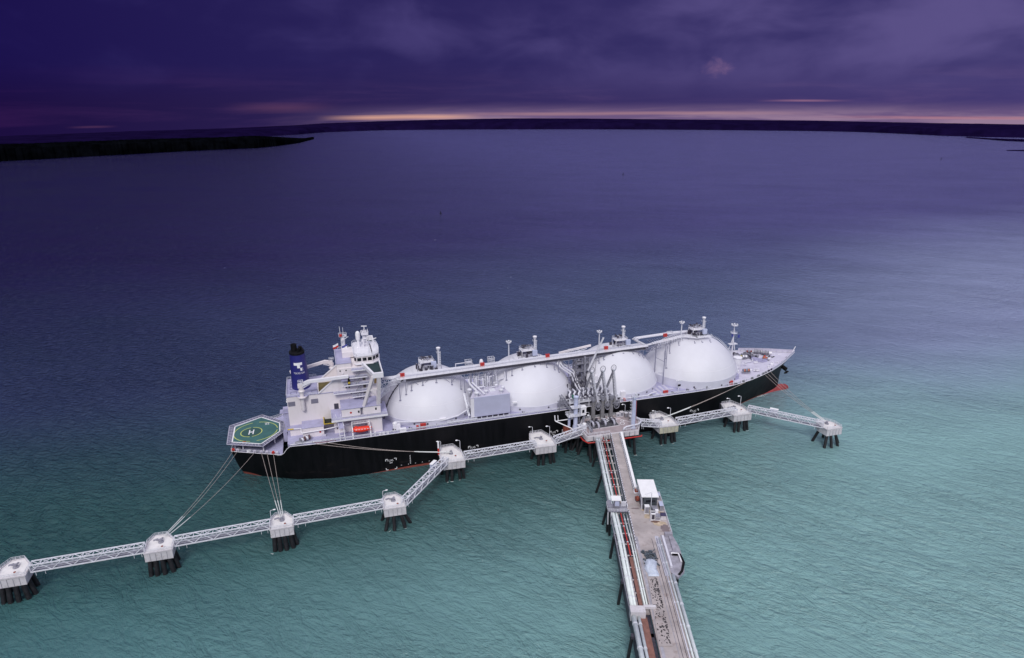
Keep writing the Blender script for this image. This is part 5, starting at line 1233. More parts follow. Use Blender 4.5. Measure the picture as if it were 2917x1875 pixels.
# lattice walkways
def walkway(p, q, lab, cabinet=None, bays=None, grp='white lattice footbridges linking the dolphins'):
    p, q = Vector(p), Vector(q); mid = (p+q)/2; d = (q-p); L = d.length
    root = empty('lattice_footbridge', p); tag(root, lab, 'footbridge', grp)
    a, e = Vector((0, 0, 0)), q-p; bays = bays or max(4, int(L/2.9)); w, h = 2.4, 2.6
    sd = e.normalized().cross(Vector((0, 0, 1))).normalized()
    for s in (-1, 1):
        b = MB(); n = bays; c = lambda t, j: a.lerp(e, t)+sd*(s*w/2)+Vector((0, 0, j*h))
        b.beam(c(0, 0), c(1, 0), 0.34); b.beam(c(0, 1), c(1, 1), 0.34)
        for k in range(n):
            u, v = (0, 1) if k % 2 == 0 else (1, 0); b.beam(c(k/n, u), c((k+1)/n, v), 0.22)
        for k in (0, n): b.beam(c(k/n, 0), c(k/n, 1), 0.2)
        b.build('side_truss', STEELW, root)
    b = MB()
    for k in range(bays+1):
        t = k/bays; b.beam(a.lerp(e, t)+sd*(w/2)+Vector((0, 0, h)), a.lerp(e, t)-sd*(w/2)+Vector((0, 0, h)), 0.18)
        if k < bays: 
            s = 1 if k % 2 else -1; b.beam(a.lerp(e, t)+sd*(s*w/2)+Vector((0, 0, h)), a.lerp(e, (k+1)/bays)-sd*(s*w/2)+Vector((0, 0, h)), 0.18)
    b.build('top_bracing', STEELW, root)
    b = MB(); b.beam(a+Vector((0, 0, 0.12)), e+Vector((0, 0, 0.12)), w*0.62, 0.08); b.build('grating', GRATE, root)
    b = MB()
    for s in (-1, 1):
        for hh in (0.7, 1.2): b.beam(a+sd*(s*w*0.33)+Vector((0, 0, hh)), e+sd*(s*w*0.33)+Vector((0, 0, hh)), 0.07)
    for t in (0.04, 0.12, 0.9, 0.97): b.beam(a.lerp(e, t)-sd*(-w/2), a.lerp(e, t)-sd*(-w/2)-Vector((0, 0, 1.5)), 0.12)
    b.build('handrail', STEELW, root)
    if cabinet:
        t, s = cabinet; c = a.lerp(e, t)+sd*(s*(w/2+1.5)); ang = math.atan2(e.y, e.x)
        bo = MB().cbox(c.x, c.y, 0.2, 4.6, 2.4, 0.2, ang).build('side_platform', STEELG, root)
        MB().cbox(c.x, c.y, 0.4, 3.6, 1.2, 2.3, ang).build('equipment_cabinet', LBLUE, bo); MB().cbox(c.x, c.y, 2.7, 3.9, 1.5, 0.12, ang).build('cabinet_roof', ROOFW, bo)
    return root
Z = DZ-0.2
walkway((-202.6, -68.2, Z), (-168.8, -68.0, Z), 'weathered lattice footbridge leading from the left edge of the picture')
walkway((-159.6, -67.2, Z), (-128.2, -66.4, Z), 'long lattice footbridge left of the dolphin with three ropes')
walkway((-120.0, -66.2, Z), (-87.6, -65.4, Z), 'lattice footbridge between the three-rope dolphin and the bend')
walkway((-80.0, -66.4, Z), (-58.6, -40.2, Z), 'steeply angled lattice footbridge with a grey cabinet near its upper end', (0.82, -1), 13)
walkway((-50.3, -39.0, Z), (-18.0, -38.4, Z), 'lattice footbridge crossing in front of the black hull below the machinery house')
walkway((-8.9, -37.4, Z), (6.2, -36.6, Z+2.7), 'short rising lattice footbridge joining the loading platform on its left')
walkway((34.2, -35.8, Z+1.6), (44.2, -37.0, Z), 'short lattice footbridge joining the loading platform on its right', bays=5)
walkway((52.6, -37.0, Z), (85.6, -35.4, Z), 'lattice footbridge between the two breasting dolphins right of the loading platform')
walkway((92.8, -35.0, Z), (116.0, -60.0, Z), 'lattice footbridge with a lilac cabinet leading out to the last dolphin on the right', (0.34, -1), 14)

# lamp posts
def lamp(h, arm=1.2):
    r = empty('lamp_post'); MB().tube((0, 0, 0), (0, 0, h), 0.11, 8).pipe([(0, 0, h), (-0.1*arm, 0, h+0.35), (-arm, 0, h+0.6)], 0.09, 6).build('post', STEELW, r)
    MB().ell((-arm-0.25, 0, h+0.62), 0.55, 0.36, 0.26, 10, 6).build('lamp_head', MARKW, r); return r
L1 = lamp(5.0)
LG = 'lamp posts on the jetty platforms'
lspec = [((-50.9, -33.0, DZ), 'tall lamp post at the right corner of the dolphin with the marker post'), ((-58.6, -28.6, DZ), 'lamp post beside the red and white marker post'),
         ((-9.2, -32.0, DZ), 'tall lamp post on the right corner of the dolphin left of the loading platform'), ((-15.9, -27.4, DZ), 'lamp post at the inner edge of the dolphin left of the loading platform'),
         ((12.0, -26.9, 12), 'lamp post at the left rear of the loading platform'), ((30.4, -27.0, 12), 'lamp post beside the grey boxes at the rear right of the loading platform'),
         ((45.6, -29.0, DZ), 'lamp post on the left of the dolphin with the stained tan front'), ((52.3, -31.2, DZ), 'lamp post on the right of the dolphin with the stained tan front'),
         ((85.3, -30.3, DZ), 'left lamp post on the dolphin below the bow'), ((92.2, -29.5, DZ), 'right lamp post on the dolphin below the bow'),
         ((-87.2, -61.0, DZ), 'lamp post on the dolphin where the walkway bends'), ((-128.0, -62.0, DZ), 'lamp post on the dolphin holding three ropes')]
for i, (loc, lab) in enumerate(lspec):
    o = L1 if i == 0 else copy_tree(L1); o.location = loc; tag(o, lab, 'lamp post', LG)
    if i in (1, 3, 4, 6, 10, 11): o.scale = (1, 1, 0.72)
    if i >= 10: o.rotation_euler = (0, 0, PI)
for loc, lab, h, rz in (((6.4, -41.4, 12), 'very tall slim lamp mast at the front left corner of the loading platform', 9.6, 0), ((2.2, -106.9, 11.8), 'very tall slim lamp mast among the air conditioning units', 11.6, 0.3)):
    o = lamp(h, 2.6 if h > 10 else 0.8); o.location = loc; o.rotation_euler = (0, 0, rz); tag(o, lab, 'lamp post', LG)

# ---------------------------------------------------------------- loading platform
def platform():
    R = empty('loading_platform', (20, -35, 0)); tag(R, 'wide concrete loading platform with red pipe around its edge at the head of the jetty', 'platform')
    o = lambda m: None
    off = Vector((-20, 35, 0))
    def B(b, name, m, parent=R, **k): b.v = [tuple(Vector(v)+off) for v in b.v]; return b.build(name, m, parent, **k)
    poly = [(4.9, -42.2), (29.6, -43.1), (34.2, -35.0), (32.6, -26.0), (9.0, -25.8), (5.0, -33.0)]
    B(MB().prism(poly, 9.6, 12.0), 'deck_slab', CONCP)
    b = MB()
    for p, q in zip(poly, poly[1:]+poly[:1]): b.beam((p[0], p[1], 12.05), (q[0], q[1], 12.05), 0.45, 0.5)
    B(b, 'kerb', CONC)
    b = MB(); b.beam((4.9, -42.4, 10.9), (15.8, -42.8, 10.9), 0.35, 2.1); B(b, 'fascia_panel', CONC); b = MB(); b.beam((21.4, -43.0, 10.9), (29.6, -43.3, 10.9), 0.35, 2.1); B(b, 'fascia_panel', CONC); b = MB(); b.beam((4.7, -42.2, 10.9), (4.8, -33, 10.9), 0.3, 2.1); f = B(b, 'fascia_panel', CONC)
    b = MB()
    for x in (7.6, 12.4, 14.6, 22.5, 25.0, 27.6): b.box(x-0.1, -43.6, 9.9, x+0.1, -42.6, 12.0)
    B(b, 'panel_joint', STEELG, f)
    B(MB().pipe([(4.0, -32.5, 9.5), (3.9, -40.0, 9.4), (5.2, -43.1, 9.3), (16, -43.7, 9.3), (22, -43.9, 9.3), (30.6, -44.2, 9.3), (31.2, -43.4, 9.4)], 0.33, 10), 'fire_main', REDP, smooth='all')
    b = MB(); b.rail([(5.3, -41.9, 12.3), (15.8, -42.2, 12.3)], 1.15, 0.06, 1.6); b.rail([(22.2, -42.4, 12.3), (29.2, -42.6, 12.3), (33.8, -35, 12.3), (32.3, -26.4, 12.3), (9.2, -26.1, 12.3), (5.3, -33, 12.3), (5.3, -41.9, 12.3)], 1.15, 0.06, 1.8)
    B(b, 'railing', STEELW)
    B(MB().prism([(9.6, -36.4), (23.2, -36.2), (23.2, -29.2), (9.8, -27.6)], 12.0, 12.04), 'dark_bund_floor', mat('dark green grey floor', (0.085, 0.085, 0.10), 0.85, var=0.3, scale=0.8))
    b = MB(); b.beam((9.4, -36.6, 12.15), (23.4, -36.4, 12.15), 0.18, 0.3); b.beam((23.3, -36.4, 12.15), (23.3, -29.0, 12.15), 0.18, 0.3); B(b, 'bund_wall', CONC)
    for i, (x, y, h) in enumerate(((11.2, -33.9, 0), (13.1, -35.4, 0), (17.0, -34.2, 0), (21.2, -34.6, 0))):
        B(MB().pipe([(x, y-0.8, 12), (x, y-0.7, 13.3), (x-0.05, y+0.1, 14.0), (x-0.1, y+1.2, 14.0), (x-0.1, y+2.8, 13.4)], 0.5, 12), 'elbow_pipe', mat('dull grey lagging', (0.42, 0.42, 0.50), 0.5, var=0.15, scale=0.9), smooth='all')
    R2 = random.Random(4); b = MB()
    for k in range(26): x, y = R2.uniform(10.2, 22.8), R2.uniform(-33.5, -28); b.cbox(x, y, 12.02, R2.uniform(0.3, 1.3), R2.uniform(0.3, 1.0), R2.uniform(0.4, 1.7), R2.random()*3)
    for k in range(6): x = 11+k*2.1; b.tube((x, -35.9, 12.2), (x+0.6, -35.8, 12.3), 0.28, 8)
    B(b, 'valve_gear', DARK)
    b = MB()
    for k in range(12): x, y = R2.uniform(10.2, 22.8), R2.uniform(-33, -28); b.pipe([(x, y, 12), (x, y, 12.9), (x+R2.uniform(-2, 2), y+1, 12.9), (x+R2.uniform(-2, 2), y+1, 12.1)], 0.15, 6)
    B(b, 'small_piping', STEELW)
    for x, y, r in ((26.6, -32.4, 0.75), (25.4, -34.8, 1.05)):
        vs = []; n = 28
        for i in range(n): a = 2*PI*i/n; vs += [(x+(r-0.14)*math.cos(a), y+(r-0.14)*math.sin(a), 12.02), (x+(r+0.14)*math.cos(a), y+(r+0.14)*math.sin(a), 12.02)]
        B(MB().add(vs, [(2*i, 2*i+1, (2*i+3) % (2*n), (2*i+2) % (2*n)) for i in range(n)]), 'painted_ring', MARKW)
    B(MB().prism([(24.4, -30.6), (26.8, -30.8), (26.6, -29.0), (24.6, -28.8)], 12.0, 12.05), 'pale_pad', mat('pale pink pad', (0.52, 0.42, 0.45), 0.85))
    b = MB(); b.beam((24.2, -28.0, 12.04), (32.4, -38.2, 12.04), 0.16, 0.06); B(b, 'painted_line', MARKW)
    for i, (x, y, w, h) in enumerate(((26.4, -27.6, 1.5, 1.7), (28.3, -27.7, 1.7, 2.2), (29.8, -29.4, 1.4, 2.2), (31.8, -30.0, 1.5, 2.3), (30.6, -32.6, 1.2, 1.9))):
        e = empty('electrical_cabinet', (x, y, 12)); tag(e, ('squat grey electrical cabinet leftmost in the row at the rear right of the loading platform', 'tall grey electrical cabinet second from the left in the row on the loading platform', 'brown-sided electrical cabinet in the middle of the row on the loading platform', 'grey electrical cabinet beside the foot of the blue tower, rearmost', 'smallest electrical cabinet in the row, nearest the blue tower foot')[i], 'cabinet', 'electrical cabinets on the loading platform')
        MB().box(-w/2, -0.6, 0, w/2, 0.6, h).build('cabinet_body', mat('taupe cabinet', (0.26, 0.24, 0.25), 0.6, var=0.1) if i in (2, 4) else STEELW, e)
        MB().box(-w/2-0.1, -0.75, h, w/2+0.1, 0.75, h+0.14).build('cabinet_roof', CONC, e); MB().box(-w/2+0.2, -0.64, 0.3, w/2-0.2, -0.6, h-0.3).build('door', STEELG, e)
    B(MB().pipe([(22.4, -41.8, 12.2), (23.2, -41.6, 13.4), (24.4, -41.5, 13.8), (30.5, -41.2, 14.0), (33.0, -38.8, 14.0), (33.2, -36.2, 14.0), (31.6, -34.2, 13.8), (31.2, -34.0, 12.0)], 0.38, 10), 'large_pipe_loop', PIPEW, smooth='all')
    B(MB().beam((9.0, -31.4, 12.9), (8.2, -39.8, 12.9), 0.9, 0.2).rail([(9.5, -31.4, 12.9), (8.7, -39.8, 12.9)], 1.0, 0.06, 1.4), 'access_ramp', STEELG)
    MBp = [(6.5, -41.0, 6.4, -43.6), (28.0, -41.5, 28.4, -43.2), (27.0, -36, 29.5, -36.0), (10, -40, 9.4, -40.4), (7, -35, 3.6, -35.5), (6.6, -31, 2.4, -31.0), (14, -40, 13.0, -41), (14, -30, 12, -30), (20, -30, 20, -29), (31, -30, 34, -30), (24, -34, 23, -34), (10, -36, 7.8, -37.4), (12, -33, 10, -33), (17, -35, 17, -36), (9, -28, 6, -27.4), (25, -28, 26, -27)]
    for a, c, d, e in MBp:
        q = Vector((d, e, 0)); p = Vector((a, c, 9.6)); q = q+(q-p)*0.3; B(MB().tube(p, q, 0.62, 12), 'pile', PILE)
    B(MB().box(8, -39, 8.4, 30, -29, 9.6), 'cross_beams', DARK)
    c = empty('storage_tank', (7.4, -32.6, 12)); tag(c, 'small white cylindrical tank at the left rear of the loading platform', 'tank'); MB().lathe([(0.95, 0), (0.95, 1.5), (0.6, 1.9), (0.01, 2.0)], (0, 0, 0), 16).build('tank_shell', MARKW, c, smooth=True); MB().lathe([(1.1, 0), (1.1, 0.2)], (0, 0, 0), 16).build('base_plate', STEELG, c)
platform()

# loading arms
def arm(x, y, lab, base=None, lean=0.0):
    r = empty('marine_loader', (x, y, 12)); tag(r, lab, 'loading arm', 'grey loading arms on the platform')
    RIS = mat('riser grey', (0.25, 0.245, 0.26), 0.55, 0.2, var=0.12, scale=0.8, dirt=(0.2, 0.18, 0.16), dirt_amt=0.25)
    MB().box(-0.85, -0.6, 0.1, 0.85, 0.6, 6.4).box(-0.55, -0.45, 6.4, 0.55, 0.45, 9.6).lathe([(1.1, -0.01), (1.1, 0.3)], (0, 0, 0), 12).build('riser', RIS, r)
    MB().tube((0.0, -0.9, 10.4), (0.0, 0.9, 10.4), 0.95, 16).lathe([(0.8, 9.2), (0.8, 11.4)], (0, 0, 0), 14).build('slewing_head', ARMG, r)
    ap = Vector((-2.6+lean, -2.2, 25.4)); lo = Vector((2.3+lean*0.2, -0.6, 7.2)); d = (ap-lo)
    MB().tube(lo+d*0.10, ap, 0.40, 10).build('inboard_arm', PIPEW, r)
    b = MB(); s = Vector((-0.95, 0.2, -0.2)); b.tube(lo+d*0.1+s, ap+s*0.8, 0.3, 6)
    for k in range(9): b.beam(lo+d*(0.2+k*0.085), lo+d*(0.2+k*0.085)+s*0.95, 0.2)
    b.build('balance_rod', ARMG, r)
    MB().tube(ap+Vector((0, 0, 0.3)), Vector((-4.0+lean*1.1, 2.8, 14.2)), 0.36, 10).tube(ap+Vector((0.7, 0, 0.0)), Vector((-3.3+lean*1.1, 2.8, 14.2)), 0.16, 6).build('outboard_arm', ARMG, r)
    b = MB(); n = 24
    rg = [ap+Vector((1.25*math.cos(2*PI*i/n), 0.3, 0.5+1.55*math.sin(2*PI*i/n))) for i in range(n+1)]; b.pipe(rg, 0.13, 6)
    for k in range(4): a = k*PI/4; b.beam(ap+Vector((1.2*math.cos(a), 0.3, 0.5+1.5*math.sin(a))), ap+Vector((-1.2*math.cos(a), 0.3, 0.5-1.5*math.sin(a))), 0.07)
    b.build('apex_sheave', ARMG, r); MB().ell(ap, 0.8, 0.7, 0.8, 12, 8).build('apex_joint', PIPEW, r, smooth='all')
    b = MB(); c = lo+Vector((-0.2, -0.4, -0.2)); rg = [c+Vector((1.4*math.cos(2*PI*i/n), 0.1, 2.3*math.sin(2*PI*i/n))) for i in range(n+1)]; b.pipe(rg, 0.22, 6)
    for k in range(4): a = k*PI/4; b.beam(c+Vector((1.4*math.cos(a), 0.1, 2.2*math.sin(a))), c-Vector((1.4*math.cos(a), -0.1, 2.2*math.sin(a))), 0.14)
    b.tube(c+Vector((0, -0.1, 0)), c+Vector((0, 0.3, 0)), 0.9, 12); b.build('counterweight_sheave', ARMG, r)
    MB().cbox(lo.x-1.2, lo.y+0.3, lo.z+0.6, 1.3, 1.2, 2.6, 0.2).build('counterweight', RIS, r)
    MB().beam((-3.6+lean, 3.0, 13.8), (-3.2+lean, 4.2, 12.2), 0.8, 0.8).build('coupler', STEELW, r)
arm(14.0, -26.9, 'leftmost of the three grey loading arms, with its arms spread widest', lean=0.5)
arm(18.5, -27.2, 'middle one of the three grey loading arms on the platform', lean=1.3)
arm(22.8, -27.4, 'rightmost of the three grey loading arms, standing most upright', lean=2.2)

# gangway tower at the left of the platform
def gangway():
    g = empty('gangway_tower', (4.6, -29.4, 0)); tag(g, 'pale blue-grey gangway tower with white cab, reaching a stair to the ship deck', 'gangway tower')
    MB().prism([(-6.8, -4.4), (1.2, -5.0), (2.2, 3.2), (-5.6, 3.4)], 7.4, 8.6).build('base_slab', CONC, g)
    MB().lathe([(1.5, 8.6), (1.2, 11.5), (0.95, 12), (0.95, 25.5), (1.2, 25.6), (1.2, 26.2), (0.3, 26.6)], (-0.3, 0, 0), 14).build('tower_column', LBLUE, g, smooth=True)
    MB().tube((-3.2, 0.6, 8.6), (-3.2, 0.6, 17), 0.6, 10).tube((-3.2, 0.6, 8.6), (-3.8, 0.2, 12), 0.3, 8).build('side_column', LBLUE, g)
    b = MB(); b.box(-4.6, -1.8, 16.8, 3.4, 2.0, 17.0); b.rail([(-4.6, -1.8, 17), (3.4, -1.8, 17), (3.4, 2, 17), (-4.6, 2, 17)], 1.1, 0.07, 1.2, closed=True); b.box(-2.6, -1.6, 20.8, 1.6, 1.6, 21.0); b.rail([(-2.6, -1.6, 21), (1.6, -1.6, 21), (1.6, 1.6, 21)], 1.1, 0.06, 1.1); b.build('access_platform', STEELW, g)
    c = MB().box(1.4, -2.4, 17.3, 3.9, -0.2, 21.2).build('operator_cab', MARKW, g); MB().box(1.9, -2.46, 18.6, 3.0, -2.4, 20.2).build('window', GLASS, c); MB().box(1.2, -2.6, 21.2, 4.1, 0, 21.4).build('cab_roof', MARKW, c)
    b = MB(); b.beam((-1.0, 2.0, 17.1), (-6.0, 5.0, 24.4), 1.5, 0.2); b.rail([(-1.6, 1.6, 17.1), (-6.7, 4.8, 24.4)], 1.2, 0.08, 1.2); b.rail([(-0.3, 2.4, 17.1), (-5.4, 5.4, 24.4)], 1.2, 0.08, 1.2); b.build('gangway_stair', STEELG, g)
    b = MB(); b.beam((-6.6, 4.6, 17.5), (-6.2, 4.8, 24.0), 0.35); b.box(-7.2, 4.0, 22.0, -3.6, 6.0, 22.2); b.rail([(-7.2, 4, 22.2), (-3.6, 4, 22.2)], 1.0, 0.06, 0.9); b.build('ship_side_landing', STEELG, g)
    b = MB(); b.lattice((2.0, 0.5, 9), (0.9, 0, 17), 1.2, 1.2, 6, 0.14, up=(0, 1, 0)); b.beam((1.6, -2.8, 9.0), (3.6, -1.2, 16.8), 0.8, 0.15); b.build('stair_frame', STEELG, g)
    MB().pipe([(-9.6, 2.4, 16.8), (-9.6, 2.0, 14.6), (-9.4, 1.6, 14.2), (-0.8, 0.4, 15.0)], 0.24, 8).pipe([(-9.4, 1.6, 14.2), (-3.0, -3.2, 11.8)], 0.24, 8).pipe([(-8.2, 2.2, 16.8), (-8.2, 1.6, 14.4)], 0.16, 6).build('side_boom', MARKW, g)
    b = MB(); b.box(-5.8, -0.8, 8.6, -3.0, 1.6, 11.2); b.rail([(-6.2, -2.4, 8.6), (-3, -2.4, 8.6), (-3, 2, 8.6)], 2.2, 0.12, 1.2); b.tube((-4.8, -1.6, 9), (-4.8, -1.6, 12), 0.4, 8); b.build('winch_set', RUST, g)
    R2 = random.Random(14); b = MB()
    for k in range(16): x, y = R2.uniform(-0.5, 3.2), R2.uniform(-4.6, 0); b.beam((x, y, 8.6), (x+R2.uniform(-1, 1), y+R2.uniform(-1, 1), 8.6+R2.uniform(1, 4.5)), 0.2)
    for z in (10.6, 12.4): b.box(0, -4.8, z, 4.2, -1, z+0.12); b.rail([(0, -4.8, z), (4.2, -4.8, z)], 1, 0.06, 1)
    b.build('base_framework', STEELW, g)
    for x, y in ((-5.4, -3), (0, -3.6), (1, 2), (-4.6, 2.2), (-2.2, -1)): MB().tube((x, y, 7.4), (x-1.2, y, -5), 0.6, 10).build('pile', PILE, g)
gangway()
# blue tower on the right with fire monitor and red pipe
t = empty('fire_monitor_tower', (28.0, -40.6, 12)); tag(t, 'tall pale blue cylindrical tower with ladder and red riser on the loading platform', 'tower')
MB().lathe([(1.25, 0), (1.25, 0.3), (0.95, 1.0), (0.95, 9), (0.72, 14.6), (1.0, 14.8), (1.0, 15.1)], (0, 0, 0), 16).build('tower_shaft', LBLUE, t, smooth=True)
b = MB(); b.rail([(-1.2, -1, 15.1), (1.2, -1, 15.1), (1.2, 1, 15.1), (-1.2, 1, 15.1)], 1.1, 0.06, 1, closed=True); b.beam((0.9, 0, 15), (0.9, 0, 17.8), 0.14); b.build('top_railing', STEELW, t)
MB().box(0.2, -0.3, 16.4, 1.1, 0.3, 17.2).tube((0, 0, 15.1), (0.3, -0.4, 16.2), 0.22, 8).build('monitor_nozzle', STEELW, t)
b = MB()
for k in range(7): 
    n = 10; rr = [(-1.5+0.5*math.cos(2*PI*i/n), 0.5*math.sin(2*PI*i/n), 4.5+k*1.5) for i in range(n+1)]; b.pipe(rr, 0.06, 5)
for s in (-0.25, 0.25): b.beam((-1.1, s, 0), (-1.1, s, 14.8), 0.08)
b.build('cage_ladder', STEELW, t)
MB().tube((1.9, 1.6, 0), (1.9, 1.6, 12.6), 0.14, 8).build('red_riser', REDP, t)

# ---------------------------------------------------------------- trestle: local frame u (towards the shore), v (to the right)
TO = Vector((16.5, -42.1, 0)); TU = Vector((-.313, -.950, 0)); TV = Vector((.950, -.313, 0))
def W(u, v, z=0.0): p = TO+TU*u+TV*v; return (p.x, p.y, z)
def tbox(b, u0, v0, z0, u1, v1, z1):
    vs = [W(u, v, z) for z in (z0, z1) for u, v in ((u0, v0), (u0, v1), (u1, v1), (u1, v0))]
    return b.add(vs, [(3,2,1,0),(4,5,6,7),(0,1,5,4),(1,2,6,5),(2,3,7,6),(3,0,4,7)])
RD = 11.8; UE = 165
rd = tbox(tbox(tbox(MB(), -1.0, -0.3, 10.9, 48.2, 3.7, RD), 48.2, -0.3, 10.9, 74.0, 13.2, RD), 74.0, -0.3, 10.9, UE, 8.9, RD).build('jetty_road', CONCR); tag(rd, kind='structure')
def tpipe(name, pts, r, m, lab, grp='pipes running along the jetty'):
    o = MB().pipe([W(*p) for p in pts], r, 12).build(name, m, smooth='all'); tag(o, lab, 'pipe', grp)
    rng = [p[0] for p in pts]
    for u in range(int(min(rng))+4, int(max(rng))-1, 9):
        for (u0, v0, z0), (u1, v1, z1) in zip(pts[:-1], pts[1:]):
            if u0 <= u < u1:
                t_ = (u-u0)/(u1-u0); v = v0+(v1-v0)*t_; z = z0+(z1-z0)*t_; MB().tube(W(u-0.18, v, z), W(u+0.18, v, z), r+0.09, 12).build('pipe_clamp', STEELW, o)
    return o
tpipe('jetty_pipe', [(1.2, -6.7, 10.9), (40, -6.2, 10.9), (76, -5.3, 10.9), (108, -5.3, 11.2)], 0.62, PIPEB, 'thick pale blue lagged pipe on the outer left side of the jetty')
tpipe('jetty_pipe', [(1.2, -5.6, 10.9), (36, -4.9, 10.9), (62, -4.5, 10.9), (78, -4.1, 10.9), (108, -4.3, 10.9)], 0.40, PIPEB, 'thinner pale lagged pipe second from the left edge of the jetty')
tpipe('jetty_pipe', [(1.2, -3.7, 10.9), (34, -3.2, 10.9), (60, -2.9, 10.9), (76, -2.6, 10.9), (84, -2.5, 10.9)], 0.24, REDP, 'bright red fire water pipe running down the middle of the pipe rack')
tpipe('jetty_pipe', [(1.2, -2.6, 10.9), (36, -1.7, 10.9), (55, -1.9, 10.9)], 0.32, mat('tan lagged pipe', (0.52, 0.48, 0.45), 0.6, var=0.09), 'tan lagged pipe between the red pipe and the road')
tpipe('jetty_pipe', [(60, -2.0, 10.9), (78, -1.4, 10.9), (108, -1.4, 10.9)], 0.28, PIPEB, 'white pipe right of the red pipe below the white-roofed kiosk')
tpipe('jetty_pipe', [(60, -0.8, 11.0), (82, -0.6, 11.0), (108, -0.7, 11.0)], 0.26, PIPEB, 'white pipe hugging the left kerb of the lower road')
tpipe('jetty_pipe', [(111.5, -5.4, 11.0), (UE, -4.9, 11.0)], 0.75, PIPEB, 'thick white pipe at the bottom left of the jetty')
tpipe('jetty_pipe', [(111.5, -3.9, 11.0), (UE, -3.6, 11.0)], 0.45, PIPEB, 'slimmer white pipe beside the brown strip at the bottom of the jetty')
for v, r, lab in ((9.3, 0.5, 'thick white pipe on the right edge of the lower jetty'), (8.3, 0.3, 'slim white pipe just inside the right edge of the lower jetty'), (7.4, 0.2, 'thinnest pipe at the right side of the lower roadway')):
    tpipe('jetty_pipe', [(95 if v > 9 else 76, v, RD+r), (UE, v, RD+r)], r, PIPEB if v > 8 else PIPEW, lab)
# pipe rack: cable tray, sleepers and side beams
pr = empty('pipe_rack', W(0, -4, 10)); pr.rotation_euler = (0, 0, 0); tag(pr, 'steel pipe rack with white cross beams and cable tray beside the jetty road', 'pipe rack')
def PR(b, name, m, parent=None):
    o = Vector(W(0, -4, 10)); b.v = [tuple(Vector(v)-o) for v in b.v]; return b.build(name, m, parent or pr)
b = MB()
for u in range(5, 109, 6): PR(MB().beam(W(u, -7.1+1.4*u/108, 10.1), W(u, -0.4, 10.1), 0.22, 0.3), 'cross_beam', CONC)
b = MB(); b.beam(W(0.5, -4.65, 10.5), W(108, -3.55, 10.5), 0.5, 0.12)
PR(b, 'cable_tray', CONCR); b = MB()
for u in range(3, 106, 2): v = -4.65+1.1*u/108; b.beam(W(u, v-0.2, 10.62), W(u, v+0.2, 10.62), 0.4, 0.1)
PR(b, 'tray_rungs', STEELG)
b = MB(); b.beam(W(0.5, -7.2, 9.8), W(108, -5.9, 9.8), 0.4, 0.6); b.beam(W(0.5, -0.6, 9.9), W(108, -0.6, 9.9), 0.4, 0.6); PR(b, 'side_girder', STEELG)
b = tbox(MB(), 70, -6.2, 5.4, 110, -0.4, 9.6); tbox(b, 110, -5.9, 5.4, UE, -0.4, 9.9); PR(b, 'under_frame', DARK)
b = tbox(MB(), 84, -2.95, 9.9, 110, -1.9, 10.3); tbox(b, 111.5, -3.3, 9.9, UE, -1.4, 10.4); PR(b, 'brown_strip', BROWN)
b = tbox(MB(), 84, -1.8, 9.95, 110, 0.1, 10.2); PR(b, 'dusty_strip', CONCR)
# guard rails with holes (barriers) along the road
def barrier(u0, u1, v, lab):
    r = empty('guard_rail', W(u0, v, RD)); tag(r, lab, 'guard rail', 'perforated guard rails along the jetty road')
    o = Vector(W(u0, v, RD)); b = tbox(MB(), u0, v-0.14, RD+0.0, u1, v+0.14, RD+0.85); b.v = [tuple(Vector(q)-o) for q in b.v]; b.build('barrier_panel', STEELW, r)
    b = MB()
    for k in range(int((u1-u0)/1.6)): tbox(b, u0+0.4+k*1.6, v-0.19, RD+0.25, u0+1.1+k*1.6, v+0.19, RD+0.6); tbox(b, u0+0.4+k*1.6, v-0.10, RD+0.855, u0+1.1+k*1.6, v+0.10, RD+0.88)
    b.v = [tuple(Vector(q)-o) for q in b.v]; b.build('slots', DARK, r)
barrier(0.5, 58, -0.25, 'long perforated guard rail on the left of the upper jetty road')
barrier(0.5, 47, 3.65, 'perforated guard rail on the right of the upper jetty road beside the white duct')
barrier(60, 82, -0.15, 'perforated guard rail beside the pipes below the kiosk')
# covered white duct
r = empty('covered_duct', W(0, 4.1, RD)); tag(r, 'long white-topped covered duct along the right side of the narrow road', 'duct')
o = Vector(W(0, 4.1, RD))
def DU(b, n_, m_): b.v = [tuple(Vector(q)-o) for q in b.v]; return b.build(n_, m_, r)
DU(tbox(MB(), 0.5, 3.95, 12.6, 46, 4.95, 13.1), 'duct_cover', ROOFW); DU(tbox(tbox(MB(), 0.5, 4.1, 10.0, 46, 4.8, 12.6), 46, 3.6, 10.4, 48.2, 5.4, 11.9), 'duct_side', STEELW)
DU(tbox(MB(), 46.1, 4.0, 11.9, 47.6, 5.2, 12.5), 'duct_end', RUST)
b = MB()
for k in range(9): tbox(b, 2+k*5, 3.86, 12.2, 2.3+k*5, 3.96, 13.0)
DU(b, 'bracket', STEELW)
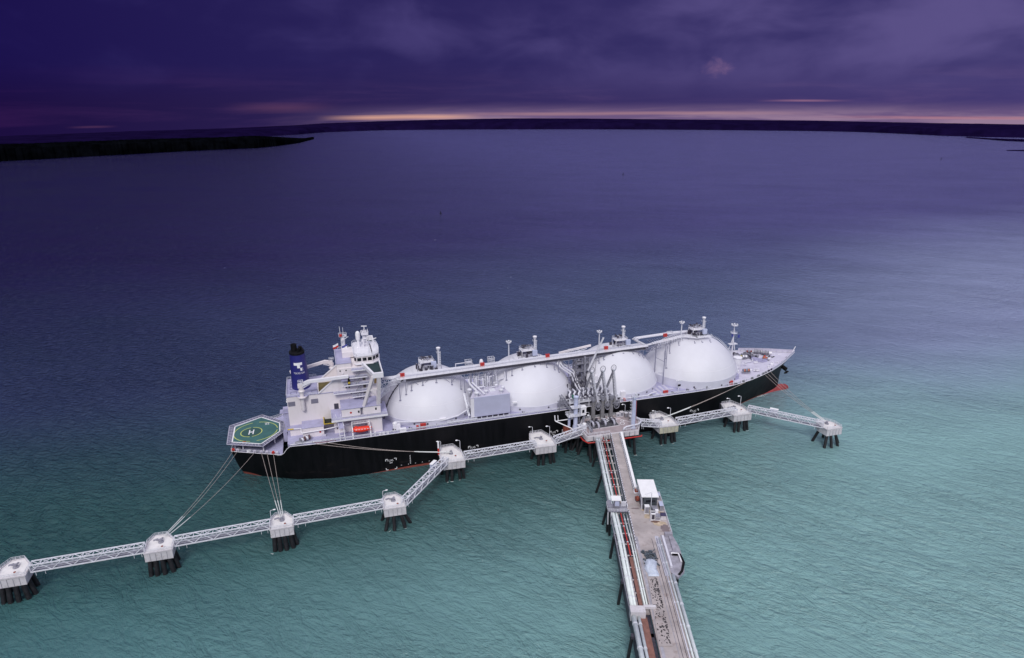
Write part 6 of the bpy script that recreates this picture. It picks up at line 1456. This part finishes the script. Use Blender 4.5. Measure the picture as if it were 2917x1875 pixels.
# trestle piles
tp = empty('trestle_bents', W(0, 0, 0)); tag(tp, 'raked black pile supports carrying the jetty road and pipe rack', 'pier supports')
oT = Vector(W(0, 0, 0))
def TP(b, n_, m_): b.v = [tuple(Vector(q)-oT) for q in b.v]; return b.build(n_, m_, tp)
for u, rake in ((9, -5.6), (30, -6.2), (52, -4.6), (72, -2.5), (95, -2.0), (118, -2.0), (142, -2.0)):
    TP(tbox(MB(), u-0.7, -6.9, 9.0, u+0.7, 4.6 if u < 48 else 9, 9.9), 'cap_beam', DARK)
    for v, k in ((-6.6, rake), (4.4 if u < 48 else 8.6, -0.9*rake*0.2)):
        p = Vector(W(u, v, 9.4)); q = Vector(W(u-1.0, v+k*0.5, -4)); TP(MB().tube(p, q, 0.5, 10), 'pile', PILE)
for u, v in ((56, -7.0), (58, -6.4), (66, 12.4), (52, 12.4), (64, 4), (78, 13), (90, 12)): TP(MB().tube(W(u, v, 10.9), W(u, v, -4), 0.5, 10), 'pile', PILE)
# kiosk over the pipes
k_ = empty('pipe_kiosk', W(57.5, -4, RD)); tag(k_, 'small kiosk with a white flat roof standing over the pipes', 'kiosk'); oK = Vector(W(57.5, -4, RD))
def KK(b, n_, m_, p_=None): b.v = [tuple(Vector(q)-oK) for q in b.v]; return b.build(n_, m_, p_ or k_)
KK(tbox(MB(), 56.2, -6.3, 15.6, 59.3, -2.8, 15.85), 'roof', ROOFW); w_ = KK(tbox(MB(), 56.6, -5.2, 12.2, 58.6, -3.2, 15.6), 'wall', STEELG); KK(tbox(MB(), 58.6, -4.9, 13.0, 58.66, -3.4, 15.2), 'door', LBLUE, w_)
KK(tbox(tbox(MB(), 55.6, -7.6, 11.9, 60.4, -6.2, 13.6), 55.6, -7.8, 11.7, 60.6, -0.5, 11.95), 'platform', STEELG)
b = MB(); b.rail([W(60.5, -7.7, 11.9), W(60.5, -0.6, 11.9)], 1.1, 0.06, 1.2); b.rail([W(55.6, -7.7, 11.9), W(60.5, -7.7, 11.9)], 1.1, 0.06, 1.2)
for v in (-7.6, -6.4): b.beam(W(60.4, v, 11.9), W(61.4, v, 7.0), 0.25)
for v in (-2.2, -1.6, -1.0): b.tube(W(57, v, 12), W(57, v, 13.6), 0.3, 8); b.ell(W(57, v, 13.7), 0.4, 0.4, 0.25, 8, 5)
KK(b, 'railing', STEELW)
# shelter
h_ = empty('control_shelter', W(53, 7.6, RD)); tag(h_, 'dark grey control shelter with a large white sheet roof on the jetty', 'shelter'); oH = Vector(W(53, 7.6, RD))
def HH(b, n_, m_, p_=None): b.v = [tuple(Vector(q)-oH) for q in b.v]; return b.build(n_, m_, p_ or h_)
HR = 17.0
wl = HH(tbox(MB(), 51.0, 5.4, RD, 58.9, 10.2, HR-0.05), 'wall', HUTG)
HH(tbox(MB(), 47.0, 4.5, HR, 58.9, 10.8, HR+0.22), 'roof', ROOFW); b = MB()
for k in range(9): tbox(b, 47.0, 4.7+k*0.72, HR+0.22, 58.9, 4.78+k*0.72, HR+0.27)
HH(b, 'roof_rib', ROOFW)
HH(tbox(MB(), 58.9, 6.2, 15.0, 58.95, 9.6, 15.9), 'window', GLASS, wl); HH(tbox(MB(), 58.9, 6.8, RD+0.1, 58.94, 7.9, RD+2.2), 'door', DARK, wl)
b = MB()
for u in (47.4, 52, 58.6): b.beam(W(u, 4.7, RD), W(u, 4.7, HR), 0.22)
for u in (47.4, 50.6): b.beam(W(u, 10.6, RD), W(u, 10.6, HR), 0.22)
b.rail([W(48, 4.7, RD+2.6), W(58.5, 4.7, RD+2.6)], 1.0, 0.06, 1.2); HH(b, 'post_frame', STEELW)
HH(tbox(MB(), 51.5, 4.75, RD, 58.6, 5.35, RD+2.7), 'side_stair', STEELG)
R2 = random.Random(8); b = MB()
for k in range(18): u, v = R2.uniform(53, 58.5), R2.uniform(4.6, 5.3); b.beam(W(u, v, RD), W(u+R2.uniform(-.5, .5), v, RD+R2.uniform(0.8, 3.2)), 0.16)
HH(b, 'side_pipework', DARK)
# units around the shelter
def unit(name, cat, lab, u0, v0, u1, v1, h, m, extra=(), z=RD):
    e = empty(name, W((u0+u1)/2, (v0+v1)/2, z)); tag(e, lab, cat); oo = Vector(e.location)
    def U_(b, n_, m_): b.v = [tuple(Vector(q)-oo) for q in b.v]; return b.build(n_, m_, e)
    U_(tbox(MB(), u0, v0, z, u1, v1, z+h), 'casing', m); U_(tbox(MB(), u0-0.08, v0-0.08, z+h, u1+0.08, v1+0.08, z+h+0.12), 'top_plate', extra[0] if extra else m)
    if 'fans' in extra:
        for k in range(2): c = W((u0+u1)/2, v0+(v1-v0)*(0.27+0.46*k), z+h+0.13); U_(MB().lathe([(0.42, 0), (0.42, 0.12), (0.34, 0.12), (0.34, 0.02)], c, 14), 'fan_ring', DARK)
        U_(tbox(MB(), u1, v0+0.2, z+0.4, u1+0.05, v1-0.2, z+h-0.3), 'intake_grille', DARK)
    if 'louvre' in extra: U_(tbox(MB(), u1, v0+0.15, z+0.3, u1+0.05, v1-0.15, z+h-0.2), 'louvre', STEELG)
    U_(tbox(MB(), u0-0.15, v0-0.15, z, u1+0.15, v1+0.15, z+0.16), 'plinth', CONC)
unit('switch_cabinet', 'cabinet', 'white panelled switch cabinet against the dark front wall of the shelter', 60.2, 5.5, 61.6, 7.1, 3.0, MARKW, (MARKW, 'louvre'))
unit('air_conditioner', 'air conditioner', 'white air conditioning unit with two round fans on top, below the shelter', 63.6, 7.2, 65.4, 8.6, 2.6, MARKW, (MARKW, 'fans'))
unit('air_conditioner', 'air conditioner', 'lower wide grey air conditioning unit right of the two-fan unit', 63.4, 8.8, 65.5, 10.4, 1.5, STEELW, (STEELG, 'louvre'))
unit('generator_box', 'generator', 'dark generator box on the wall side between the shelter and the white fan unit', 60.0, 8.2, 62.4, 10.0, 2.4, HUTG, (STEELG, 'louvre'))
unit('meter_box', 'box', 'small bright white box standing above the two fan units', 62.6, 9.0, 63.4, 10.0, 2.6, MARKW, (MARKW,))
unit('storage_bin', 'bin', 'storage bin with a dark navy lid at the right edge of the jetty', 62.8, 10.8, 64.8, 12.6, 1.4, CONC, (mat('navy lid', (0.04, 0.035, 0.09), 0.6),))
unit('electrical_cabinet', 'cabinet', 'pale blue-roofed cabinet by the right railing next to the shelter', 57.0, 11.2, 59.8, 12.4, 2.3, STEELG, (LBLUE,))
unit('equipment_box', 'box', 'pale box behind the right corner of the shelter roof', 51.0, 11.2, 53.0, 12.4, 2.2, STEELG, (LBLUE,))
e = empty('hose_reel', W(53.2, 4.0, RD)); tag(e, 'rust-brown hose reel at the left foot of the shelter', 'hose reel'); MB().tube((-0.5, 0, 1.0), (0.5, 0, 1.0), 0.95, 14).build('reel', RUST, e); MB().box(-0.6, -0.6, 0, 0.6, 0.6, 0.3).build('stand', DARK, e)
# right railing of the wide deck and stains
r = empty('jetty_railing', W(49, 13, RD)); tag(r, 'pale metal railing along the right edge of the wide jetty deck', 'railing'); oo = Vector(r.location)
b = MB().rail([W(48.6, 5.4, RD), W(48.6, 13.0, RD), W(73.6, 13.0, RD)], 1.15, 0.06, 1.6); b.v = [tuple(Vector(q)-oo) for q in b.v]; b.build('rails', STEELW, r)
def blob(name, m, cu, cv, ru, rv, seed, z=RD+0.006, kind='structure'):
    R3 = random.Random(seed); n = 26; pts = []
    for i in range(n): a = 2*PI*i/n; k = R3.uniform(0.7, 1.1); pts.append(W(cu+ru*k*math.cos(a), cv+rv*k*math.sin(a), z))
    o = MB().add(pts, [tuple(range(n))]).build(name, m); tag(o, kind=kind)
blob('tan_dust', STAIN, 61.0, 8.6, 5.2, 4.0, 1); blob('tan_dust', STAIN, 67.2, 9.8, 1.6, 2.8, 2, RD+0.012); blob('damp_patch', mat('damp concrete', (0.20, 0.16, 0.17), 0.8, var=0.1), 70.2, 11.4, 2.6, 1.7, 3, RD+0.018); blob('damp_patch', mat('damp concrete', (0.20, 0.16, 0.17), 0.8), 58.2, 2.5, 0.5, 1.7, 5, RD+0.010)
blob('damp_patch', mat('rusty wet stain', (0.17, 0.10, 0.08), 0.8), 66.2, 8.6, 0.7, 1.7, 6, RD+0.018)
# side extension with fenders
ex = empty('berth_extension', W(84, 11.5, RD)); tag(ex, 'narrow concrete side platform bulging from the lower jetty, with black fender loop', 'platform'); oX = Vector(ex.location)
EXC = mat('dull lavender concrete', (0.33, 0.32, 0.38), 0.85, var=0.2, scale=0.5, dirt=(0.2, 0.18, 0.2), dirt_amt=0.5)
def EX(b, n_, m_, **k): b.v = [tuple(Vector(q)-oX) for q in b.v]; return b.build(n_, m_, ex, **k)
P_ = [(74.0, 8.9), (74.0, 13.2), (80, 14.2), (87, 14.2), (92.5, 13.4), (95.5, 10.8), (93, 8.9)]
EX(MB().prism([W(u, v)[:2] for u, v in P_], 10.9, RD-0.02), 'deck_slab', EXC)
EX(tbox(tbox(MB(), 74.5, 11.6, RD, 83.5, 12.8, RD+0.6), 73.6, 10.4, RD, 75.0, 13.0, RD+1.2), 'upstand', EXC); EX(tbox(MB(), 83.5, 10.8, RD, 84.2, 13.4, RD+0.9), 'end_wall', EXC)
EX(MB().pipe([W(84.6, 11.0, RD+0.3), W(84.8, 13.6, RD+0.3), W(88.5, 14.0, RD+0.2), W(92.6, 12.6, RD+0.1), W(94.4, 11.2, RD)], 0.42, 8), 'fender_loop', BLACK, smooth='all')
EX(MB().pipe([W(84.4, 10.6, RD+0.6), W(84.6, 13.0, RD+0.6), W(88.5, 13.2, RD+0.5)], 0.3, 8), 'coaming_bar', MARKW)
EX(tbox(MB(), 75, 9.2, RD, 91, 9.9, RD+0.7), 'pipe_upstand', PIPEW)
# valve chamber and grating mats
e = empty('valve_chamber', W(110.6, -3.9, 10)); tag(e, 'weathered white concrete valve chamber where the lagged pipes end on the left', 'valve chamber'); oo = Vector(e.location)
b = tbox(MB(), 109.2, -6.3, 9.4, 112.0, -1.9, 12.6); b.v = [tuple(Vector(q)-oo) for q in b.v]; b.build('chamber_body', CONC, e); b = tbox(MB(), 108.9, -2.2, 11.9, 109.9, 1.4, 12.7); b.v = [tuple(Vector(q)-oo) for q in b.v]; b.build('cross_wall', CONC, e)
e = empty('grating_mat', W(107, 2.4, RD)); tag(e, 'long strip of pale panels speckled with dark holes lying on the lower roadway', 'grating'); oo = Vector(e.location)
vsq = [W(u, v, z) for z in (RD+0.02, RD+0.22) for u, v in ((96, 1.3), (96, 4.2), (124, 3.6), (124, -0.2))]
b = MB().add(vsq, [(3,2,1,0),(4,5,6,7),(0,1,5,4),(1,2,6,5),(2,3,7,6),(3,0,4,7)]); b.v = [tuple(Vector(q)-oo) for q in b.v]; b.build('panel', CONCR, e)
b = MB(); R3 = random.Random(2)
for k in range(230):
    u = R3.uniform(96.4, 123); t_ = (u-96)/28; va = 1.3-1.5*t_+0.2; vb = 4.2-0.6*t_-0.2; w_ = R3.random(); v = va+(vb-va)*(w_**0.8 if k % 3 else 0.78+0.2*R3.random()); s_ = R3.uniform(0.10, 0.30)
    n = 6; c0 = W(u, v, 0); b.add([(c0[0]+s_*R3.uniform(0.5, 1.2)*math.cos(2*PI*i/n), c0[1]+s_*1.5*R3.uniform(0.5, 1.2)*math.sin(2*PI*i/n), RD+0.225+k*0.0001) for i in range(n)], [tuple(range(n))])
b.v = [tuple(Vector(q)-oo) for q in b.v]; tag(b.build('holes', mat('dark grit', (0.05, 0.045, 0.05), 0.9, var=0.5), e), kind='stuff')
# heap of dark gear with a pale blue sheet thrown over its lower end
def heap():
    e = empty('covered_gear', W(89.5, 3.0, RD)); tag(e, 'heap of dark pipework under a crumpled pale blue sheet on the lower jetty road', 'equipment'); o = Vector(e.location)
    R4 = random.Random(19); b = MB()
    def L(b, n_, m_, **k): b.v = [tuple(Vector(q)-o) for q in b.v]; return b.build(n_, m_, e, **k)
    for k in range(40):
        u, v = R4.uniform(83.6, 89.5), R4.uniform(1.2, 5.2); a = R4.random()*3
        if k % 2: b.tube(W(u, v, RD+R4.uniform(0.1, 0.9)), W(u+1.6*math.cos(a), v+1.1*math.sin(a), RD+R4.uniform(0.1, 1.1)), R4.uniform(0.10, 0.28), 6)
        else: c = W(u, v, RD); b.cbox(c[0], c[1], RD, R4.uniform(0.4, 1.4), R4.uniform(0.4, 1.0), R4.uniform(0.3, 1.1), a)
    L(b, 'gear', mat('dark teal gear', (0.075, 0.095, 0.12), 0.7, var=0.5, scale=1.2, dirt=(0.3, 0.33, 0.38), dirt_amt=0.5))
    vs = []; fs = []; n, m = 22, 14
    for i in range(n+1):
        for j in range(m+1):
            p, q = i/n, j/m; h = (1-(2*q-1)**4)*(0.45+0.8*math.sin(PI*min(1, p*1.15+0.05))) * (1 if 0 < i < n else 0.15)
            u = 87.4+p*8.0+R4.uniform(-.12, .12); v = 1.0+p*0.2+q*(4.2-p*0.7)+R4.uniform(-.1, .1)+0.25*math.sin(p*9); vs.append(W(u, v, RD+0.05+max(0, h)+R4.uniform(-.13, .13)*(h > 0.1)))
    for i in range(n): fs += [(i*(m+1)+j, i*(m+1)+j+1, (i+1)*(m+1)+j+1, (i+1)*(m+1)+j) for j in range(m)]
    L(MB().add(vs, fs), 'sheet', mat('crumpled pale blue sheet', (0.52, 0.58, 0.70), 0.6, var=0.15, scale=0.7, dirt=(0.75, 0.77, 0.85), dirt_amt=0.6), smooth='all')
heap()
# strips and tracks along the lower roadway
for u0, u1, v0, v1, m_, nm in ((76, UE, 5.6, 5.75, DARK, 'drain_slot'), (78, UE, 6.7, 6.85, DARK, 'drain_slot'), (96, UE, 4.7, 4.85, STEELG, 'drain_slot'), (74.5, 95, 6.9, 8.2, mat('pale lavender strip', (0.50, 0.50, 0.58), 0.85, var=0.15, scale=0.4), 'kerb_strip'), (97, UE, 0.1, 1.0, mat('grey lavender strip', (0.36, 0.35, 0.40), 0.85, var=0.2, scale=0.5), 'kerb_strip'), (75, 97, 0.1, 1.0, mat('grey lavender strip', (0.36, 0.35, 0.40), 0.85), 'kerb_strip')):
    tag(tbox(MB(), u0, v0, RD-0.05, u1, v1, RD+0.03).build(nm, m_), kind='structure')

# ---------------------------------------------------------------- mooring ropes
def rope(p, q, lab, tail=0.0, sag=0.03, r=0.07, end='q', m=ROPE):
    p, q = Vector(p), Vector(q); L = (q-p).length; n = 18
    pts = [p.lerp(q, i/n) - Vector((0, 0, sag*L*4*(i/n)*(1-i/n))) for i in range(n+1)]
    e = empty('mooring_rope', p); tag(e, lab, 'mooring rope', 'mooring ropes between the ship and the dolphins'); o = Vector(p); pts = [a-o for a in pts]
    k = int(round(n*(1-tail)))
    MB().pipe(pts[:k+1], r, 6).build('line', m, e)
    if tail: MB().pipe(pts[k:], r*2.0, 6).build('tail', ROPEW, e)
    return e
rope((-145.0, -10.6, 12.9), (-163.8, -62.4, 9.9), 'outermost left stern rope running to the weathered dolphin', 0.22)
rope((-143.2, -11.5, 12.9), (-163.3, -62.6, 9.9), 'second stern rope, close beside the outermost one', 0.22)
rope((-136.1, -14.9, 12.9), (-162.6, -63.0, 9.9), 'stern rope crossing over from under the middle of the helideck', 0.2)
rope((-133.4, -16.2, 12.9), (-124.7, -63.4, 9.9), 'left one of three near-vertical ropes below the helideck', 0.3, r=0.075)
rope((-131.1, -17.2, 12.9), (-124.2, -63.2, 9.9), 'middle one of three near-vertical ropes below the helideck', 0.3, r=0.075)
rope((-128.5, -18.4, 12.9), (-123.7, -63.4, 9.9), 'right one of three near-vertical ropes, red at its fairlead', 0.3, r=0.075)
rope((-110.8, -24.6, MAIN+0.3), (-55.2, -34.0, 10.0), 'stern spring rope along the black hull, the upper of the pair', 0.3, 0.02, r=0.09)
rope((-106.5, -24.6, MAIN+0.3), (-55.0, -34.4, 10.0), 'stern spring rope along the black hull, the lower of the pair', 0.3, 0.025, r=0.09)
rope((98.6, -23.0, 18.2), (48.0, -31.6, 10.0), 'bow spring rope slanting across the hull, the upper of the pair', 0.35, 0.012, r=0.09)
rope((97.0, -23.3, 18.1), (47.6, -31.8, 10.0), 'bow spring rope slanting across the hull, the lower of the pair', 0.35, 0.018, r=0.09)
rope((113.2, -18.3, 18.9), (119.0, -58.2, 9.9), 'leftmost bow rope leading to the last dolphin on the right', 0.25, 0.03)
rope((115.4, -17.5, 18.9), (119.4, -58.0, 9.9), 'middle bow rope leading to the last dolphin on the right', 0.25, 0.03)
rope((118.0, -16.6, 19.0), (119.8, -58.2, 9.9), 'rightmost bow rope leading to the last dolphin on the right', 0.25, 0.03)

# ---------------------------------------------------------------- channel buoys far out
for x, y, h, lab in ((72.5, 669.4, 4.2, 'dark channel buoy out on the open water beyond the ship tower'), (552.4, 1076.7, 5.2, 'dark channel buoy far out toward the centre right of the water'), (1557.4, 1191.4, 5.0, 'tiny dark channel buoy near the far right shore')):
    z = sea_z(math.hypot(x-CX, y-CY)); e = empty('channel_buoy', (x, y, z)); tag(e, lab, 'buoy', 'channel buoys')
    MB().lathe([(0.6, -0.8), (1.5, 0), (1.4, 0.8), (0.6, 1.0)], (0, 0, 0), 12).build('float', BLACK, e); MB().lathe([(0.6, 1.0), (0.3, h-0.8), (0.01, h-0.8)], (0, 0, 0), 8).build('tower', BLACK, e); MB().ell((0, 0, h-0.4), 0.45, 0.45, 0.5, 8, 6).build('topmark', DARK, e)

# the dolphin right of the platform has a stained tan front
for c in [o for o in bpy.data.objects if o.parent == DOL['H'] and o.name.startswith('fascia_panel')]:
    c.data = c.data.copy(); c.data.materials.clear(); c.data.materials.append(mat('tan stained concrete', (0.50, 0.48, 0.38), 0.85, var=0.15, scale=0.5, dirt=(0.30, 0.25, 0.16), dirt_amt=0.6)); c['label'] = 'tan stained front panel'

# broken white water at the feet of some piles, at the bulb and along the hull
FOAM = mat('foam', (0.62, 0.68, 0.68), 0.9, var=0.15, scale=2.0)
R5 = random.Random(55)
def foam(x, y, n, spread, s):
    b = MB()
    for k in range(n):
        a = R5.uniform(0, 6.28); d = R5.uniform(0, spread); cx, cy = x+d*math.cos(a), y+d*math.sin(a)*0.6; m = 7; r0 = s*R5.uniform(0.4, 1.0)
        b.add([(cx+r0*R5.uniform(0.6, 1.3)*1.7*math.cos(2*PI*i/m), cy+r0*R5.uniform(0.5, 1.2)*0.6*math.sin(2*PI*i/m), 0.0) for i in range(m)], [tuple(range(m))])
    b.v = [(p[0], p[1], sea_z(math.hypot(p[0]-CX, p[1]-CY))+0.03) for p in b.v]
    tag(b.build('foam_patch', FOAM), kind='stuff')
for x, y, n, sp, s in ((-86.6, -68.9, 3, 0.8, 0.3), (-80.4, -68.6, 4, 1.0, 0.35), (-58.4, -41.4, 4, 0.9, 0.32), (-56.4, -41.4, 3, 0.8, 0.3), (-53, -41, 3, 0.8, 0.25), (28.6, -44.0, 4, 0.8, 0.35), (50.5, -39.2, 4, 0.9, 0.3), (44.0, -39.2, 3, 0.8, 0.25), (91.2, -38.4, 3, 0.8, 0.28), (119, -64.4, 3, 0.8, 0.25),
    (122.5, -5.6, 16, 2.6, 0.5), (127, -4.2, 9, 2.0, 0.35), (139, -2.4, 6, 1.8, 0.25), (9, -44, 3, 0.8, 0.3), (-128.5, -69.8, 3, 1, 0.25)):
    foam(x, y, n, sp, s)
